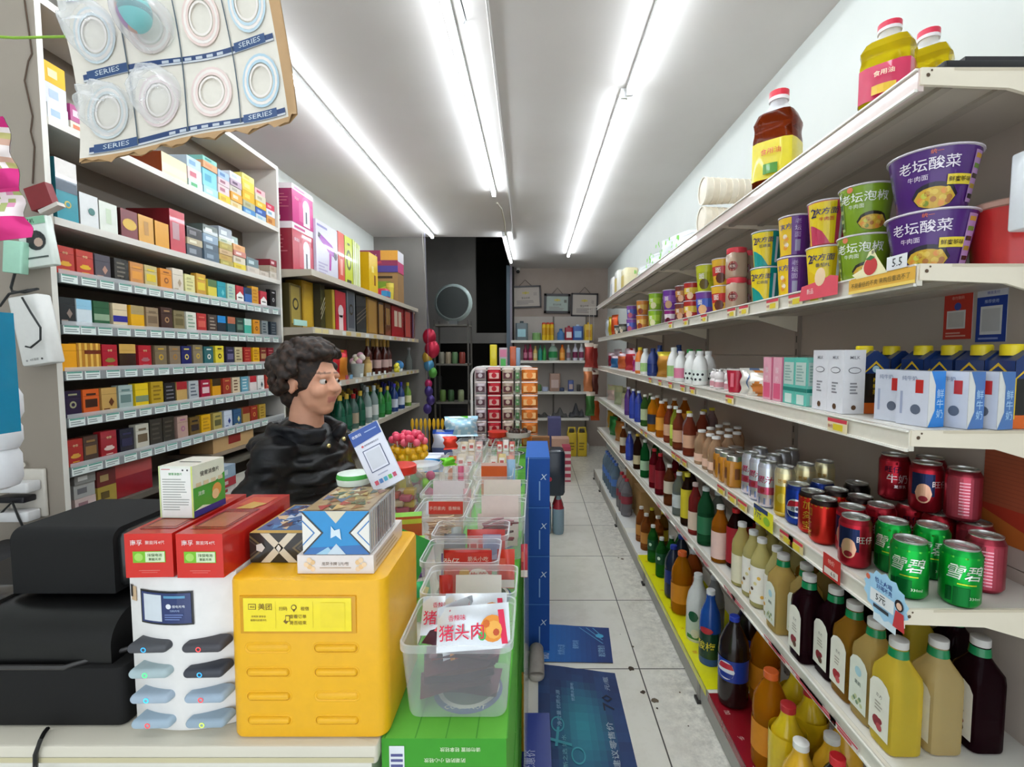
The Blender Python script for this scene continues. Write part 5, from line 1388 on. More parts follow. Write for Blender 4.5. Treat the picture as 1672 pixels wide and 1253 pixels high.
def skin_col(co):
 x,y,z=co-hp
 if abs(x)<.021 and y<-.076 and -.059<z<-.041:return '#c07a6c'
 if abs(abs(x)-.03)<.022 and y<-.05 and .031<z<.038:return '#7a5a4a'
 return '#dba184' if z>-.3 else '#d69a7c'
t=thing('person','person with curly brown hair in a black puffer jacket standing behind the counter','person',(-.735,1.56,.0),math.radians(74))
pb=blob_mesh('body',body,.0062,'#d69a7c','skin',t,2,skin_col)
for s in (-1,1):
 m=MB().ball(H(s*.03,-.0685,.008),.0105,'#d8d0c8',nu=14,nv=10)
 f=planar(H(s*.03+.001,-.0792,.0075),(1,0,0),(0,0,1)); m.disc(f,0,0,.0052,'#2a1a12',.0002,12)
 m.build('eye','gloss',t)
hair=[]
rh=random.Random(3)
for k in range(640):
 u,v=rh.uniform(0,2*PI),rh.uniform(-.55,1)
 zz=v; rr=math.sqrt(max(0,1-min(1,zz*zz)))
 d=Vector((rr*math.cos(u),rr*math.sin(u),zz))
 if d.y<-.28 and d.z<.52:continue
 if d.z<-.1 and d.y<.1:continue
 g=1.0+rh.uniform(-.02,.2)
 hair.append((H(0,.014,.03)+Vector((d.x*.088,d.y*.1,d.z*.098))*g,rh.uniform(.009,.017)))
hair+=[(H(0,.02,.035),(.082,.094,.092)),(H(0,.06,-.03),(.062,.045,.06))]
blob_mesh('hair',hair,.0045,'#33241c','cloth',t,1,lambda c:'#3c2a20' if noise.noise(c*90)>.1 else '#241a15')
jk=[]
z=.62
k=0
while z<1.13:
 w=.150+.006*math.sin(k*.8)
 if z>1.04:w -= (z-1.04)*.5
 jk.append(((0,.012,z),(w+.015,.145-max(0,z-1.0)*.3,.04))); z+=.04; k+=1
jk+=[((0,.02,1.12),(.125,.10,.05)),((0,.03,1.16),(.085,.08,.035))]
for s in (-1,1):
 pts=[Vector((s*.125,.015,1.095)),Vector((s*.185,.04,.93)),Vector((s*.1,-.09,.89))]
 for a,b,ra,rb_ in ((pts[0],pts[1],.072,.076),(pts[1],pts[2],.074,.05)):
  for q in range(5):
   jk.append((a.lerp(b,q/4),(ra+(rb_-ra)*q/4)*(1.0 if q % 2 else .93)))
   if q<4:jk.append((a.lerp(b,(q+.5)/4),(ra+(rb_-ra)*q/4)*.86))
jo=blob_mesh('jacket',jk,.0085,'#121214','puffer',t,3,None,(.014,9,26))
cl=[]
for k in range(48):
 a=2*PI*k/48
 fr_=max(0,-math.sin(a))                     # 1 at the throat
 if fr_>.93:continue
 for q in range(3):cl.append((Vector(((.088+.02*fr_+.006*q)*math.cos(a),.025+(.078+.02*fr_)*math.sin(a)-.012*q*fr_,1.14-.02*fr_+.02*q)),.019 if q<2 else .015))
for k in range(14):                                 # hood lying on the shoulders
 a=PI*k/13
 cl.append((Vector((.12*math.cos(a),.05+.085*math.sin(a),1.125)),(.04,.035,.03)))
blob_mesh('collar',cl,.006,'#1b1c21','puffer',t,2,None,(.008,16,30))
for a in ((.03,-.108,1.13),(.06,-.09,1.15),(-.04,-.106,1.12)):MB().ball(a,.0075,'#d8c88c',nu=10,nv=6).build('snap_button','steel',t)
blob_mesh('trousers',chain([(.078,.012,.70),(.085,.0,.42),(.085,.02,.1)],[.098,.07,.055],8)+chain([(-.078,.012,.70),(-.085,.0,.42),(-.085,.02,.1)],[.098,.07,.055],8)+[((0,.015,.69),(.155,.12,.08))],.012,'#1c1c22','cloth',t,1)
for s in (-1,1):
 m=MB().rbox(s*.085-.045,s*.085+.045,-.16,.075,0,.075,.035,'#232323',ch=.02); m.build('shoe','plastic',t)
# ================================================================ things hung up at the left
# blister card of toy eggs, hung near the camera on a green string
HYC=.86
t=thing('blister_card','torn cardboard toy card with clear bubbles hanging at the upper left','toy card',P(294,99,y=HYC))
ang=math.radians(11.5)
t.rotation_euler=(math.radians(-8),-ang,0)
S_=HYC/F_PX
CW,CH=344*S_,276*S_              # card width and height
def cw(a,b):                           # gentle curl of the card
 x,z=(a-.5)*CW,(b-.5)*CH
 return Vector((x,.014*math.sin(a*3.0)-.010*(b-.5) ** 2*4+.004*math.sin(a*9+b*4),z+.006*math.sin(a*PI)))
m=MB()
def ccol(u,v):
 if u>.955 or v<.03:return '#b89468'
 return '#e2dccf'
def edge(u,v):
 p=cw(u,v)
 if v<.02:p.z+=.004*math.sin(u*40)+.003*math.sin(u*91)
 if u>.97 and v<.3:p.y -= .02*(.3-v)
 return p
m.sheet(edge,40,36,ccol)
m.sheet(lambda u,v:edge(1-u,v)+Vector((0,.003,0)),20,18,'#b59468')
m.build('card','paper',t)
def cf(a,b,h=0.):return cw(a,b)+Vector((0,-.0008-h,0))
m=MB()
for vv in (.03,.485,.94):
 m.sheet(lambda u,v:cf(.04+.9*u,vv+.045*v+.012,.0006),30,1,'#2c4470')
 m.sheet(lambda u,v:cf(.04+.9*u,vv+.012*v+.012,.0012),30,1,'#c8ccd0')
 for (a0,a1) in ((.06,.25),(.74,.9)):
  m.sheet(lambda u,v:cf(a0+(a1-a0)*u,vv+.015+.055*v,.0014),8,1,'#34507c')
  vs=glyphs('SERIES')
  m.text(lambda x,y,h=0.:cf(a0+x,vv+y,.002),'SERIES',(a1-a0)/2,.045,.03,'#c5d0d8',0)
 for q in range(6):m.sheet(lambda u,v:cf(.4+.05*q+.03*u,vv+.026+.018*v,.0016),2,1,'#c0c8d0')
for uu in (.25,.488,.726):
 m.sheet(lambda u,v:cf(uu-.003+.006*u,.05+.92*v,.0016),1,20,'#55616a')
m.build('printed_bands','paper',t)
tints=[['#ccd8dc','#e2cfc6','#e4cdc4','#bed4de'],['#d0d8d8','#e2d0ce','#e4cfc8','#b4cfdc']]
for r in range(2):
 for c in range(4):
  m=MB()
  cu,cv=.13+.238*c,.745-.46*r
  for q,rr in enumerate((1.0,.9,.78,.62)):
   n=22
   for k in range(n):
    a0,a1=2*PI*k/n,2*PI*(k+1)/n
    r1=( .8,.72,.55,.0)[q]
    col=tints[r][c] if q in (0,2) else '#ece4dc'
    m.face([cf(cu+.092*rr*math.cos(a0),cv+.165*rr*math.sin(a0),.002+.0003*q),cf(cu+.092*rr*math.cos(a1),cv+.165*rr*math.sin(a1),.002+.0003*q),
      cf(cu+.092*rr*.86*math.cos(a1),cv+.165*rr*.86*math.sin(a1),.002+.0003*q),cf(cu+.092*rr*.86*math.cos(a0),cv+.165*rr*.86*math.sin(a0),.002+.0003*q)],col)
  m.build('printed_oval','paper',t)
def bubble(cu,cv,depth,crush,seed,su=.1,sv=.17):
 rr_=random.Random(seed); ph=rr_.uniform(0,6)
 m=MB()
 def fn(u,v):
  a,k=2*PI*u,v
  rad=k
  x,z=cu+su*rad*math.cos(a),cv+sv*rad*math.sin(a)
  hgt=depth*math.sqrt(max(0,1-rad ** 2.6))
  p=Vector((x,hgt,z))
  if crush:hgt *= 1-crush*(.5+.5*noise.noise(Vector((x*22+ph,z*22,0))))
  return cf(x,z,.003+hgt)
 m.sheet(fn,36,14,'#fff')
 return m.build('bubble','film',t)
bubble(.13,.76,.055,.45,1); bubble(.375,.745,.062,0,2,.105); bubble(.14,.29,.055,.5,3,.11,.15); bubble(.37,.31,.05,.4,4,.105,.17)
m=MB()
c0=cf(.37,.75,.034)
def egg(u,v):
 a,b=2*PI*u,PI*(v-.5)
 return c0+Vector((math.cos(a)*math.cos(b)*.026,math.sin(a)*math.cos(b)*.024,math.sin(b)*.036))
def eggc(u,v):
 a=2*PI*u
 if math.cos(a)<-.35 :return '#8c3a8c' if (int(v*7) % 3) else '#b87a60'
 if .72<v<.86 and math.cos(a)>.1:return '#b59a74'
 if abs(v-.45)<.03:return '#1c7c80'
 return '#2cb4b4'
m.sheet(egg,28,20,eggc)
m.build('toy_egg','plastic',t)
# green string it hangs on
a=P(-60,56,y=.9); b_=P(106,60,y=.90)
z_top=Vector((b_.x,b_.y,HC))
o=MB().tube([a,a.lerp(b_,.5)+Vector((0,0,-.004)),b_],.0022,'#8cb83c',6)
o.tube([b_,b_+Vector((-.004,.03,.2)),Vector((b_.x-.004,b_.y+.04,HC-.001))],.0014,'#8cb83c',5)
tag(o.build('green_string','plastic'),'green string stretched to the hanging toy card','string')
# pink snack sachets hanging at the left edge
def hang(u,v0,v1,yy,w,colf,label,rz,seed):
 p0=P(u,v1,y=yy); h=P(u,v0,y=yy).z-p0.z
 o=bag_mesh(w,h,.03,colf,seed=seed,seal=.06).build('hanging_sachet','foil',None,p0); o.rotation_euler=(0,math.radians(-9),math.radians(rz))
 return tag(o,label,'sachet','pink sachets hanging at the left edge')
hang(-8,195,312,.78,.085,lambda u,v:'#d02c7c' if v<.22 or v>.85 else ('#e8dcd8' if noise.noise(Vector((u*6,v*7,1)))>-.1 else '#c8a08c' if noise.noise(Vector((u*9,v*9,5)))>0 else '#b8b070'),'pink and white sachet hanging highest at the left picture edge',0,1)
hang(4,310,393,.77,.088,lambda u,v:'#d4307c' if v<.4 or v>.95 else ('#ecdcdc' if noise.noise(Vector((u*6,v*7,3)))>-.1 else '#d890b0' if noise.noise(Vector((u*9,v*9,5)))>0 else '#a8b070'),'pink sachet with a bright pink foot hanging below another',8,2)
m=MB().tube([P(-10,30,y=.80),P(-9,196,y=.785)],.0012,'#d8d0c0',5)
m.tube([P(-10,30,y=.80),P(-10,30,y=.80)+Vector((0,0,.25)),Vector((P(-10,30,y=.8).x,.8,HC-.001))],.0012,'#d8d0c0',5)
tag(m.build('hanging_string','plastic'),'pale string from which the pink sachets hang','string')
# on the wall strip beside the cabinet
WY=CYN-.018
def wp(u,v,d=0.):return P(u,v,y=WY-d)
m=MB(); c0=wp(58,540,.03)
def strip_x(p):
 q=Matrix.Rotation(math.radians(-9),3,'Y') @ p
 return q+c0
m.rbox(-.045,.045,-.02,.028,-.10,.10,.012,'#dcdcd8',ch=.006,xf=strip_x)
f=lambda a,b,h=0.:strip_x(Vector((a,-.0205-h,b)))
m.disc(f,.022,-.085,.003,'#4a4a4a',.0006); m.disc(f,-.022,-.085,.003,'#8a8a8a',.0006); m.text(f,'8孔插座',.0,-.084,.007,'#8a8a88',.0008)
tag(m.build('power_strip','plastic'),'white power strip hanging tilted on the grey wall','power strip')
def wire(pts,r,col,label,nm='wire',y=None):
 m=MB().tube(pts,r,col,6); return tag(m.build(nm,'plastic'),label,'cable')
wire([wp(36,486,.06),wp(50,510,.065),wp(66,535,.067),wp(66,555,.067),wp(50,568,.066),wp(42,566,.064)],.0028,'#2a2c2c','dark thin cable looping over the white power strip')
wire([wp(40,0,.004),wp(44,30,.004),wp(52,88,.004),wp(46,100,.004),wp(40,132,.004),wp(53,190,.004),wp(50,215,.004),wp(56,240,.004),wp(53,300,.004)],.0022,'#4a382a','thin brown cable running down the grey wall beside the cabinet')
wire([wp(0,500,.03),wp(15,480,.05),wp(45,474,.05),wp(62,472,.04),wp(40,478,.04),wp(20,476,.04),wp(18,470,.03),wp(26,440,.01)],.0034,'#26282a','knotted black cable above the white power strip')
wire([wp(0,840,.05),wp(20,820,.06),wp(30,845,.06),wp(46,880,.05)],.003,'#1c1c1c','black charger cable hanging below the plug adapters')
m=MB(); c0=wp(76,322,.012)
m.box(-.045,.02,-.012,.01,-.03,.035,'#7c2228',top='#8c2c30',xf=lambda p:Matrix.Rotation(math.radians(-18),3,'Y') @ p+c0)
m.box(-.03,.03,-.013,.01,-.042,-.031,'#c4bcb4',xf=lambda p:Matrix.Rotation(math.radians(-24),3,'Y') @ p+c0)
tag(m.build('wall_box','plastic'),'small dark red box fixed to the cabinet edge','box')
m=MB(); c0=wp(62,395,.03)
xf_=lambda p:Matrix.Rotation(math.radians(-8),3,'Y') @ p+c0
m.rbox(-.045,.045,-.012,.012,-.072,.068,.006,'#d4dcd4',ch=.003,xf=xf_)
f=lambda a,b,h=0.:xf_(Vector((a,-.0125-h,b)))
m.panel(f,-.044,.045,.044,.066,'#84b898',.0006); m.text(f,'耳机',.0,.055,.012,'#1c2c24',.001); m.disc(f,.008,.0,.028,'#24282a',.0008,14); m.disc(f,.014,-.006,.013,'#b8a090',.001,10); m.panel(f,-.03,-.05,.035,-.045,'#4a5450',.0008)
tag(m.build('earphone_pack','gloss'),'white and green earphone pack hanging by the pink sachets','pack')
m=MB(); c0=wp(28,412,.05)
m.rbox(-.03,.025,-.012,.012,-.06,.03,.005,'#a4d4bc',ch=.003,xf=lambda p:Matrix.Rotation(math.radians(6),3,'Y') @ p+c0)
tag(m.build('mint_pack','gloss'),'mint green pack hanging under the pink sachets','pack')
# wall socket and two chargers
c0=wp(48,810,.0)
m=MB().rbox(c0.x-.05,c0.x+.06,WY-.012,WY-.0005,c0.z-.06,c0.z+.085,.006,'#cfc9be',ch=.003)
m.disc(planar((c0.x,WY-.0122,c0.z),(1,0,0),(0,0,1)),.0,.098,.008,'#d9d2c6',.0004)
so=m.build('wall_socket','plastic'); tag(so,'cream wall socket panel at the foot of the grey wall','socket')
for (u,v,lb) in ((48,790,'upper white charger plugged into the cream wall socket'),(48,836,'lower white charger plugged into the cream wall socket')):
 c1=wp(u,v)
 m=MB().rbox(c1.x-.05,c1.x+.05,WY-.055,WY-.0125,c1.z-.014,c1.z+.016,.006,'#dddcdc',ch=.004)
 tag(m.build('charger','plastic'),lb,'charger','chargers in the wall socket')
m=MB().rbox(c0.x-.055,c0.x+.035,WY-.05,WY-.0125,c0.z-.008,c0.z+.01,.004,'#1c1a20',ch=.003); tag(m.build('charger','plastic'),'black charger between the two white chargers','charger')
# roll of white bags and a teal box at the left edge
YR=1.05
t=thing('bag_bundle','bundle of printed white bags hanging at the left picture edge','bags',P(-10,790,y=YR))
for q,(v1,v0) in enumerate(((690,628),(735,680),(795,725))):
 z1,z0=P(0,v0,y=YR).z-P(0,790,y=YR).z,P(0,v1,y=YR).z-P(0,790,y=YR).z
 m=MB().rbox(-.075+.004*q,.078-.005*q,-.054,.02,z0,z1-.001,.034,'#e4e4e6',ch=.022,seg=5)
 f=planar((0,-.056,z0),(1,0,0),(0,0,1)); m.text(f,['白','酒','糖'][q],.045,(z1-z0)*.5,.02,'#3a3a40',.0005)
 m.build('white_bag','paper',t)
o=MB().box(-.08,.0,-.02,.02,-.12,.11,'#1c84a8'); f=planar((-.08,-.02,-.12),(1,0,0),(0,0,1))
o.panel(f,.06,.19,.078,.21,'#d8dcc8',.0006); o.lines(f,.05,.02,.078,.15,5,'#d0e4ec',.0006)
tag(o.build('teal_box','gloss',None,P(10,605,y=.92)),'teal box with white print at the left picture edge','box')
wire([P(78,1190,z=.8045),P(72,1197,z=.8045),P(66,1209,y=.7065),P(58,1232,y=.7065),P(58,1262,y=.7065),P(58,1262,y=.7065)-Vector((0,0,.35))],.0032,'#1a1a1a','black cable hanging down the white counter front')
q=P(28,915,y=1.30)
m=MB().rbox(q.x-.16,q.x+.13,1.24,1.42,CT-.12,q.z+.02,.03,'#232326',ch=.02); m.rbox(q.x-.15,q.x+.12,1.26,1.40,.0015,CT-.12,.01,'#1c1c1e')
tag(m.build('padded_stool','cloth'),'dark grey padded stool behind the black receipt machine','stool')
# ================================================================ snack strip rack on the counter end
RKY=2.98
t=thing('snack_rack','white wire rack hung with strips of snack packets at the counter end','rack',(X_at(820,RKY),RKY,.8012))
hw=50*RKY/F_PX; zt=P(820,600,y=RKY).z-.8012
m=MB()
for dy,k in ((0,0),(.10,.012)):
 pts=[Vector((-hw+k,dy,0)),Vector((-hw+k,dy,zt-.05))]
 for q in range(7):
  a=PI-PI/2*q/6; pts.append(Vector((-hw+k+.05+.05*math.cos(a),dy,zt-.05+.05*math.sin(a))))
 for q in range(7):
  a=PI/2-PI/2*q/6; pts.append(Vector((hw+k-.05+.05*math.cos(a),dy,zt-.05+.05*math.sin(a))))
 pts.append(Vector((hw+k,dy,0))); m.tube(pts,.008,'#dfddd8',8)
m.tube([(-hw,0,.02),(hw,0,.02)],.006,'#dfddd8',6); m.tube([(-hw,.05,zt-.02),(hw,.05,zt-.02)],.005,'#dfddd8',6)
for sx in (-hw,hw):m.tube([(sx,0,.02),(sx,.1,.02)],.005,'#dfddd8',6)
m.build('frame','plastic',t)
cols=[('pale','#c9bcc0','#5c4048'),('red','#b81c2c','#dcaaa0'),('beige','#c4b09c','#5c2c34'),('pale green','#b0b8a0','#4c7c48'),('orange','#d8782c','#e8b070')]
ws=[.075,.085,.075,.035,.105]
x=-hw+.02
for i,((cn,a,b_),w) in enumerate(zip(cols,ws)):
 for k in range(6):
  h=(zt-.03)/6
  m=stand_pack(w-.006,h*.96,a,lambda m,f,w_,h_:(m.panel(f,w_*.12,h_*.15,w_*.88,h_*.6,b_,.0008),m.panel(f,0,h_*.86,w_,h_*.95,'#e4d8d0',.0006),m.disc(f,w_*.5,h_*.4,w_*.2,a,.0012,10)),i*7+k,.022)
  o=m.build('snack_packet','foil',None,(t.location.x+x+w/2,RKY-.026,.8012+.03+h*(5-k)+.002))
  tag(o,f'{cn} snack packet, {ORD[k]} from the top of its strip on the wire rack','snack packet',f'strip of {cn} snack packets')
 x+=w+.004
# sign cards and toys on top of the rack
def topcard(u,v0,v1,dx,col,label,nm='hanging_toy',deco=None):
 y=RKY+.05
 z=.8012+zt+.006
 m=MB().rbox(-dx,dx,-.02,.02,0,P(u,v0,y=y).z-z,.008,col,ch=.004)
 f=planar((-dx,-.0205,0),(1,0,0),(0,0,1))
 if deco:deco(m,f,2*dx,P(u,v0,y=y).z-z)
 tag(m.build(nm,'gloss',None,(X_at(u,y),y,z)),label,'toy box')
topcard(806,563,600,.022,'#dcc828','yellow toy box standing on the snack rack','toy_box')
topcard(822,568,600,.026,'#b0a4a8','multicoloured toy box standing on the snack rack','toy_box',lambda m,f,w,h:(m.panel(f,w*.1,h*.5,w*.9,h*.9,'#c86c8c'),m.panel(f,w*.2,0,w*.8,h*.4,'#3ca83c')))
topcard(838,566,600,.02,'#c05c38','orange toy box standing on the snack rack','toy_box')
topcard(846,568,600,.014,'#88a4bc','pale blue toy box standing on the snack rack','toy_box')
# ================================================================ back wall: shelves, certificates, camera
YBK=6.86
bx0,bx1=XSTEP+.02,X_at(962,YBK)
bu=thing('back_shelving','white steel shelves against the back wall under the certificates','shelving')
BZ={k:P(900,v,y=YBK).z for k,v in (('a',556),('b',589),('c',640),('d',683))}
MB().box(bx0,bx1,YB-.03,YB-.012,.05,BZ['a']+.36,'#b3aaa2').build('back_panel','shelfpaint',bu)
for k,z in BZ.items():
 MB().box(bx0,bx1,YBK,YB-.03,z-.03,z,'#cfc9c0',top='#dedad2').box(bx0,bx1,YBK-.004,YBK,z-.035,z+.002,'#e0dcd2').build('shelf','shelfpaint',bu)
MB().box(bx0,bx1,YBK-.06,YB-.03,.0,.1,'#cfc9c0').build('base','shelfpaint',bu)
for xx in (bx0+.01,(bx0+bx1)/2+.06,bx1-.01):MB().box(xx-.012,xx+.012,YB-.05,YB-.03,0,BZ['a']+.36,'#6a625a').build('upright','shelfpaint',bu)
YI=YBK+.1
def bk(kind,u,k,label,cat='bottle',name='bottle',w=14,v0=None,col='#888',cap='#ddd',lab=None,group=None,mat='plastic'):
 z=BZ[k]+.0012; y=YI
 h=P(u,v0,y=y).z-z; r=w/2*y/F_PX
 m=MB()
 if kind=='b':
  m.lathe([(r*.9,0),(r,.02),(r,h*.62),(r*.45,h*.8),(r*.4,h*.84),(r*.42,h*.85),(r*.42,h)],[col]*4+[cap]*3,14)
  if lab:m.lathe([(r*1.02,h*.15),(r*1.02,h*.5)],lab,14,cap0=False,cap1=False)
 elif kind=='c':
  m.lathe([(r*.95,0),(r,.01),(r,h*.9),(r*.8,h)],[col,col,cap],14)
  if lab:m.lathe([(r*1.02,h*.3),(r*1.02,h*.7)],lab,14,cap0=False,cap1=False)
 else:
  m.rbox(-r,r,-.05,.05,0,h,min(r*.4,.03),col,ch=.006)
  m.lathe([(r*.3,h),(r*.3,h*1.12)],cap,10) if kind=='j' else None
  if lab:m.panel(planar((-r,-.0505,0),(1,0,0),(0,0,1)),r*.35,h*.2,r*1.65,h*.65,lab)
 tag(m.build(name,mat,None,(X_at(u,y),y,z)),label,cat,group)
bk('j',852,'a','grey and aqua kettle box on the top back shelf','box','kettle_box',20,528,'#6a7478','#4a5458','#9cc8d0')
for i,u in enumerate((888,894.5,901)):bk('c',u,'a',f'yellow insecticide can, {ORD[i]} of three on the top back shelf','can','spray_can',6.5,527,'#dcb41c','#c83820','#c8941c','yellow spray cans')
bk('c',876,'a','small green tub on the top back shelf','tub','green_tub',14,543,'#7cA868'.lower(),'#a8b8a0')
bk('b',915.5,'a','small blue bottle on the top back shelf','bottle','detergent_bottle',12,537,'#4c7cb0','#3c6ca0')
bk('j',928.5,'a','red and white detergent jug on the top back shelf','jug','detergent_jug',13,535,'#9c2438','#b03040','#e4dcd8')
bk('j',943,'a','big blue detergent jug on the top back shelf','jug','detergent_jug',17,533,'#3c5c9c','#c8d8e8','#8cb8dc')
bk('j',960,'a','yellow detergent jug at the right of the top back shelf','jug','detergent_jug',13,530,'#d8b030','#d0a020','#c89020')
for i,(u,w,v0,c,cp,lb,nm) in enumerate(((858,7,563,'#8c2048','#a03058','#c87890','magenta shampoo bottle'),(866,7,562,'#9c1c4c','#a83058','#c87890','crimson shampoo bottle'),(874,7,565,'#d8b868','#c8a850','#e8d8a0','cream shampoo bottle'),(882,7,564,'#2c8c7c','#207060',None,'teal bottle'),(889,6,564,'#3c9c4c','#2c7c3c',None,'green bottle'),
 (903,15,560,'#98b0a0','#d8dcd8','#2c8c4c','clear bottle with a green label'),(918,9,563,'#e08420','#e06c18','#f0a850','orange cleaner bottle'),(928,7,563,'#b0b4b8','#d8dcdc','#8c6c74','grey bottle'),(939,8,561,'#d4d4e0','#e4e4ec','#7c2c50','white bottle with a plum label'),(949,8,561,'#d0d0dc','#e4e4ec','#8c3c5c','white bottle with a rose label'))):
 bk('b',u,'b',nm+' on the second back shelf','bottle','cleaner_bottle',w,v0,c,cp,lb,'cleaner bottles on the second back shelf')
for i,(u,w,v0,c,nm) in enumerate(((877,14,628,'#5c7c4c','green plant pot'),(890,10,632,'#a8b0c8','pale lilac box'),(906,18,610,'#a88878','brown square box'),(917,8,633,'#34405c','dark blue box'),(932,9,621,'#4c5c94','blue box with a red print'),(945,6,628,'#4a4440','black tin'))):
 bk('x',u,'c',nm+' on the third back shelf','box','small_box',w,v0,c,lab='#c8b0a8' if i in (2,4) else None)
for i,(u,w,col) in enumerate(((887,24,'#54524e'),(914,27,'#5c5a58'),(942,25,'#4a4a4c'))):
 m=MB(); r3=random.Random(i); wd=w*YI/F_PX
 m.sheet(lambda uu,v:Vector(((uu-.5)*wd,-.08+.2*v,(.05+.07*i*.7)*math.sin(PI*uu) ** .6*math.sin(PI*(v*.9+.05))*(1+.4*math.sin(uu*13+i)))),20,10,col)
 tag(m.build('folded_bags','cloth',None,(X_at(u,YI),YI+.02,BZ['d']+.002)),f'{["flat", "wide", "tall"][i]} heap of grey bags on the lowest back shelf','bags')
for i,u in enumerate((934,951)):
 t=thing('oil_jug',f'{["left", "right"][i]} of two yellow jugs standing below the back shelves','jug',(X_at(u,6.55),6.55,.0012),0,'yellow jugs below the back shelves')
 h=P(u,697,y=6.55).z
 m=MB().rbox(-.065,.065,-.06,.06,0,h*.8,.02,'#d8b82c',ch=.01); f=planar((-.065,-.0605,0),(1,0,0),(0,0,1)); m.lines(f,.02,h*.2,.11,h*.5,3,'#8c7420',.0006); m.build('body','plastic',t)
 MB().tube([(-.05,0,h*.78),(-.04,0,h*.96),(.04,0,h*.96),(.05,0,h*.78)],.014,'#dcc03c',8).build('handle','plastic',t)
 MB().rbox(-.03,.03,-.03,.03,h*.78,h*.9,.01,'#3c3420',ch=.004).build('cap','plastic',t)
for i,(u,y,w,h,c,nm) in enumerate(((915,5.6,.2,.42,'#d0a890','tan carton'),(925,5.3,.09,.38,'#b8485c','red and white striped carton'),(905,5.9,.16,.62,'#5c5c88','blue grey carton'))):
 m=MB().box(-w/2,w/2,-.1,.1,0,h,c,side='#c8a088'); f=planar((-w/2,-.1,0),(1,0,0),(0,0,1))
 if i==1:
  for q in range(5):m.panel(f,0,h*(.05+q*.19),w,h*(.13+q*.19),'#e0d0cc')
 tag(m.build('floor_carton','carton',None,(X_at(u,y),y,.0012)),nm+' standing on the floor at the end of the aisle','carton')
# wrapped water bottles on the floor at the counter end
t=thing('water_bottle_pack','wrapped pack of water bottles standing by the brown cardboard sheet','bottle pack',(.135,3.75,.0012))
for k in range(2):
 for q in range(2):
  m=MB().lathe([(.04,0),(.045,.02),(.045,.2),(.02,.27),(.018,.3)],['#8ca4b4','#8ca4b4','#b03440','#8ca4b4','#c8d8e0'],12,cx=-.05+.1*k,cy=-.05+.1*q); m.build('bottle','clear' if False else 'gloss',t)
m=MB().rbox(-.1,.1,-.1,.1,.3,.66,.04,'#27303e',ch=.03); f=planar((-.1,-.1005,.3),(1,0,0),(0,0,1)); m.disc(f,.06,.25,.02,'#c03440'); m.disc(f,.08,.14,.018,'#c03440'); m.build('upper_wrap','gloss',t)
# certificates
def cert(u0,v0,u1,v1,tilt,label,deep=False):
 y=YB-.02
 a,b=P(u0,v1,y=y),P(u1,v0,y=y); w,h=b.x-a.x,b.z-a.z
 t=thing('framed_certificate',label,'framed certificate',((a.x+b.x)/2,y,a.z),0,'certificates on the back wall')
 t.rotation_euler=(0,math.radians(tilt),0)
 m=MB(); fw_=.035 if deep else .022
 for q in ((-w/2,w/2,0,fw_),(-w/2,w/2,h-fw_,h),(-w/2,-w/2+fw_,0,h),(w/2-fw_,w/2,0,h)):m.box(q[0],q[1],-.012,.012,q[2],q[3],'#2c2426')
 m.build('frame','plastic',t)
 m=MB().box(-w/2+.01,w/2-.01,.0,.006,.01,h-.01,'#b9aea4' if not deep else '#a8b4ac'); f=planar((-w/2,-.0003,0),(1,0,0),(0,0,1))
 m.disc(f,w*.5,h*.68,.02,'#c8b850'); m.disc(f,w*.42,h*.68,.014,'#d0c060'); m.disc(f,w*.58,h*.68,.014,'#d0c060'); m.text(f,'营业执照',w*.5,h*.45,.03,'#5c5450'); m.lines(f,w*.2,h*.15,w*.8,h*.35,3,'#8c8480'); m.panel(f,w*.76,h*.55,w*.86,h*.7,'#6c6c64' if deep else '#a89c94')
 m.build('sheet','paper',t)
 m=MB().tube([(-w*.2,.0,h),(0,.012,h+.09),(w*.2,.0,h)],.004,'#4a4440',5); m.build('hanging_cord','plastic',t)
cert(834,467,884,503,-2,'leftmost framed certificate on the back wall, hung slightly crooked')
cert(888,480,931,512,1,'middle framed certificate with a thick dark frame on the back wall',True)
cert(932,479,976,517,1,'framed certificate nearest the right shelves on the back wall')
t=thing('security_camera','small white security camera high on the back wall','camera',P(846,443,y=YB-.05))
MB().rbox(-.03,.03,-.02,.05,-.01,.05,.02,'#c9c4bd',ch=.01).build('housing','plastic',t)
MB().ball((0,-.03,-.012),.026,'#1c1a1a').build('lens','gloss',t)
# ================================================================ the dark corner: rack end, fan, shelves
YD=5.75
ds=thing('dim_shelf','dim steel shelf stack in the dark back room','shelving')
for z in (1.75,1.28,.82):MB().box(-1.20,-.78,YD,YD+.3,z-.02,z,'#6a665e').build('shelf','shelfpaint',ds)
for xx in (-1.2,-.8):
 for yy in (YD,YD+.28):MB().box(xx,xx+.02,yy,yy+.02,0,1.8,'#54504a').build('post','shelfpaint',ds)
t=thing('fan_heater','round dark fan with a pale rim on top of the dim shelf','fan',(-.98,YD+.12,1.7508))
MB().lathe([(.2,-.05),(.23,0),(.2,.05)],'#9aa8a4',28,xf=lambda p:Vector((p.x,p.z,p.y+.26))).build('rim','plastic',t)
MB().lathe([(.19,-.055),(.19,-.06)],'#16201e',28,xf=lambda p:Vector((p.x,p.z,p.y+.26))).build('grille','plastic',t)
MB().box(-.05,.05,-.04,.04,0,.05,'#5a6060').build('foot','plastic',t)
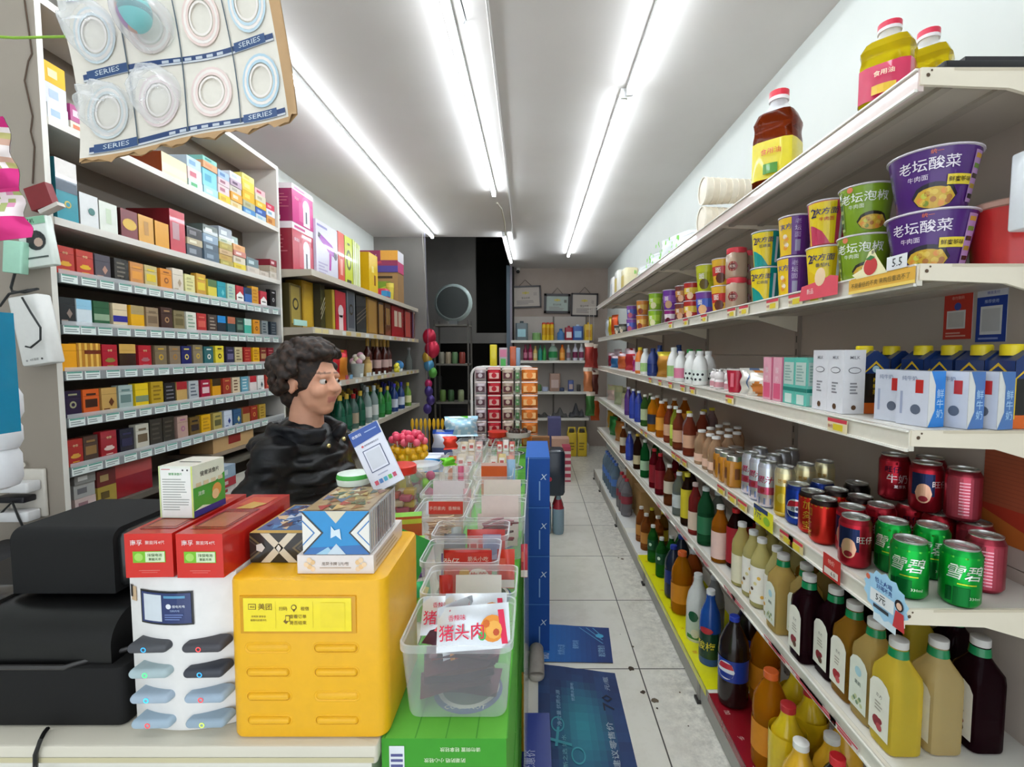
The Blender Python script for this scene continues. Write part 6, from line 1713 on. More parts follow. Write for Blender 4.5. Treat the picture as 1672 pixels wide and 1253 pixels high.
for i,(x,z,c,nm) in enumerate(((-1.13,1.28,'#8c8878','pale jar'),(-1.05,1.28,'#a09078','tan tin'),(-.97,1.28,'#5c7c54','green tub'),(-.88,1.28,'#8c3a30','dull red tin'),(-1.12,.82,'#6c8c48','lime packet'),(-1.02,.82,'#3c5c38','dark green packet'),(-.9,.82,'#8c9470','olive tub'))):
 m=MB().lathe([(.034,0),(.038,.02),(.038,.12),(.03,.14)],[c,c,c,'#8a8680'],12); tag(m.build('dim_tin','plastic',None,(x,YD+.12,z+.001)),nm+' on the dim shelf of the dark room','tin')
t=thing('hanging_toys','string of crimson and green foil toys hanging at the rack end','toys',(-1.12,5.15,.0))
for i,(z,r,c) in enumerate(((1.58,.09,'#a81c38'),(1.45,.1,'#b82440'),(1.36,.07,'#c8a040'),(1.28,.07,'#4c8cb0'),(1.2,.06,'#5ca048'),(1.08,.05,'#c83468'),(.98,.05,'#8c8c94'))):
 MB().ball((.03*math.sin(i*2),0,z),r,c,sx=.8,sy=.6).build('foil_toy','foil',t)
MB().tube([(0,0,.95),(0,0,1.7),(-.02,0,1.9),(-.06,.0,HC-.002)],.003,'#8a8680',5).build('cord','plastic',t)
t=thing('hanging_toys','purple toy string hanging below the crimson foil toys','toys',(-1.08,4.9,.0))
for i,z in enumerate((1.02,.93,.84)):MB().ball((.02*math.sin(i*2),0,z),.055,'#4a3a7c',sx=.8,sy=.6).build('foil_toy','foil',t)
MB().tube([(0,0,.8),(0,0,1.9),(-.02,.0,HC-.002)],.002,'#6a6680',5).build('cord','plastic',t)
# dark things along the alcove floor
for i,(x,y,w,h,c,nm) in enumerate(((-.95,6.4,.5,.75,'#1c1a1a','black stacked crate'),(-.55,6.6,.3,.9,'#17161a','tall black crate'),(-1.4,6.3,.3,1.1,'#1a1918','narrow black cupboard'))):
 m=MB().box(-w/2,w/2,-.2,.2,0,h,c); f=planar((-w/2,-.2,0),(1,0,0),(0,0,1)); m.panel(f,.03,.05,w-.03,h*.45,'#26242a',.001); m.panel(f,.03,h*.52,w-.03,h-.05,'#242226',.001)
 tag(m.build('dark_crate','matte',None,(x,y,.0012)),nm+' in the dark back room','crate')
# ================================================================ cardboard sheets on the floor
def floor_card(pts,cols,label,texts,torn=False):
 q=[P(u,v,z=.003) for u,v in pts]
 m=MB(); n=14
 def fn(a,b):return q[0].lerp(q[1],a).lerp(q[3].lerp(q[2],a),b)+Vector((0,0,.0012*math.sin(a*9+b*5) ** 2))
 m.sheet(fn,n,n,cols,sm=False)
 m.sheet(lambda a,b:fn(1-a,b)-Vector((0,0,.0022)),4,4,'#8c7050')
 ff=lambda a,b,h=0.:fn(a,b)+Vector((0,0,h+.001))
 for (s,a,b,hh,c,wd) in texts:m.text(ff,s,a,b,hh,c,.0006,wide=wd,rot=PI/2)
 return m,ff,label
def blue1(a,b):
 k=max(0,min(1,a*1.3-.1)); return tuple(x+(y-x)*k for x,y in zip(hx('#1c74c8'),hx('#1c3878')))
m,ff,lb=floor_card(((880,1081),(1001,1083),(994,1026),(885,1019)),blue1,'smaller blue printed cardboard lying on the floor tiles',[('优质水源',.3,.3,.1,'#7cb0e0',.6),('健康饮用',.5,.45,.09,'#7cb0e0',.6),('建议零售价',.86,.3,.1,'#8cb4d8',.6),('BIRD',.08,.14,.1,'#c8dcf0',.5)])
for k in range(3):m.poly(ff,[(.55+.1*k,.95),(.57+.1*k,.95),(.9,.5+.1*k),(.88,.5+.1*k)],'#5c9ccc',.0008)
m.disc(ff,.85,.72,.06,'#4cb0d8',.001,10)
tag(m.build('cardboard_mat','paper'),lb,'cardboard')
def blue2(a,b):
 d=math.hypot((a-.5)*1.2,b-.45); k=max(0,1-d*2.2)
 w=.5+.5*noise.noise(Vector((a*7,b*9,1)))
 base=tuple(x+(y-x)*w for x,y in zip(hx('#1c2c5c'),hx('#24487c'))); return tuple(x+(y-x)*k for x,y in zip(base,hx('#2c8c9c')))
m,ff,lb=floor_card(((878,1300),(1052,1300),(1004,1100),(879,1084)),blue2,'large blue printed cardboard with a price lying on the floor',[('建议零售价',.80,.33,.075,'#a8b4c0',.9),('70',.83,.68,.13,'#1a2038',.9),('元/瓶',.86,.87,.065,'#9cacc0',.9),('净含量 优质水源',.24,.6,.05,'#8cb0d0',.8),('优质水源地',.42,.75,.04,'#8cb0d0',.8),('清新之选 好水',.28,.25,.05,'#6ca8b8',.8)])
for (a,b,r) in ((.22,.46,.075),(.42,.24,.075)):
 for k in range(20):
  a0,a1=2*PI*k/20,2*PI*(k+1)/20
  m.face([ff(a+r*math.cos(a0),b+r*math.sin(a0)*.8,.0012),ff(a+r*math.cos(a1),b+r*math.sin(a1)*.8,.0012),ff(a+r*.8*math.cos(a1),b+r*.65*math.sin(a1),.0012),ff(a+r*.8*math.cos(a0),b+r*.65*math.sin(a0),.0012)],'#3c98a8')
m.poly(ff,[(.18,.3),(.21,.3),(.24,.44),(.21,.44)],'#3c98a8',.0012); m.poly(ff,[(.12,.34),(.36,.3),(.36,.32),(.12,.36)],'#3c98a8',.0013)
tag(m.build('cardboard_mat','paper'),lb,'cardboard')
# things at the foot of the carton stacks
q=P(866,1210,z=.02)
m=MB().box(-.05,.05,-.3,.12,0,.03,'#3c4c9c'); f=planar((-.05,-.3,.03),(1,0,0),(0,1,0)); m.text(f,'优惠价',.03,.2,.03,'#b8c0e4',.0008,rot=PI/2)
tag(m.build('flat_box','gloss',None,(q.x+.022,q.y,.0012)),'flat blue-violet box on the floor by the cartons','box')
t=thing('shoe','grey and white shoe at the foot of the carton stack','shoe',(.008,2.08,.0012))
m=MB().rbox(-.035,.035,-.1,.1,0,.025,.033,'#c8c0b4',ch=.008); m.build('sole','plastic',t)
m=MB(); m.sheet(lambda u,v:Vector((.033*math.cos(PI*u),-.09+.18*v,.024+(.03+.05*v)*math.sin(PI*u) ** .7*(math.sin(PI*(v*.85+.1))) ** .5)),12,12,'#a49c94'); m.build('upper','cloth',t)
m=MB().tube([P(854,1225,z=.05),P(853,1100,z=.30)],.009,'#d8a02c',8); tag(m.build('broom_stick','plastic'),'orange broom stick leaning at the green cartons','stick')
# chipped spots on the tiles
for i,(u,v,r) in enumerate(((1069,1144,.016),(1073,1157,.006),(1016,913,.012),(1010,911,.008),(1033,1056,.008),(1050,1131,.012),(1110,1131,.005),(1030,1092,.018),(1013,1036,.003),(1124,1186,.004))):
 p=P(u,v,z=.0007); m=MB(); r4=random.Random(i)
 m.face([p+Vector((r*r4.uniform(.6,1.1)*math.cos(2*PI*k/9),r*r4.uniform(.6,1.2)*math.sin(2*PI*k/9),0)) for k in range(9)],'#4a3c30' if i % 2 else '#6a5c4c')
 o=m.build('trim_%d' % (5+i),'matte'); struct(o)
# ================================================================ goods on the right shelves
TH=math.radians(-132)                      # the side of a round thing turned to the aisle and the entrance
HB='bowl'
def R_(u,k,x,hz=.06,dz=0.):
 z=(SH[k] if k in SH else ZBASE)+.001+dz
 return Vector((x,yl(u,x,z+hz),z))
def ring(m,r,z0,z1,a0,a1,col,n=.0006,seg=10):
 """A patch of print round a body: angles in radians from TH, r a radius or r(z)."""
 rf=r if callable(r) else (lambda z:r)
 for q in range(seg):
  b0,b1=TH+a0+(a1-a0)*q/seg,TH+a0+(a1-a0)*(q+1)/seg
  m.face([((rf(z)+n)*math.cos(b),(rf(z)+n)*math.sin(b),z) for b,z in ((b0,z0),(b1,z0),(b1,z1),(b0,z1))],col,0)
# ---- cans
def can(cols,deco=None,r=.0328,h=.115,lid='#c8c8c4',mat='metal'):
 t=proto('drink_can','can')
 m=MB().lathe([(r*.78,0),(r*.86,.003),(r,.01),(r,h*.45),(r,h*.87),(r*.84,h*.965),(r*.82,h*.975)],cols,24,cap1=False)
 f=wrapped(r,TH)
 if deco:deco(m,f,r,h)
 m.build('can_body',mat,t)
 MB().lathe([(r*.83,h*.972),(r*.86,h*.985),(r*.86,h),(r*.79,h),(r*.77,h*.972),(.001,h*.97)],lid,24,cap0=False,cap1=False).build('lid','steel',t)
 m=MB().rbox(-.007,.007,-.012,.012,h*.972,h*.985,.006,'#d8d8d4',ch=.001); m.build('pull_tab','steel',t)
 return t
def d_sprite(m,f,r,h):
 m.text(f,'雪碧',.0,h*.62,h*.25,'#e8f0e4',.0008,slant=.25,wide=.95); ring(m,r,h*.84,h*.87,-PI,PI,'#58c048'); m.panel(f,-.012,h*.41,.018,h*.43,'#c8d838',.0008,4)
 ring(m,r,h*.06,h*.36,-.55,.25,'#0a6a2c'); m.text(f,'330ml',.016,h*.2,h*.05,'#d8ecd0',.001); m.panel(f,-.03,h*.1,-.02,h*.34,'#0c5c28',.001,2)
def d_milk(m,f,r,h):
 m.text(f,'旺仔',-.006,h*.7,h*.14,'#2c1c3c',.0008); m.text(f,'牛奶',.004,h*.5,h*.19,'#f0e0e4',.0008); m.text(f,'复原乳',.01,h*.33,h*.07,'#f0e0e4',.0008)
 ring(m,r,h*.06,h*.1,-PI,PI,'#801420'); ring(m,r,h*.8,h*.86,-PI,PI,'#a82434')
def d_milk2(m,f,r,h):
 ring(m,r,h*.08,h*.84,-.9,.9,'#b44858');
 for q in range(11):m.panel(f,-.006,h*(.14+q*.06),.012,h*(.165+q*.06),'#d898a4',.001,2)
def d_milk3(m,f,r,h):
 ring(m,r,h*.35,h*.8,-1.0,.4,'#1f2a50'); m.disc(f,-.008,h*.4,.016,'#dca88c',.001,18,ry=h*.2); m.disc(f,-.008,h*.29,.009,'#902430',.0014,14,ry=h*.06); m.text(f,'旺仔',.024,h*.6,h*.14,'#f0e0e0',.001)
def d_jdb(m,f,r,h):
 m.text(f,'加',-.004,h*.7,h*.2,'#d8a838',.0008); m.text(f,'多',-.004,h*.46,h*.2,'#d8a838',.0008); m.text(f,'宝',-.004,h*.22,h*.2,'#d8a838',.0008)
 for q in range(8):ring(m,r,h*.84,h*.865,-1.6+q*.4,-1.4+q*.4,'#c8982c')
def d_pepsi(m,f,r,h):
 m.disc(f,0,h*.42,h*.24,'#d8dce8',.0008,20); m.poly(f,[(-h*.21,h*.44),(h*.21,h*.52),(h*.14,h*.61),(-h*.14,h*.61)],'#c02c3c',.0012); m.poly(f,[(-h*.2,h*.36),(h*.2,h*.32),(h*.13,h*.23),(-h*.13,h*.23)],'#1c2c78',.0012); m.text(f,'百事',.0,h*.42,h*.085,'#1c2450',.0014)
def d_mango(m,f,r,h):
 ring(m,r,h*.1,h*.62,-.8,.8,'#d8b02c'); m.disc(f,.0,h*.38,h*.1,'#e8c858',.001,14); m.text(f,'芒果',.0,h*.72,h*.08,'#c8921c',.001)
def d_pinkc(m,f,r,h):
 m.text(f,'果汁',.0,h*.62,h*.16,'#c02c58',.0008,slant=.3); ring(m,r,h*.08,h*.22,-PI,PI,'#8898c8'); ring(m,r,h*.3,h*.46,-1,1,'#d05878'); m.disc(f,-.008,h*.38,h*.06,'#c83c48',.001,10)
CAN={
 'sprite':Kind(lambda:can(['#0c5c24','#12a03c','#10a03a','#12a83c','#10983a','#b8bcb8'],d_sprite)),
 'milk':Kind(lambda:can(['#7c1420','#a81c2c','#a41c2c','#a81c2c','#8c1824','#c0b0a8'],d_milk)),
 'milkpink':Kind(lambda:can(['#7c2030','#a83848','#a83848','#b04050','#8c2c38','#c0b0a8'],d_milk2)),
 'milkface':Kind(lambda:can(['#7c1420','#a81c2c','#a81c2c','#b02030','#8c1824','#c0b0a8'],d_milk3)),
 'herbal':Kind(lambda:can(['#8c1c14','#b8241a','#bc281c','#b8241a','#241814','#1c1412'],d_jdb)),
 'cola':Kind(lambda:can(['#16286c','#1a3a94','#1c3c9c','#1a3890','#162c70','#b0b4bc'],d_pepsi)),
 'dark':Kind(lambda:can(['#1c1816','#2a2420','#2c2622','#28221e','#201a18','#a8a49c'])),
 'mango':Kind(lambda:can(['#c89c20','#dcb83c','#e0c870','#e4d8a8','#d8d0a8','#b8b4a8'],d_mango,.029,.15)),
 'pinkc':Kind(lambda:can(['#8090b8','#d8d4e0','#dcd0d8','#d8dce4','#c8ccd8','#c0c4cc'],d_pinkc,.029,.145)),
 'silver':Kind(lambda:can(['#8c8c90','#b8b8bc','#b4b4b8','#a8a8ac','#a0a0a4','#b8b8b8'],None,.029,.14)),
}
GC='cans on the fourth right shelf'
def C_(k,u,x,label,dz=0.,rz=0.,dy=0.):
 p=R_(u,'can',x,.06,dz); p.y+=dy
 return CAN[k].put(label,p,rz,{'sprite':'green lemon soda cans','milk':'red milk cans','milkpink':'red milk cans','milkface':'red milk cans','herbal':'red herbal tea cans','cola':'blue cola cans','mango':'tall yellow mango cans','pinkc':'tall pink and white juice cans'}.get(k,'dark and silver cans'))
C_('sprite',1484,.755,'green soda can at the shelf front beside the blue price star')
C_('sprite',1568,.83,'green soda can at the open end of the can shelf',0,.25)
C_('sprite',1455,.80,'green soda can behind the front green can, touching the red milk cans',0,-.1)
C_('sprite',1512,.86,'green soda can standing farthest back of the four green cans',0,.1)
C_('milkface',1405,.745,'red milk can with navy print at the shelf front left of the green cans')
C_('milkface',1380,.77,'red milk can with navy print second from the green cans',0,-.2)
C_('milk',1430,.855,'red milk can standing behind the navy printed milk cans')
C_('milkpink',1608,.93,'red milk can at the far right by the back panel')
C_('milk',1492,.94,'red milk can under the stacked milk cans, on the left',0,.3); C_('milk',1540,.955,'red milk can under the stacked milk cans, in the middle',0,0); C_('milkpink',1586,.985,'red milk can under the stacked milk cans, on the right',0,0)
C_('milk',1474,.93,'stacked red milk can with white lettering, left of the upper layer',.1162,.2)
C_('milkface',1516,.925,'stacked red milk can with a navy patch, middle of the upper layer',.1162,.15)
C_('milkpink',1568,.955,'stacked red milk can with pink nutrition print, right of the upper layer',.1162)
C_('milk',1520,.99,'stacked red milk can at the back of the upper layer',.1162)
C_('herbal',1354,.75,'red herbal tea can next to the navy printed milk cans',0,-.9); C_('herbal',1325,.755,'red herbal tea can with gold characters by the blue cola can')
C_('herbal',1405,.85,'red herbal tea can in the second row'); C_('herbal',1369,.83,'red herbal tea can with a black top behind the two front ones',0,.5); C_('dark',1398,.93,'dark can at the back by the panel beside the herbal tea cans')
C_('cola',1304,.755,'blue cola can at the shelf front'); C_('cola',1342,.84,'blue cola can in the second row',0,.3)
C_('mango',1281,.75,'tall yellow mango can at the shelf front'); C_('mango',1314,.83,'tall yellow mango can in the second row'); C_('mango',1345,.91,'tall yellow mango can in the third row')
for i,(u,x) in enumerate(((1253,.74),(1238,.745),(1223,.75))):C_('pinkc',u,x,f'tall pink and white juice can, {ORD[i]} after the yellow mango can')
for i,(u,x) in enumerate(((1290,.93),(1262,.82),(1277,.88),(1240,.83))):C_('silver',u,x,f'silver topped can, {ORD[i]} of those behind the tall juice cans')
# ---- bottles
def bot(h,r,prof,body,cap,lab=None,labz=(.2,.55),collar=None,sq=0.,labdeco=None,mat='juice',capr=.45,laba=None,name='juice_bottle',capmat='plastic',ribs=0):
 t=proto(name,'bottle')
 pts=[(r*a,h*b) for a,b in prof]
 sqs=[sq if b<.72 else 0 for a,b in prof] if sq else 0
 MB().lathe(pts,body,32 if sq else 24,sq=sqs).build('bottle_body',mat,t)
 rt=r*prof[-1][0]
 MB().lathe([(r*capr,h*.93),(r*capr,h*.995),(r*capr*.9,h)],cap,18).build('cap',capmat,t)
 if collar:
  MB().lathe([(r*capr*1.12,h*.845),(r*capr*1.02,h*.92)],collar,18,cap0=False,cap1=False).build('collar','gloss',t)
 if lab:
  m=MB()
  k=1.012
  if sq:
   # label on the aisle-facing flat
   z0,z1=h*labz[0],h*labz[1]
   w=r*.82
   f=planar((-r*(1.03 if sq<.6 else 1.012),w,z0),(0,-1,0),(0,0,1)); H_=z1-z0
   m.poly(f,[(0,0),(2*w,0),(2*w,H_*.84),(w*1.7,H_*.95),(w*1.2,H_),(w*.8,H_),(w*.3,H_*.95),(0,H_*.84)],lab,.0008)
   f2=planar((-w,-r*(1.03 if sq<.6 else 1.012),z0),(1,0,0),(0,0,1))
   if labdeco:labdeco(m,f,2*w,H_)
  else:
   m.lathe([(r*k,h*labz[0]),(r*k,h*labz[1])],lab,24,cap0=False,cap1=False)
   if labdeco:labdeco(m,wrapped(r*k,TH,h*labz[0]),r,h*(labz[1]-labz[0]))
  m.build('label','paper' if mat=='juice' else 'gloss',t)
 return t
P500=[(.82,0),(.97,.015),(1,.05),(1,.62),(.93,.7),(.6,.81),(.42,.87),(.4,.94)]
PTEA=[(.88,0),(.98,.012),(1,.04),(1,.63),(.95,.70),(.7,.79),(.5,.84),(.46,.94)]
PWAIST=[(.85,0),(.98,.02),(1,.08),(1,.34),(.92,.4),(1,.46),(1,.6),(.9,.72),(.5,.86),(.42,.94)]
PPET=[(.7,0),(.95,.03),(1,.1),(1,.3),(.95,.45),(1,.6),(.92,.72),(.55,.86),(.36,.91),(.34,.95)]
PJUG=[(.95,0),(1,.03),(1,.55),(.85,.7),(.5,.82),(.4,.88),(.4,.94)]
def d_tea(c1,c2):
 def d(m,f,w,h):
  m.disc(f,w*.42,h*.22,h*.1,c1,.0012,12); m.disc(f,w*.55,h*.15,h*.07,c2,.0014,10); m.disc(f,w*.6,h*.27,h*.05,c1,.0016,9)
  m.text(f,'东方',w*.5,h*.7,h*.07,'#7a7468',.0012); m.lines(f,w*.3,h*.42,w*.7,h*.6,3,'#b0a898',.0012)
 return d
def d_jas(m,f,w,h):
 for q in range(7):m.disc(f,w*(.25+.08*q),h*(.12+.05*(q % 3)),h*.04,'#7c9470' if q % 2 else '#c8cc9c',.0012,8)
 m.disc(f,w*.5,h*.72,h*.09,'#a8ccd4',.0012,12); m.text(f,'茉莉',w*.5,h*.5,h*.08,'#5a6a60',.0014)
TEA=dict(
 gold=('#f4dc54','#8c2c34','#b84c50'),pale=('#e8d094','#8c2c34','#b84c50'),plum=('#2c1018','#8c2c34','#5c4030'),amber=('#b8842c','#a82c30','#c85858'))
def tea(body,a,b):return bot(.232,.0345,PTEA,body,'#c4c0bc','#e6e2d4',(.1,.62),'#127a48',.6,d_tea(a,b),'juice',.5,name='tea_bottle')
TK={k:Kind(lambda v=v:tea(*v)) for k,v in TEA.items()}
TK['jasmine']=Kind(lambda:bot(.232,.0345,PTEA,'#e2c478','#c4c0bc','#e0e2d4',(.1,.62),'#127a48',.6,d_jas,'juice',.5,name='tea_bottle'))
def d_floral(m,f,r,h):
 for q in range(8):m.disc(f,-.03+.011*q,h*(.2+.17*(q % 4)),.006,['#e0a83c','#5c4430','#d8c890','#e8b84c'][q % 4],.0008,8)
TK['floral']=Kind(lambda:bot(.225,.033,P500,'#f2e6a0','#dcdad8','#ece6dc',(.08,.6),None,0,d_floral,'juice',.46,name='tea_bottle'))
TK['lemon']=Kind(lambda:bot(.225,.033,P500,'#ecde90','#dcdad8','#dcd4b8',(.06,.5),None,0,None,'juice',.46,name='tea_bottle'))
GT='tea bottles with green collars on the fifth shelf'
TEAS=[('gold',1462,.755,'golden tea bottle nearest the front at the open shelf end'),('pale',1532,.84,'pale amber tea bottle in the second row at the open shelf end'),('plum',1600,.93,'dark plum tea bottle in the third row at the open shelf end'),
 ('jasmine',1419,.76,'jasmine tea bottle second along the front row of the tea shelf'),('amber',1380,.76,'brown amber tea bottle third along the front row of the tea shelf'),('plum',1350,.755,'dark plum tea bottle fourth along the front row of the tea shelf'),
 ('plum',1333,.75,'dark plum tea bottle fifth along the front row of the tea shelf'),('jasmine',1312,.75,'jasmine tea bottle sixth along the front row of the tea shelf'),('jasmine',1292,.745,'jasmine tea bottle seventh along the front row of the tea shelf'),
 ('floral',1265,.745,'floral labelled tea bottle after the jasmine ones on the tea shelf'),('floral',1250,.74,'floral labelled tea bottle second after the jasmine ones'),('floral',1237,.74,'floral labelled tea bottle third after the jasmine ones'),('lemon',1212,.735,'lemon tea bottle with a cream label on the tea shelf'),
 ('gold',1505,.93,'golden tea bottle in the third row behind the pale amber one'),('plum',1560,.99,'dark plum tea bottle in the last row at the back panel'),('plum',1426,.84,'dark plum tea bottle in the second row behind the jasmine bottle'),('plum',1391,.84,'dark plum tea bottle in the second row behind the amber one'),('plum',1376,.845,'dark plum tea bottle in the second row, third from the shelf end'),
 ('jasmine',1350,.84,'jasmine tea bottle in the second row'),('amber',1328,.835,'brown amber tea bottle in the second row'),('floral',1302,.83,'floral labelled tea bottle in the second row'),('floral',1284,.825,'second floral labelled tea bottle in the second row'),('lemon',1270,.82,'lemon tea bottle in the second row'),('lemon',1246,.81,'second lemon tea bottle in the second row'),('gold',1470,.93,'golden tea bottle in the third row, left of another golden one')]
for k,u,x,lb in TEAS:TK[k].put(lb,R_(u,'tea',x,.2),0,GT)
def line_of(kinds,spots,k,desc,group,hz=.15):
 for i,(kk,u,x,lb) in enumerate(spots):kinds[kk].put(lb,R_(u,k,x,hz),0,group)
def mk(*a,**kw):return Kind(lambda:bot(*a,**kw))
BO=dict(
 peachtea=mk(.225,.033,P500,'#c8781c','#e8e4dc','#e4c0b4',(.08,.55)),cola=mk(.23,.033,PPET,'#2a1210','#c41c24','#a01820',(.35,.62)),colared=mk(.23,.033,PPET,'#3a1412','#b81c24','#a8202c',(.1,.7)),
 lime=mk(.25,.034,P500,'#2c6c44','#c8ccc8','#2c7048',(.2,.5)),rose=mk(.235,.03,P500,'#a83c38','#c8b0a8','#d8c0a8',(.1,.45)),darktea=mk(.25,.03,P500,'#3c241a','#d8c83c','#d4c028',(.15,.7)),clearb=mk(.22,.033,P500,'#8c948c','#d8dad8','#c8ccc8',(.2,.5)),
 crimson=mk(.24,.03,P500,'#7c1420','#b02028','#8c1824',(.15,.6)),beerg=mk(.25,.03,P500,'#1c6c34','#d8d8d0','#a8c4a0',(.2,.45)),brownb=mk(.25,.03,P500,'#3c2014','#c8a838','#c8b890',(.15,.4)),whitecap=mk(.22,.03,P500,'#7c4424','#e4e0d8','#cbc0a8',(.3,.6)),
 peach=mk(.15,.031,PWAIST,'#d8b490','#e8e6e2','#e0b8a0',(.1,.32),None,0,None,'juice',.55),plumj=mk(.2,.03,P500,'#a04c34','#e4e0da','#d0a080',(.2,.5)),orangej=mk(.21,.032,P500,'#d8801c','#e6e2da','#e0962c',(.2,.55)),yellowcap=mk(.2,.031,P500,'#b8a0a0','#d8c82c','#cfc0c8',(.2,.5)),
 limeb=mk(.21,.028,P500,'#a8b83c','#e0e4dc','#c8d858',(.2,.55)),blueb=mk(.22,.03,P500,'#2c3c94','#dce0e8','#3448a8',(.15,.6),None,0,None,'gloss'),violet=mk(.22,.03,P500,'#4c2c6c','#c8c0d8','#5c3880',(.15,.6),None,0,None,'gloss'),greenb=mk(.21,.028,P500,'#4c7c38','#e0e0d0','#b8c498',(.2,.55)),
 oval=mk(.215,.033,P500,'#dc961c','#e6e2da','#20283c',(.22,.5)))
GF='mixed bottles on the fifth right shelf'
LF=[('peachtea',1180,.735,'orange tea bottle with a pink label beside the lemon tea bottle'),('colared',1194,.76,'cola bottle with a red label behind the orange tea bottle'),('cola',1214,.83,'cola bottle with a red cap in the second row'),('cola',1235,.9,'cola bottle with a red cap in the third row'),
 ('lime',1152,.735,'large green bottle at the shelf front'),('clearb',1172,.8,'clear bottle behind the large green bottle'),('rose',1135,.73,'rosy bottle with a cream label left of the large green bottle'),('darktea',1122,.73,'dark bottle with a yellow label on the tea shelf'),('brownb',1128,.78,'brown bottle with a gold cap behind the dark bottle'),
 ('clearb',1110,.735,'clear bottle with a grey cap left of the dark bottle'),('whitecap',1093,.73,'brown bottle with a white cap on the tea shelf'),('crimson',1078,.73,'crimson bottle on the tea shelf'),('crimson',1068,.73,'second crimson bottle left of the first'),('beerg',1053,.73,'green glass bottle on the tea shelf'),('brownb',1041,.73,'brown bottle with a pale label left of the green glass bottle'),
 ('blueb',1028,.73,'blue bottle on the tea shelf far along'),('whitecap',1018,.73,'small brown bottle left of the blue one, far along'),('crimson',1102,.8,'crimson bottle in the second row behind the brown white-capped one'),('beerg',1070,.8,'green glass bottle in the second row'),('darktea',1115,.82,'dark bottle with a yellow cap in the second row')]
for k,u,x,lb in LF:BO[k].put(lb,R_(u,'tea',x,.12),0,GF)
# fourth shelf beyond the cans
GP='small peach drink bottles with white caps'
n=0
for r,x in enumerate((.735,.80,.865,.93)):
 for c,u in enumerate((1160,1172,1146) if r==0 else (1176,1189,1160) if r==1 else (1190,1203,1174) if r==2 else (1204,1186)):
  BO['peach'].put(f'small peach bottle with a white cap, {["nearest", "middle", "farthest"][[1, 0, 2][c] if r < 3 else c]} in row {["one", "two", "three", "four"][r]} from the shelf front',R_(u,'can',x,.12),0,GP)
def jar(c,lid):
 t=proto('honey_jar','jar')
 MB().lathe([(.026,0),(.03,.006),(.03,.085),(.026,.095)],c,16,sq=.4).build('glass','gloss',t); m=MB().lathe([(.027,.093),(.028,.112),(.026,.114)],lid,16); m.build('lid','steel',t)
 m=MB().lathe([(.0318,.03),(.0318,.07)],'#6c3c14',16,cap0=False,cap1=False); m.build('label','paper',t); return t
JK=Kind(lambda:jar('#b8781c','#c8c4bc'))
for i,(u,x) in enumerate(((1201,.735),(1190,.735),(1180,.735),(1212,.79),(1200,.80))):JK.put(f'amber jar with a silver lid, {ORD[i]} of the group past the pink cans',R_(u,'can',x,.05),0,'amber jars with silver lids')
mk(.125,.018,P500,'#2c7c40','#3c9c50','#2c8c48',(.2,.6),None,0,None,'gloss').put('slim green bottle between the pink cans and the amber jars',R_(1209,'can',.715+.03,.1),0,'mixed bottles on the fourth right shelf')
LG=[('yellowcap',1126,.77,'yellow capped bottle'),('yellowcap',1149,.86,'yellow capped bottle'),('plumj',1113,.735,'reddish juice bottle'),('plumj',1126,.735,'reddish juice bottle'),('limeb',1103,.735,'lime bottle'),('plumj',1137,.80,'reddish juice bottle'),('yellowcap',1162,.93,'yellow capped bottle'),
 ('orangej',1080,.735,'orange juice bottle'),('orangej',1086,.79,'orange juice bottle'),('orangej',1101,.86,'orange juice bottle'),('orangej',1118,.93,'orange juice bottle'),('oval',1066,.735,'orange bottle with a dark oval label'),('greenb',1053,.735,'green juice bottle'),('greenb',1062,.8,'green juice bottle'),('blueb',1043,.735,'blue bottle'),('blueb',1034,.735,'blue bottle'),('violet',1026,.735,'violet bottle'),
 ('plumj',1093,.735,'reddish juice bottle'),('orangej',1073,.8,'orange juice bottle')]
cnt={}
for k,u,x,nm in LG:
 cnt[nm]=cnt.get(nm,0)+1
 BO[k].put(f'{nm}, {ORD[cnt[nm] - 1]} of its kind beyond the peach bottles',R_(u,'can',x,.12),0,'mixed bottles on the fourth right shelf')
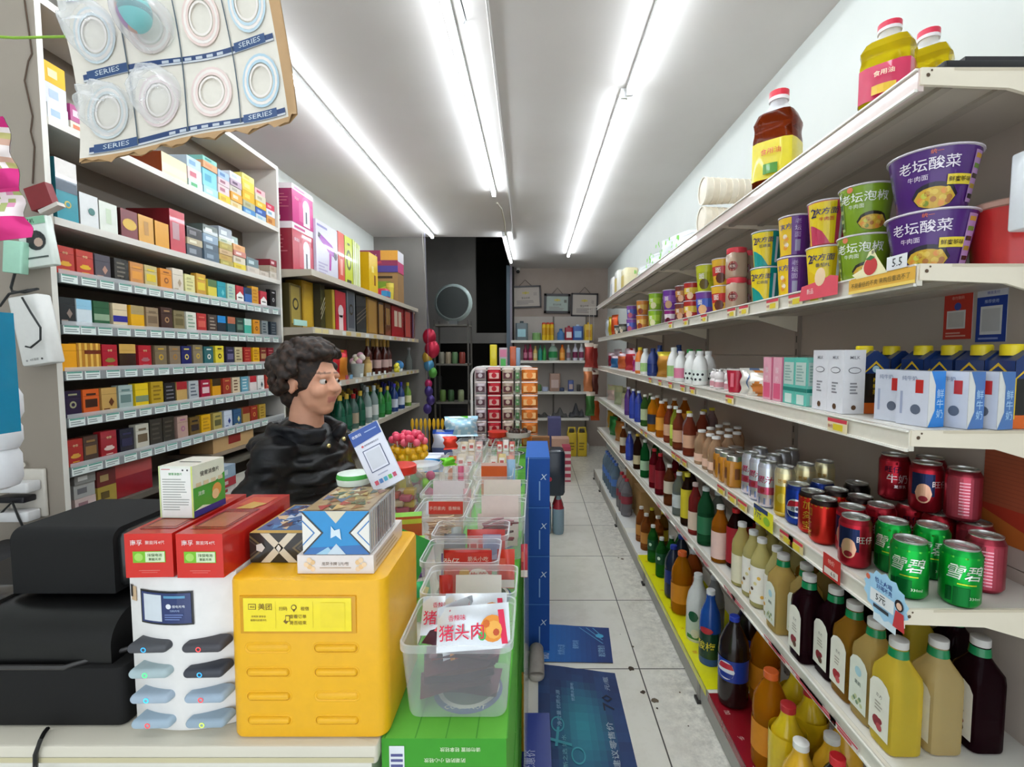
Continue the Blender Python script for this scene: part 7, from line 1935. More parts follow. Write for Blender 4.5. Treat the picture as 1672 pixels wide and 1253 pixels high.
# ---- cartons and milk on the third shelf
def box_carton(w,d,h,front,side,deco=None,name='milk_carton',top=None,mat='gloss'):
 """Box with a broad face to the aisle (-x) and a face to the entrance (-y)."""
 t=proto(name,'carton')
 m=MB().box(-d/2,d/2,-w/2,w/2,0,h,front,top=top or front,front=side,side=front)
 fa=planar((-d/2,w/2,0),(0,-1,0),(0,0,1)); fs=planar((-d/2,-w/2,0),(1,0,0),(0,0,1))
 if deco:deco(m,fa,fs,w,d,h)
 m.build('carton_body',mat,t)
 return t
def d_gable(t_h):
 def d(m,fa,fs,w,dd,h):
  for f,ww in ((fa,w),(fs,dd)):
   m.panel(f,0,h*.0,ww,h*.2,'#d4621c',.0006); m.panel(f,0,h*.2,ww,h*.74,'#1c1a18',.0006); m.panel(f,0,h*.74,ww,h,'#1c3468',.0006)
   for e in ((0,.05),(.95,1)):m.panel(f,ww*e[0],h*.14,ww*e[1],h*.74,'#d8b428',.0009)
   m.poly(f,[(0,h*.74),(ww*.06,h*.74),(ww*.5,h*.92),(ww*.5,h*.97)],'#d8b428',.001); m.poly(f,[(ww,h*.74),(ww*.5,h*.97),(ww*.5,h*.92),(ww*.94,h*.74)],'#d8b428',.001)
  m.panel(fa,w*.2,h*.36,w*.8,h*.7,'#b09c88',.001); m.poly(fa,[(w*.3,h*.38),(w*.7,h*.38),(w*.66,h*.55),(w*.5,h*.62),(w*.34,h*.55)],'#d8d4d0',.0014); m.disc(fa,w*.5,h*.64,w*.09,'#8c6c54',.0014,10)
  m.panel(fa,w*.16,h*.29,w*.84,h*.35,'#c84c3c',.001); m.panel(fa,w*.16,h*.22,w*.84,h*.29,'#c8a428',.001); m.text(fa,'冰红茶',w*.5,h*.325,h*.035,'#e8d8c0',.0014)
  m.text(fs,'柠',dd*.5,h*.62,h*.09,'#d8b428',.001); m.text(fs,'檬',dd*.5,h*.51,h*.09,'#d8b428',.001); m.text(fs,'茶',dd*.5,h*.40,h*.09,'#d8b428',.001); m.disc(fs,dd*.5,h*.82,dd*.14,'#a8ccd8',.0012,12)
 return d
def gable():
 t=box_carton(.066,.06,.128,'#1c1a18','#1c1a18',d_gable(0),'tea_carton','#1c3468')
 m=MB()
 n=len(m.v); w,d=.033,.03
 m.v+=[(-d,-w,.128),(d,-w,.128),(d,w,.128),(-d,w,.128),(-.004,-w,.148),(.004,-w,.148),(.004,w,.148),(-.004,w,.148)]
 for q,c in (((0,1,5,4),'#1c3468'),((2,3,7,6),'#1c3468'),((1,2,6,5),'#1c3468'),((3,0,4,7),'#1c3468'),((4,5,6,7),'#1c3468')):m.f.append(tuple(n+i for i in q)); m.c.append(hx(c)); m.m.append(0); m.s.append(False)
 m.build('gable_top','gloss',t)
 MB().lathe([(.018,.138),(.018,.158),(.016,.16)],'#e4cc1c',18,cx=-.006).build('cap','plastic',t)
 return t
GK=Kind(gable)
for i,(u,x,lb) in enumerate(((1414,.80,'yellow capped tea carton at the left of its row, beside the white cartons'),(1458,.90,'yellow capped tea carton second from the left'),(1510,.91,'yellow capped tea carton third from the left behind the milk packs'),(1556,.925,'yellow capped tea carton fourth from the left behind the milk packs'),(1606,.925,'yellow capped tea carton second from the right'),(1655,.93,'yellow capped tea carton at the right picture edge'))):
 GK.put(lb,R_(u,'milk',x,.1),0,'black and yellow tea cartons')
def d_brick(blue):
 def d(m,fa,fs,w,dd,h):
  m.panel(fa,0,0,w,h,'#c4c8d4',.0004); m.text(fa,'纯牛奶',w*.4,h*.86,h*.09,'#8088a0',.0008); m.panel(fa,w*.6,h*.6,w*.84,h*.84,'#b82c28',.001); m.disc(fa,w*.62,h*.3,w*.16,'#5c6474',.001,14); m.panel(fa,w*.12,h*.2,w*.2,h*.62,'#98a0b8',.0008)
  for f,ww in ((fs,dd),):
   m.panel(f,0,0,ww,h,'#e0e0dc',.0004)
   m.poly(f,[(ww*.1,h),(ww,h),(ww,0),(ww*.0,0),(ww*.4,h*.3),(ww*.4,h*.75)],blue,.0008); m.text(f,'鲜',ww*.7,h*.6,h*.16,'#a8d0f0',.0012); m.text(f,'牛',ww*.7,h*.42,h*.16,'#a8d0f0',.0012); m.text(f,'奶',ww*.7,h*.24,h*.16,'#a8d0f0',.0012)
 return d
BK1=Kind(lambda:box_carton(.062,.04,.108,'#c4c8d4','#e0e0dc',d_brick('#2c84d8'),'milk_pack','#b8bcc8')); BK2=Kind(lambda:box_carton(.062,.04,.108,'#d8dadc','#dcdcd8',d_brick('#4c78b8'),'milk_pack','#c0c4cc'))
for i,(u,x,lb,kk) in enumerate(((1463,.765,'silver and blue milk pack first from left before the tea cartons',BK1),(1502,.765,'silver and blue milk pack second from left before the tea cartons',BK1),(1564,.82,'silver and blue milk pack third from left before the tea cartons',BK2),(1611,.87,'silver and blue milk pack at the right end of its row',BK2))):
 kk.put(lb,R_(u,'milk',x,.05),.25,'silver and blue milk packs')
def d_white(m,fa,fs,w,dd,h):
 for f,ww in ((fa,w),(fs,dd)):
  m.text(f,'MILK',ww*.5,h*.88,h*.05,'#7a7a80',.0006); m.disc(f,ww*.5,h*.68,ww*.3,'#4a4a50',.0006,14,ry=h*.05); m.disc(f,ww*.5,h*.68,ww*.27,'#d8d8dc',.0009,14,ry=h*.04); m.lines(f,ww*.3,h*.3,ww*.7,h*.5,4,'#8a8a90',.0006); m.disc(f,ww*.5,h*.1,ww*.12,'#5c4430',.0008,8)
WK_=Kind(lambda:box_carton(.062,.05,.15,'#d9d9de','#dcdce0',d_white,'milk_carton'))
for i,(u,x) in enumerate(((1381,.745),(1355,.745),(1398,.83))):WK_.put(['tall white milk carton right of its twin, beside the first tea carton','tall white milk carton left of its twin, by the teal cartons','tall white milk carton behind the white pair'][i],R_(u,'milk',x,.08),0,'tall white milk cartons')
def d_teal(m,fa,fs,w,dd,h):
 for f,ww in ((fa,w),(fs,dd)):
  m.panel(f,ww*.08,h*.42,ww*.92,h*.9,'#b8ccc4',.0006); m.lines(f,ww*.15,h*.48,ww*.85,h*.85,6,'#8aa8a0',.0009); m.panel(f,0,h*.28,ww,h*.36,'#1c7c70',.0006); m.panel(f,ww*.2,h*.02,ww*.8,h*.22,'#c8dcd4',.0006)
TKK=Kind(lambda:box_carton(.06,.045,.13,'#5cb8a8','#7cc8b8',d_teal,'milk_carton','#6cd0c4'))
for i,(u,x) in enumerate(((1321,.745),(1301,.745),(1338,.81),(1320,.815))):TKK.put(f'teal milk carton, {ORD[i]} of the teal group beside the white cartons',R_(u,'milk',x,.07),0,'teal milk cartons')
def d_pinkk(m,fa,fs,w,dd,h):
 for f,ww in ((fa,w),(fs,dd)):
  m.panel(f,ww*.15,h*.05,ww*.85,h*.9,'#c82c58',.0006) if f is fs else m.panel(f,ww*.1,h*.05,ww*.9,h*.4,'#d85c80',.0006); m.text(f,'酸',ww*.5,h*.7,h*.14,'#f0d0d8',.001); m.text(f,'奶',ww*.5,h*.5,h*.14,'#f0d0d8',.001)
PKK=Kind(lambda:box_carton(.05,.04,.13,'#e0a0b0','#d87c98',d_pinkk,'milk_carton','#e8c0c8'))
for i,(u,x) in enumerate(((1280,.74),(1263,.74))):PKK.put(['pink yogurt carton next to the teal cartons','pink yogurt carton left of its twin'][i],R_(u,'milk',x,.07),0,'pink yogurt cartons')
def shelf_bag(u,k,x,w,h,d,cols,nm,label,rz=-50,seed=0,mat='foil',group=None,dz=0,lean=0):
 p=R_(u,k,x,h/2,dz); p.y=min(p.y,YE-.06)
 o=bag_mesh(w,h,d,cols,seed=seed).build(nm,mat,None,p); o.rotation_euler=(math.radians(-lean),0,math.radians(rz))
 return tag(o,label,'bag',group)
shelf_bag(1243,'milk',.75,.09,.085,.05,lambda u,v:'#d8843c' if (u-.5) ** 2+(v-.3) ** 2<.08 else '#e4dcd0','bread_bag','white bread bag with an orange print by the pink cartons',seed=1)
shelf_bag(1229,'milk',.76,.09,.09,.05,lambda u,v:'#6c84ac' if .4<u<.6 else '#e4e0d8','bread_bag','white bread bag with a blue stripe by the pink cartons',seed=2)
m=MB().lathe([(.03,0),(.038,.08),(.039,.085)],['#b8243c','#d8d0cc'],18); f=wrapped(.034,TH); m.panel(f,-.012,.02,.0,.07,'#d86c7c',.003,3)
tag(m.build('yogurt_cup','gloss',None,R_(1204,'milk',.742,.04)),'red yogurt cup left of the bread bags','cup')
def yak():
 t=proto('yogurt_bottle','bottle')
 MB().lathe([(.018,0),(.021,.004),(.021,.03),(.017,.038),(.021,.046),(.019,.062),(.012,.07)],'#e6dedc',14).build('bottle_body','plastic',t); MB().lathe([(.0135,.069),(.0135,.075),(.012,.077)],'#d8d6d4',12).build('foil_cap','steel',t)
 m=MB().lathe([(.0214,.008),(.0214,.028)],'#c88c94',14,cap0=False,cap1=False); m.build('label','paper',t); return t
YK=Kind(yak)
n=0
for r,x in enumerate((.735,.785,.835,.885,.935)):
 for c,u in enumerate((1202,1186)):YK.put(f'small white yogurt bottle, {["nearer", "farther"][c]} of the pair in row {["one", "two", "three", "four", "five"][r]} from the shelf front',R_(u-10+r*11-c*1,'milk',x,.04),0,'small white yogurt bottles')
for r,x in enumerate((.75,.80,.86)):
 YK.put(f'small white yogurt bottle behind the cow jugs, {ORD[r]} from the front',R_(1168+r*12,'milk',x,.04,.0),0,'small white yogurt bottles')
def jug(lab,cap,spots=True,h=.15,body='#e6e6e2'):
 t=proto('milk_jug','bottle')
 MB().lathe([(.03,0),(.034,.006),(.034,h*.55),(.026,h*.75),(.014,h*.88),(.014,h*.93)],body,18).build('jug_body','plastic',t); MB().lathe([(.0155,h*.9),(.0155,h),(.014,h*1.01)],cap,14).build('cap','plastic',t)
 m=MB().lathe([(.0345,h*.12),(.0345,h*.45)],lab,18,cap0=False,cap1=False)
 f=wrapped(.0345,TH,h*.12)
 if spots:
  for q in range(6):m.disc(f,-.025+.01*q,.008+.022*(q % 2),.006,'#2c2c30',.0008,8)
 m.build('label','gloss',t); return t
JG={'cow':Kind(lambda:jug('#e0e8e0','#e4e4e0')),'pink':Kind(lambda:jug('#d87c98','#e8e4e4',False)),'green':Kind(lambda:jug('#2c9c48','#2c9c48',False,.16)),'blue':Kind(lambda:jug('#2c4ca0','#24407c',False,.19,'#2c4c9c')),'whiteg':Kind(lambda:jug('#9cc078','#e4e6e0',False,.17)),'orange':Kind(lambda:jug('#d8d0c8','#d8c82c',False,.18,'#d8782c')),'navy':Kind(lambda:jug('#243470','#1c2c60',False,.17,'#2c3c78'))}
LM=[('cow',1143,.735,'white milk jug with cow spots on the milk shelf'),('cow',1130,.735,'second white milk jug with cow spots'),('cow',1156,.80,'white milk jug with cow spots in the second row'),('pink',1112,.735,'white jug with a pink label'),('green',1126,.80,'white jug with a green label and cap'),('green',1141,.87,'white jug with a green label in the third row'),('whiteg',1100,.735,'white jug with a pale green label'),('blue',1077,.80,'tall blue bottle with a dark cap'),('navy',1066,.735,'navy bottle at the milk shelf front'),('whiteg',1054,.735,'white bottle with a green label left of the navy one'),('orange',1045,.735,'orange bottle with a yellow cap'),('blue',1108,.88,'tall blue bottle in the third row')]
for k,u,x,lb in LM:JG[k].put(lb,R_(u,'milk',x,.08),0,'milk jugs and bottles on the third right shelf')
shelf_bag(1087,'milk',.775,.12,.15,.06,lambda u,v:'#b8802c' if v<.8 else '#d8c83c','coffee_bag','brown and gold pouch between the navy bottle and the white jugs',seed=5)
BAGC=['#c8308c','#2c5ca8','#c83440','#7c1c50','#d86c3c','#c8a8b0','#3c7cb8','#a82c48']
for i,u in enumerate((1042,1034,1029,1021,1016,1009,1004,998)):
 c=BAGC[i]; shelf_bag(u,'milk',.79+.05*(i % 2),.12,.12+.03*(i % 3),.05,lambda a,b,c=c:c if b<.75 else '#d8c0c8','snack_bag',f'{["magenta", "blue", "red", "wine", "orange", "pale pink", "light blue", "crimson"][i]} snack bag far along the milk shelf',-60,i,group='snack bags far along the third shelf')
for i,u in enumerate((1022,1016,1010,1004,998)):
 c=['#c8c0b0','#d84c2c','#a8b08c','#3c8c48','#d0b8b0'][i]; shelf_bag(u,'can',.79+.05*(i % 2),.12,.14+.02*(i % 3),.05,lambda a,b,c=c:c if b<.7 else '#b8b88c','snack_bag',f'{["cream", "orange-red", "sage", "green", "rosy"][i]} snack bag far along the can shelf',-60,i+10,group='snack bags far along the fourth shelf')
for i,u in enumerate((1012,1007,1002,997)):
 c=['#a86c2c','#8c5c30','#2c7c38','#c89c38'][i]; shelf_bag(u,'tea',.79+.05*(i % 2),.12,.19,.07,lambda a,b,c=c:c,'snack_bag',f'{["tan", "brown", "green", "gold"][i]} snack bag far along the tea shelf',-60,i+20,group='snack bags far along the fifth shelf')
# ---- noodle bowls on the second shelf
def noodle(rt,rb,h,cols,deco=None,lidc='#d8d0d8',name='noodle_bowl',cat='noodle cup'):
 t=proto(name,cat)
 m=MB().lathe([(rb*.93,0),(rb,.004),(rb+(rt-rb)*.5,h*.5),(rt,h*.965)],cols,30)
 f=wrapped((rt+rb)/2,TH,0,lambda z:rb+(rt-rb)*z/h)
 rf=lambda z:rb+(rt-rb)*z/h
 if deco:deco(m,f,rf,h,rt)
 m.build('cup_body','gloss',t)
 MB().lathe([(rt*1.0,h*.955),(rt*1.045,h*.965),(rt*1.045,h*.985),(rt*.99,h)],lidc,30).build('lid','gloss',t)
 return t
def d_food(m,f,h,u,v,s,bowl='#241c2c'):
 m.disc(f,u,v,s,bowl,.0012,20,ry=s*.62); m.disc(f,u,v-s*.1,s*.9,'#c8a030',.0016,20,ry=s*.5)
 r5=random.Random(9)
 for q in range(16):m.disc(f,u+s*.7*r5.uniform(-1,1),v-s*.1+s*.32*r5.uniform(-1,1),s*.14,r5.choice(['#d8b848','#a86c2c','#c0c048','#d88c3c','#7c8c2c']),.002,8)
def d_sour(m,f,rf,h,rt):
 m.text(f,'老坛酸菜',-.012,h*.72,h*.2,'#e6dce8',.0016,wide=.95); m.text(f,'牛肉面',-.028,h*.52,h*.09,'#d8c8dc',.0016); m.text(f,'统一',.0,h*.9,h*.07,'#d86c48',.0016)
 d_food(m,f,h,.0,h*.22,h*.34)
 m.panel(f,.018,h*.36,.062,h*.52,'#e0c838',.0022,6); m.text(f,'鲜爽够味',.04,h*.44,h*.08,'#3c2c10',.0028)
 ring(m,rf,h*.1,h*.9,.95,1.3,'#b088bc',.0012,4)
 for q in range(5):ring(m,rf,h*(.16+q*.155),h*(.23+q*.155),.99,1.25,['#2c2420','#a8882c','#3c3028','#6c8c3c','#c8983c'][q],.0018,3)
def d_pepper(m,f,rf,h,rt):
 m.text(f,'老坛泡椒',-.004,h*.72,h*.2,'#eceee0',.0016); m.text(f,'牛肉面',-.018,h*.55,h*.09,'#e0e4c8',.0016); m.disc(f,-.03,h*.9,h*.06,'#d87c58',.0016,10); d_food(m,f,h,.016,h*.24,h*.3,'#2c2818'); ring(m,rf,h*.1,h*.9,-1.3,-1.0,'#9cac64',.0012,4)
 for q in range(4):ring(m,rf,h*(.16+q*.19),h*(.28+q*.19),-1.26,-1.04,'#3c5c2c',.0018,3)
def d_two(c2,sub):
 def d(m,f,rf,h,rt):
  ring(m,rf,h*.02,h*.94,-1.1,.55,'#e0c420',.0008,10)
  m.text(f,'2',-.028,h*.72,h*.2,'#1c1c50',.0018); m.text(f,'次方面',.0,h*.73,h*.15,'#2c2c6c',.0018,slant=.15); m.text(f,sub,.002,h*.56,h*.09,'#3c3c5c' if c2 != '#c03858' else '#c02838',.0018)
  m.poly(f,[(-.04,h*.02),(.012,h*.02),(-.008,h*.3),(-.03,h*.44),(-.04,h*.46)],c2,.0014); ring(m,rf,h*.02,h*.94,.6,1.25,c2,.001,6); ring(m,rf,h*.1,h*.8,.8,1.0,'#d8dce0',.0014,3)
 return d
def d_pur(m,f,rf,h,rt):
 ring(m,rf,h*.02,h*.94,-1.3,-.1,'#e0b820',.0008,8); ring(m,rf,h*.02,h*.94,-.08,1.4,'#5c2c7c',.0008,8)
 m.text(f,'次方',-.02,h*.72,h*.15,'#3c4888',.0016); m.text(f,'老',.012,h*.82,h*.13,'#a890c0',.0016); m.text(f,'坛',.012,h*.66,h*.13,'#c0acd0',.0016); m.text(f,'面',.012,h*.5,h*.13,'#a890c0',.0016); m.panel(f,.006,h*.1,.02,h*.38,'#8c88a8',.0014,3)
 for q in range(5):m.disc(f,-.022+.004*(q % 2),h*(.2+.07*q),.007,['#d88c2c','#e8d8c0','#c8a04c'][q % 3],.0016,8)
def d_small(a,b):
 def d(m,f,rf,h,rt):
  ring(m,rf,h*.35,h*.7,-1.2,1.2,a,.0008,8); m.disc(f,.0,h*.25,h*.2,b,.0012,10); m.text(f,'面',-.01,h*.55,h*.2,'#f0e8dc',.0014)
 return d
NK=dict(
 purple=Kind(lambda:noodle(.076,.056,.118,'#4c2470',d_sour)),green=Kind(lambda:noodle(.056,.043,.112,'#7c9c24',d_pepper)),twored=Kind(lambda:noodle(.047,.037,.115,'#c84858',d_two('#c03858','牛肉面'))),twoyel=Kind(lambda:noodle(.047,.037,.115,'#d8b418',d_two('#d8b418','番茄FL'))),yelpur=Kind(lambda:noodle(.045,.036,.115,'#5c2c7c',d_pur)),
 twoteal=Kind(lambda:noodle(.047,.037,.113,'#1c9484',d_two('#128c84','红烧面'))),yellowred=Kind(lambda:noodle(.044,.035,.105,'#d8a82c',d_small('#b82c2c','#5c2c1c'))),lime=Kind(lambda:noodle(.046,.036,.115,'#b8bc24',d_small('#a8ac1c','#5c4c1c'))),violetblue=Kind(lambda:noodle(.045,.036,.105,'#6c3c8c',d_small('#3c58b0','#d8a878'))),brown=Kind(lambda:noodle(.04,.032,.085,'#6c3430',d_small('#b0783c','#c89878'))),redgold=Kind(lambda:noodle(.04,.032,.085,'#b02c28',d_small('#d8b43c','#e0b890'))),
 violet=Kind(lambda:noodle(.045,.036,.11,'#6c3494',d_small('#8c58b0','#c09470'))),magenta=Kind(lambda:noodle(.036,.029,.075,'#8c2470',d_small('#d8c8d0','#5c1c2c'))),grassy=Kind(lambda:noodle(.044,.035,.105,'#88b02c',d_small('#a8c83c','#d8d4a0'))),orange=Kind(lambda:noodle(.044,.035,.1,'#c87c34',d_small('#d8a84c','#8c3c28'))),lilac=Kind(lambda:noodle(.044,.035,.1,'#7c4c9c',d_small('#4c5cb0','#b05c6c'))),dark=Kind(lambda:noodle(.04,.032,.08,'#4c4c48',d_small('#8c8c80','#c8b8a0'))))
GN='instant noodle cups on the second right shelf'
LN=[('purple',1520,.822,'big purple noodle bowl',.119),('green',1412,.79,'green noodle cup',.113),('twored',1349,.775,'red',.116),('yelpur',1297,.765,'yellow and purple noodle cup',.116),('twoteal',1251,.76,'yellow and teal noodle cup',.114),('yellowred',1180,.76,'yellow and red noodle cup',.106),('lime',1153,.76,'lime',.106),('brown',1115,.75,'brown noodle cup',.086),('redgold',1130,.76,'red and gold noodle cup',.086),('violet',1095,.765,'violet',.076),('grassy',1070,.765,'grass green noodle cup',.106),('orange',1049,.76,'orange noodle cup',.101),('lilac',1032,.76,'lilac noodle cup',.101)]
for k,u,x,nm,hh in LN:
 lo=R_(u,'bowl',x,hh)
 kk,lowk,upn,lown=k,k,nm,nm
 if k=='twored':lowk,upn,lown='twoyel','pink and yellow noodle cup','plain yellow noodle cup'
 if k=='lime':lowk,upn,lown='violetblue','lime yellow noodle cup','violet and blue noodle cup'
 if k=='violet':lowk,upn,lown='magenta','violet noodle cup','small magenta noodle cup'
 NK[lowk].put(f'{lown}, lower of two stacked on the second shelf',lo,0,GN)
 NK[kk].put(f'{upn}, upper of two stacked on the second shelf',lo+Vector((.0,0,hh+.0012)),.12,GN)
for i,(k,u,x,nm) in enumerate((('dark',1018,.745,'dark grey noodle cup past the lilac ones'),('dark',1010,.745,'dark grey noodle cup second past the lilac ones'),('orange',1060,.85,'orange noodle cup in the second row'),('green',1465,.93,'green noodle cup at the back beside the purple bowls'))):
 NK[k].put(nm,R_(u,'bowl',x,.06),0,GN)
def rjar():
 t=proto('peanut_jar','jar')
 m=MB().lathe([(.03,0),(.033,.006),(.033,.082),(.03,.09)],'#b0947c',20,sq=.4); f=wrapped(.0375,TH); m.disc(f,.0,.04,.018,'#8c3430',.0012,14); m.disc(f,.0,.04,.011,'#5c2424',.0016,12); m.text(f,'花生',.0,.04,.01,'#e0c8b8',.002); m.build('jar_body','gloss',t)
 MB().lathe([(.034,.088),(.035,.09),(.035,.106),(.032,.108)],'#d83c48',20).build('lid','plastic',t); return t
RJ=Kind(rjar)
for i,(u,x,dz,lb) in enumerate(((1203,.74,0,'lower front'),(1203,.74,.1092,'upper front'),(1224,.81,0,'lower rear'),(1224,.81,.1092,'upper rear'))):RJ.put(f'{lb} red-lidded peanut jar of the block of four',R_(u,'bowl',x,.1,dz),0,'red-lidded peanut jars')
for i,u in enumerate((1004,999,994)):
 shelf_bag(u,'bowl',.77+.01*i,.1,.2,.06,lambda a,b,i=i:['#d8541c','#d8b82c','#c8ccd0'][i],'snack_bag',f'{["orange", "yellow", "whitish"][i]} snack bag at the far end of the noodle shelf',-62,30+i,group='snack bags at the end of the noodle shelf')
t=thing('red_bucket','red bucket behind the bracket at the right end of the noodle shelf','bucket',R_(1652,'bowl',.95,.06))
MB().lathe([(.055,0),(.06,.004),(.07,.115)],['#a82420','#c02c28'],26).build('bucket','gloss',t); MB().lathe([(.07,.115),(.074,.117),(.074,.126),(.068,.13)],'#b89080',26).build('rim','plastic',t)
y_=.865
m=MB().rbox(-.03,.03,-.018,.018,0,.135,.006,'#d8dce0',ch=.004); f=planar((-.03,-.0185,0),(1,0,0),(0,0,1)); m.panel(f,0,.07,.06,.125,'#2c9cd8',.0006); m.panel(f,0,.0,.06,.03,'#5c2430',.0006); m.disc(f,.03,.09,.02,'#e8ecf0',.001,12); m.disc(f,.03,.05,.015,'#c84848',.001,12)
m.tube([(0,0,.13),(0,.0,.25),(0,.01,.318)],.0012,'#d0d0d0',5)
tag(m.build('tissue_pack','gloss',None,P(1686,376,y=y_)),'blue and white tissue pack hanging at the right picture edge','pack')
# ---- top shelf
def oil(h,r,oilc,lab,cap,name,label,u,x,wide=.8):
 t=thing(name,label,'oil bottle',R_(u,'top',x,h*.5))
 MB().lathe([(r*.9,0),(r,.01),(r,h*.5),(r*.96,h*.55),(r*.95,h*.6),(r,h*.66),(r*.8,h*.76)],oilc,22,sq=[.45]*7,rot=PI/4).build('oil_body','juice',t)
 MB().lathe([(r*.8,h*.76),(r*.42,h*.86),(r*.38,h*.92)],'#c8c8b8',20,cap0=False).build('neck','milky',t)
 MB().lathe([(r*.46,h*.9),(r*.46,h*.935),(r*.46,h*.995),(r*.42,h)],['#e0d8d8',cap,cap],18).build('cap','plastic',t)
 m=MB(); m.lathe([(r*1.02,h*.08),(r*1.02,h*.46)],lab[0],22,cap0=False,cap1=False,sq=.45,rot=PI/4); f=wrapped(r*1.12,TH,0); m.text(f,'食用油',0,h*.34,h*.06,lab[1],.004); m.panel(f,-.02,h*.12,.02,h*.22,lab[2],.003,4); m.build('label','gloss',t)
 MB().tube([(r*.7,r*.5,h*.7),(r*1.1,r*.6,h*.62),(r*1.1,r*.6,h*.42),(r*.8,r*.5,h*.36)],.009,oilc,8).build('handle','plastic',t)
SH0=SH['top']
oil(P(1450,50,x=.755).z-SH0,.047,'#dcc41c',('#c83458','#f0e0c0','#e0b83c'),'#d02c48','oil_bottle','yellow cooking oil bottle at the front of the top shelf',1450,.745)
oil(P(1510,53,x=.86).z-SH0,.045,'#dcc41c',('#c83458','#f0e0c0','#e0b83c'),'#d02c48','oil_bottle','yellow cooking oil bottle behind the front one, beside the black tray',1513,.868)
oil(P(1273,156,x=.77).z-SH0,.062,'#7c2c0c',('#d8c828','#c83c28','#4c8c30'),'#d0283c','oil_bottle','large brown cooking oil bottle with a yellow label on the top shelf',1270,.76)
m=MB().rbox(.74,1.005,.905,1.0,0,.02,.006,'#1c1a1c',ch=.004); m.box(.78,1.0,.91,.99,.02,.028,'#28242a')
tag(m.build('black_tray','plastic',None,(0,0,SH0+.0015)),'flat black tray lying at the near end of the top shelf','tray')
for i,(v,dz) in enumerate(((320,.0),(285,.118))):
 t=thing('paper_cup_stack',f'{["lower", "upper"][i]} cream stack of paper cups lying on the top shelf','paper cups',R_(1190,'top',.83,.06,dz+.059)+Vector((0,-.02*i,0)))
 m=MB()
 for q in range(9):
  r0=.056-.0012*q
  m.lathe([(r0-.006,-.115+q*.026),(r0+.001,-.113+q*.026),(r0-.003,-.087+q*.026)],'#ded2be' if q % 2 else '#e4dac8',22,cap0=q==0,cap1=q==8,xf=lambda p:Vector((p.z,p.y,p.x)))
 m.build('cups','paper',t)
 MB().lathe([(.052,-.118),(.0565,-.119),(.0565,-.113),(.052,-.1135)],'#ece4d4',22,cap0=False,cap1=False,xf=lambda p:Vector((p.z,p.y,p.x))).build('rim','paper',t)
t=thing('bag_roll_heap','crumpled heap of clear bags printed with green leaves on the top shelf','plastic bags',R_(1115,'top',.85,.1))
for q,(dy,w,h,s) in enumerate(((-.1,.2,.16,1),(.15,.24,.2,2),(.45,.24,.17,3),(.8,.26,.15,4))):
 m=bag_mesh(w*1.3,h,.12,'#e8f0f0',crease=.9,seed=s)
 for p in range(8):
  a=m.v[(p*17+30) % len(m.v)]
 o=m.build('clear_bag','milky',t,(0,dy,0),math.radians(-75))
 m=MB(); rr=random.Random(s)
 for p in range(9):m.disc(planar((-.075-.004*p,dy+rr.uniform(-.09,.09),h*rr.uniform(.15,.8)),(0,-1,0),(0,0,1)),0,0,rr.uniform(.008,.018),'#6cc02c',.0,7)
 m.build('leaf_print','paper',t)
for i,(u,h,c) in enumerate(((1016,.24,'#dcd8d0'),(1008,.22,'#e0dcd8'),(1028,.2,'#e4d8b0'))):
 y=R_(u,'top',.80,.1)
 m=MB().rbox(-.06,.06,-.09,.09,0,h,.03,c,ch=.02); f=planar((-.0605,.09,0),(0,-1,0),(0,0,1)); m.panel(f,.03,h*.2,.15,h*.7,'#e0c878' if i != 1 else '#d0d4d8',.0006)
 tag(m.build('tissue_bundle','gloss',None,y),['white tissue bundle with a yellow panel at the far end of the top shelf','plain white tissue bundle farthest along the top shelf','cream tissue bundle before the white ones on the top shelf'][i],'tissues')
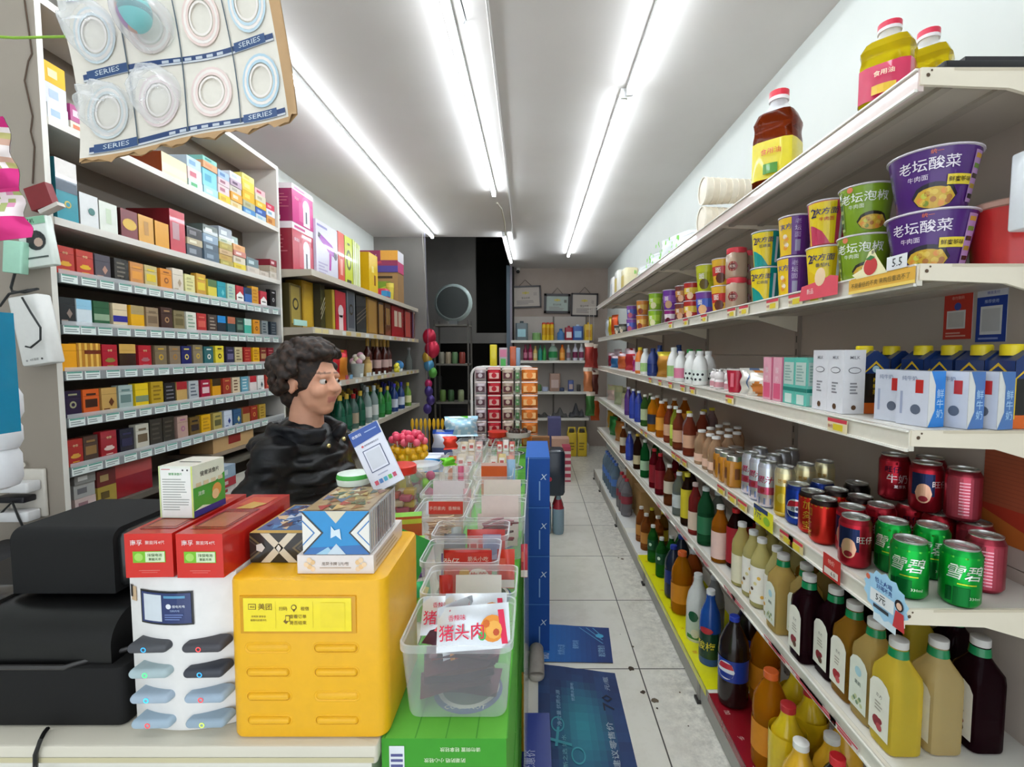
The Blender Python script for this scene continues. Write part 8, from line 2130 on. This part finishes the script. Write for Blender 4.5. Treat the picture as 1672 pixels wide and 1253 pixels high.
# ---- big bottles on the base
BG=dict(
 orange=Kind(lambda:bot(.31,.052,PPET,'#dc8c14','#d8642c','#d88814',(.2,.5),None,0,None,'juice',.42,name='juice_bottle')),
 yellow=Kind(lambda:bot(.28,.05,PJUG,'#dcbc20','#b82c30','#e0c01c',(.5,.72),None,0,None,'gloss',.42,name='juice_bottle')),yellow2=Kind(lambda:bot(.26,.048,PJUG,'#dca82c','#e6e4de','#e8e0c8',(.1,.4),None,0,None,'gloss',.42,name='juice_bottle')),
 cola=Kind(lambda:bot(.33,.054,PPET,'#1c0e0c','#2840b0','#1c3c9c',(.32,.56),None,0,lambda m,f,r,h:(m.disc(f,-.01,h*.5,h*.42,'#e4e6ee',.001,18),m.poly(f,[(-.04,h*.55),(.02,h*.6),(.012,h*.85),(-.03,h*.85)],'#c42c3c',.0016),m.poly(f,[(-.04,h*.42),(.02,h*.4),(.012,h*.16),(-.03,h*.16)],'#1c3490',.0016)),'gloss',.34,name='cola_bottle')),
 blue=Kind(lambda:bot(.31,.044,PJUG,'#1c4c9c','#e4e4e4','#123c28',(.1,.45),None,0,lambda m,f,r,h:(m.disc(f,0,h*1.1,.03,'#c03438',.001,16,ry=.014),m.text(f,'酸梅',0,h*.5,h*.35,'#d8c838',.001)),'gloss',.4,name='yogurt_drink_bottle')),
 white=Kind(lambda:bot(.30,.05,PJUG,'#d8d8d2','#dcdcd8','#c8d4c0',(.05,.35),None,0,lambda m,f,r,h:(m.disc(f,0,h*1.15,.024,'#1c5c34',.001,16),m.disc(f,.01,h*.3,.02,'#e0dcc0',.001,12),m.panel(f,-.03,0,.04,h*.2,'#3c7c3c',.001,5)),'gloss',.38,name='milk_bottle')),
 navy=Kind(lambda:bot(.28,.045,PPET,'#1c2438','#2438a0','#1c2c70',(.3,.55),None,0,None,'gloss',.4,name='cola_bottle')),soda=Kind(lambda:bot(.23,.033,P500,'#2c7a30','#e4e4de','#0c4c2c',(.35,.62),None,0,lambda m,f,r,h:m.disc(f,0,h*.55,.01,'#c8dcc8',.001,12),'juice',.42,name='soda_bottle')),
 amber=Kind(lambda:bot(.24,.036,P500,'#a8602c','#d8d4cc','#b87c34',(.2,.5),None,0,None,'juice',.42,name='juice_bottle')),amberg=Kind(lambda:bot(.24,.034,P500,'#7c5418','#d8c828','#c8b020',(.2,.5),None,0,None,'juice',.42,name='juice_bottle')),
 peach=Kind(lambda:bot(.27,.046,PPET,'#c8662c','#c8ccd0','#d8683c',(.2,.55),None,0,None,'juice',.4,name='juice_bottle')),grey=Kind(lambda:bot(.27,.045,PJUG,'#8c8c8c','#b4b4b4','#6c6c6c',(.1,.5),None,0,None,'gloss',.4,name='milk_bottle')),coke=Kind(lambda:bot(.30,.05,PPET,'#1a0d0b','#d0242c','#a81c24',(.3,.55),None,0,None,'gloss',.36,name='cola_bottle')),
 water=Kind(lambda:bot(.31,.045,PPET,'#8ca4b8','#4c6cb0','#4c74b8',(.35,.55),None,0,None,'juice',.38,name='water_bottle')),clear=Kind(lambda:bot(.3,.045,PPET,'#a8a4a8','#b83440','#8c3440',(.35,.55),None,0,None,'juice',.38,name='water_bottle')))
GBT='large bottles on the base shelf'
LB=[('orange',1258,.735,'large orange soda bottle with an orange cap on the base shelf'),('yellow',1292,.735,'yellow juice bottle with a red cap, nearest the shelf front'),('yellow2',1306,.735,'yellow juice bottle with a white cap and label'),('yellow2',1330,.765,'yellow juice bottle with a white cap beside the red capped cola'),('coke',1352,.745,'dark cola bottle with a bright red cap at the picture bottom'),
 ('yellow',1328,.84,'yellow juice bottle in the second row'),('yellow2',1365,.86,'white capped yellow bottle in the second row'),('yellow',1300,.85,'yellow juice bottle third along the second row'),('orange',1248,.85,'orange soda bottle in the second row'),
 ('cola',1197,.735,'large dark cola bottle with a blue label and cap'),('blue',1159,.735,'tall blue bottle with a white cap next to the dark cola'),('white',1139,.74,'white milk bottle with a green foot'),('grey',1166,.83,'grey bottle behind the white milk bottle'),('cola',1222,.85,'dark cola bottle in the second row'),
 ('orange',1113,.735,'orange soda bottle left of the white milk bottle'),('peach',1132,.83,'peach soda bottle behind the orange one'),('navy',1099,.735,'navy bottle left of the orange soda'),('navy',1112,.82,'second navy bottle in the second row'),('soda',1080,.735,'green soda bottle with a white cap'),('soda',1066,.735,'second green soda bottle left of the first'),('soda',1096,.80,'green soda bottle in the second row'),('soda',1110,.87,'green soda bottle in the third row'),
 ('amber',1055,.735,'amber bottle with a white cap on the base shelf'),('amberg',1064,.80,'amber bottle with a yellow cap behind'),('amber',1074,.80,'amber bottle in the second row beside a yellow capped one'),('amberg',1083,.86,'yellow capped amber bottle in the third row'),('amber',1047,.735,'amber bottle farther left with a white cap')]
for k,u,x,lb in LB:BG[k].put(lb,R_(u,'base',x,.1),0,GBT)
for i,u in enumerate((1006,1002.5,999,996,993.2,990.8)):BG['water'].put(f'large blue water bottle, {ORD[i]} from the near end of the far water row',R_(u,'base',.73,.1),0,'large water bottles at the far end')
for i,u in enumerate((1023,1019,1015)):BG['clear'].put(f'clear bottle with a red label, {ORD[i]} before the blue water bottles',R_(u,'base',.73,.1),0,'clear bottles with red labels')
for i,(u,x,w,h) in enumerate(((1060,.90,.19,.24),(1045,.90,.19,.28))):
 p=R_(u,'base',x,.1); m=MB().box(-w/2,w/2,-.13,.13,0,h,'#b89058',side='#a8824c',top='#c09a64'); m.panel(planar((-w/2,.13,0),(0,-1,0),(0,0,1)),0,h*.48,.26,h*.5,'#8c6838',.0006)
 tag(m.build('cardboard_box','carton',None,p),['plain brown cardboard box on the base shelf','taller brown cardboard box behind the plain one'][i],'carton')
# sheets under the bottles
def base_sheet(ya,yb,x0,col,label,mark,txt):
 m=MB(); n=12
 m.sheet(lambda u,v:Vector((x0+(.3)*v,ya+(yb-ya)*u,ZBASE+.0012+(.0 if v>.3 else -.0) )),n,2,col)
 m.sheet(lambda u,v:Vector((x0-.002,ya+(yb-ya)*u,ZBASE-.03*(1-v)+.0012)),n,1,col)
 f=planar((x0+.02,yb,ZBASE+.0012),(0,-1,0),(1,0,0))
 for i in range(6):m.text(f,txt[i % len(txt)],.1+i*(yb-ya-.15)/6,.012,.02,mark,.0008)
 tag(m.build('shelf_sheet','gloss'),label,'sheet')
base_sheet(1.78,3.02,XBASE-.003,'#e0dc18','bright yellow sheet laid along the base shelf edge','#c88c14','特价优惠大酬宾')
base_sheet(YN+.01,1.76,XBASE-.003,'#8c1420','dark red sheet laid along the near base shelf','#e0b0a8','加多宝凉茶饮料')
# white cards under the far bottles
for i,(ya,yb) in enumerate(((3.05,3.4),(3.5,3.85),(4.2,4.5))):
 m=MB().box(XBASE-.004,XBASE+.25,ya,yb,ZBASE+.0008,ZBASE+.002,'#d8d8d4'); tag(m.build('shelf_sheet','paper'),f'white sheet under bottles, {ORD[i]} beyond the yellow one','sheet')
# ---- price labels and signs on the rails
def rail_tag(u,k,w,body,head,mark,label,txt='特价',h=.03):
 z=SH[k]-.038
 y=yl(u,.695,z); x=.6935
 m=MB().box(x-.0012,x-.0002,y-w/2,y+w/2,z+.001,z+.001+h,body)
 f=planar((x-.0012,y+w/2,z+.001),(0,-1,0),(0,0,1)); m.panel(f,0,h*.72,w,h,head,.0004); m.panel(f,w*.3,h*.12,w*.8,h*.6,mark,.0004); m.text(f,txt,w*.16,h*.36,h*.3,'#a03030',.0006)
 tag(m.build('price_tag','paper'),label,'price tag','price tags on the right shelf rails')
i=0
for k,us in (('milk',(1368,1192,1131,1115,1095,1078,1062)),('can',(1300,1285,1213,1196,1178,1118,1108,1100,1055,1048)),('tea',(1378,1345,1325,1308,1275,1262,1205,1192,1152,1140,1118,1108,1090,1076)),('bowl',(1330,1300,1262,1215,1195,1150,1120,1095))):
 for j,u in enumerate(us):
  nm=dict(milk='milk shelf',can='can shelf',tea='tea shelf',bowl='noodle shelf')[k]
  b={'milk':'#e0cfa8','can':'#dcc88c','tea':'#d8ccc4','bowl':'#dcd4b0'}[k]
  rail_tag(u,k,.07 if k != 'tea' else .1,b,'#c83848','#d8c02c' if k != 'tea' else '#c85058',f'red headed price tag, {ORD[j]} from the near end of the {nm} rail',h=.03 if k != 'tea' else .014)
def sign(u,k,build,label,dz=.0,nm='price_sign',rz=0):
 z=SH[k]+dz; y=yl(u,.688,z)
 o=build().build(nm,'paper',None,(.6885,y,z));
 if rz:o.rotation_euler=(0,0,rz)
 tag(o,label,'price sign')
def s_star():
 m=MB(); f=planar((0,0,0),(0,-1,0),(0,0,1)); n=28
 m.poly(f,[((.062 if k % 2 else .055)*math.cos(2*PI*k/n),.038+(.048 if k % 2 else .042)*math.sin(2*PI*k/n)) for k in range(n)],'#a4d0ec',.001)
 m.text(f,'怕上火喝',-.005,.064,.011,'#2c4c90',.002); m.text(f,'好喝不贵',-.002,.052,.010,'#2c4c90',.002); m.panel(f,-.04,.016,.025,.042,'#e8eaec',.0018); m.text(f,'5元',-.01,.03,.016,'#2c2c30',.0026); m.panel(f,-.03,.006,.012,.013,'#3c4048',.002)
 m.disc(f,.038,.042,.011,'#2c2024',.0024,12); m.disc(f,.039,.041,.007,'#e8c0a8',.003,12); m.poly(f,[(.024,-.004),(.054,-.004),(.05,.03),(.03,.03)],'#c83c40',.0024); m.disc(f,-.048,.06,.006,'#d86c50',.002,8)
 m.box(-.0008,.0,-.03,.03,-.02,.05,'#d8e4ec')
 return m
sign(1444,'can',s_star,'light blue starburst price sign with a 5 on the can shelf rail',-.03)
def s_red():
 m=MB().box(-.0012,0,-.032,.032,-.036,.016,'#b82c24'); f=planar((-.0012,.032,-.036),(0,-1,0),(0,0,1)); m.text(f,'特价',.032,.038,.012,'#e8b0a0',.0006); m.panel(f,.006,.006,.058,.022,'#d8c8bc',.0006); m.text(f,'6.0',.04,.014,.010,'#2c2420',.001); return m
sign(1358,'can',s_red,'red price sign with a white strip on the can shelf rail')
def s_yel():
 m=MB().box(-.0012,0,-.06,.06,-.036,.02,'#e0d828'); f=planar((-.0012,.06,-.036),(0,-1,0),(0,0,1)); m.panel(f,0,.042,.09,.056,'#2c3c6c',.0006); m.text(f,'7元',.03,.03,.026,'#2c3c6c',.001); m.disc(f,.085,.024,.02,'#8cb82c',.001,14,ry=.013); return m
sign(1246,'can',s_yel,'yellow price sign with a 7 and a green leaf on the can shelf rail')
def s_straw():
 m=MB(); f=planar((0,0,0),(0,-1,0),(0,0,1))
 m.poly(f,[(-.085,-.036),(.1,-.036),(.1,-.006),(-.085,-.006)],'#dca838',.001); m.poly(f,[(-.085,-.036),(.1,-.036),(.1,-.03),(-.085,-.03)],'#e8c860',.0014); m.text(f,'不是最低的不卖 来购后重选不了',.006,-.02,.011,'#6c5c28',.0018)
 m.poly(f,[(-.06,-.006),(.03,-.006),(.0,.03),(-.012,.048),(-.024,.044),(-.045,.012),(-.075,.004)],'#e8e0b0',.0016); m.disc(f,-.018,.014,.02,'#c03030',.0022,16,ry=.018); m.poly(f,[(-.034,.03),(-.018,.036),(-.004,.03),(-.018,.026)],'#3c7c3c',.0026); m.text(f,'草莓',-.008,.041,.008,'#3c3c38',.0024)
 m.panel(f,.028,-.004,.08,.022,'#dfe0e0',.002); m.text(f,'5.5',.056,.009,.016,'#2c2c2c',.0026)
 m.box(-.0005,.0,-.08,.08,-.036,-.004,'#c89c30'); return m
sign(1432,'bowl',s_straw,'yellow price sign with a strawberry and 5.5 on the noodle shelf rail')
def s_pink():
 m=MB(); f=planar((0,0,0),(0,-1,0),(0,0,1)); m.poly(f,[(-.08,-.03),(.08,-.03),(.08,.012),(.05,.018),(.02,.012),(-.07,.006)],'#d84858',.001); m.disc(f,.01,.02,.022,'#e8c8a0',.0016,14); m.text(f,'新品',-.03,-.01,.014,'#f0d0c8',.0018); m.box(-.0005,0,-.07,.07,-.03,.0,'#c84050'); return m
sign(1335,'bowl',s_pink,'pink promotion card on the noodle shelf rail')
# ---- notices on the back panel
xw=XBK-.0006
def poster(u0,v0,u1,v1,label,fn,cut=False):
 a,b=P(u0,v1,x=xw),P(u1,v0,x=xw)
 w,h=a.y-b.y,b.z-a.z
 m=MB(); f=planar((xw-.0012,a.y,a.z),(0,-1,0),(0,0,1)); m.box(xw-.001,xw,b.y,a.y,a.z,b.z,'#ccc')
 fn(m,f,w,h); tag(m.build('wall_notice','paper'),label,'notice')
def n_red(m,f,w,h):
 m.panel(f,0,0,w,h,'#c03424',.0003); m.text(f,'收付款码',w*.5,h*.86,h*.07,'#e0a090',.0008); m.disc(f,w*.5,h*.68,w*.12,'#3c4c9c',.0008,14); m.panel(f,w*.12,h*.22,w*.78,h*.6,'#d8d4d0',.0006); m.panel(f,w*.17,h*.255,w*.73,h*.565,'#c4beb8',.0008); m.lines(f,w*.1,h*.04,w*.9,h*.16,2,'#e0a898',.0006)
def n_blue(m,f,w,h):
 m.panel(f,0,0,w,h,'#1c3c94',.0003); m.panel(f,0,h*.86,w,h,'#c8c8d0',.0006); m.text(f,'微信支付',w*.55,h*.93,h*.06,'#5c5ca8',.001); m.text(f,'推荐使用',w*.5,h*.77,h*.07,'#a8b8e0',.0008); m.panel(f,w*.14,h*.14,w*.86,h*.68,'#d8d8d8',.0006); m.panel(f,w*.2,h*.2,w*.8,h*.63,'#c0c0c0',.0008); m.lines(f,w*.1,h*.03,w*.9,h*.1,1,'#8c9cd0',.0006)
poster(1540,472,1591,555,'red payment notice on the back panel, left of the blue one',n_red)
poster(1593,468,1648,559,'blue payment notice on the back panel, right of the red one',n_blue)
def n_or(m,f,w,h):
 m.panel(f,0,0,w,h,'#a05034',.0003); m.panel(f,0,0,w,h*.36,'#a83420',.0006); m.poly(f,[(0,h*.3),(w,h*.16),(w,0),(0,0)],'#b06024',.0009)
 for q in range(14):m.panel(f,0,h*(.4+q*.042),w,h*(.41+q*.042),'#944a32',.0005)
poster(1602,736,1690,872,'faded orange poster on the back panel by the cans',n_or)
# packets hung at the far end of the unit
for i,(u,v,c) in enumerate(((962,560,'#a83c34'),(969,562,'#8c2c28'),(960,600,'#c87c50'),(970,605,'#5c2c24'),(964,640,'#3c6c34'),(972,648,'#a8481c'))):
 p=P(u,v,y=YE+.05+.055*(i % 2))
 o=bag_mesh(.1,.27,.04,lambda a,b,c=c:c if b<.8 else '#c8b8a8',seed=40+i).build('hanging_packet','foil',None,p-Vector((0,0,.27)))
 tag(o,f'{["red-brown", "dark red", "tan", "brown", "green", "rust"][i]} packet hung at the far end of the right shelving','packet','packets hung at the shelving end')
m=MB()
for u in (962,969):
 q=P(u,560,y=YE+.05+.055*(u>965)); m.tube([q+Vector((0,0,.02)),Vector((q.x,q.y,1.92))],.002,'#c8c4bc',5)
m.tube([Vector((.55,YE+.06,1.915)),Vector((.75,YE+.06,1.915)),Vector((.76,YE+.02,1.905))],.004,'#c8c4bc',6)
tag(m.build('display_hook','steel'),'wire hook holding packets at the far end of the right shelving','hook')
# ================================================================ nudge round goods that stand too close apart
bpy.context.view_layer.update()
SP=[]
for o in list(COL.objects):
 if o.parent is None and o.type=='EMPTY' and o.get('category') in ('bottle','can','jar') and o.location.x>.6 and o.location.y<5.4:
  r=max((abs(c[i]) for ch in o.children for c in ch.bound_box for i in (0,1)),default=0)
  SP.append([o,r,o.location.copy()])
for it in range(60):
 hit=False
 for i in range(len(SP)):
  for j in range(i+1,len(SP)):
   a,b=SP[i],SP[j]
   if abs(a[2].z-b[2].z)>.03:continue
   dx,dy=b[2].x-a[2].x,b[2].y-a[2].y
   d=math.hypot(dx,dy); g=a[1]+b[1]+.0012-d
   if g>0:
    hit=True; d=max(d,1e-4)
    ux,uy=dx/d,dy/d
    if abs(uy)<.25:uy=math.copysign(.25,uy)
    a[2].x -= ux*g*.25; b[2].x+=ux*g*.25; a[2].y -= uy*g*.5; b[2].y+=uy*g*.5
 for s_ in SP:s_[2].x=min(max(s_[2].x,(XBASE if s_[2].z<.3 else XF)+s_[1]*.95),XBK-.014-s_[1])
 if not hit:break
for o,r,p in SP:o.location=p
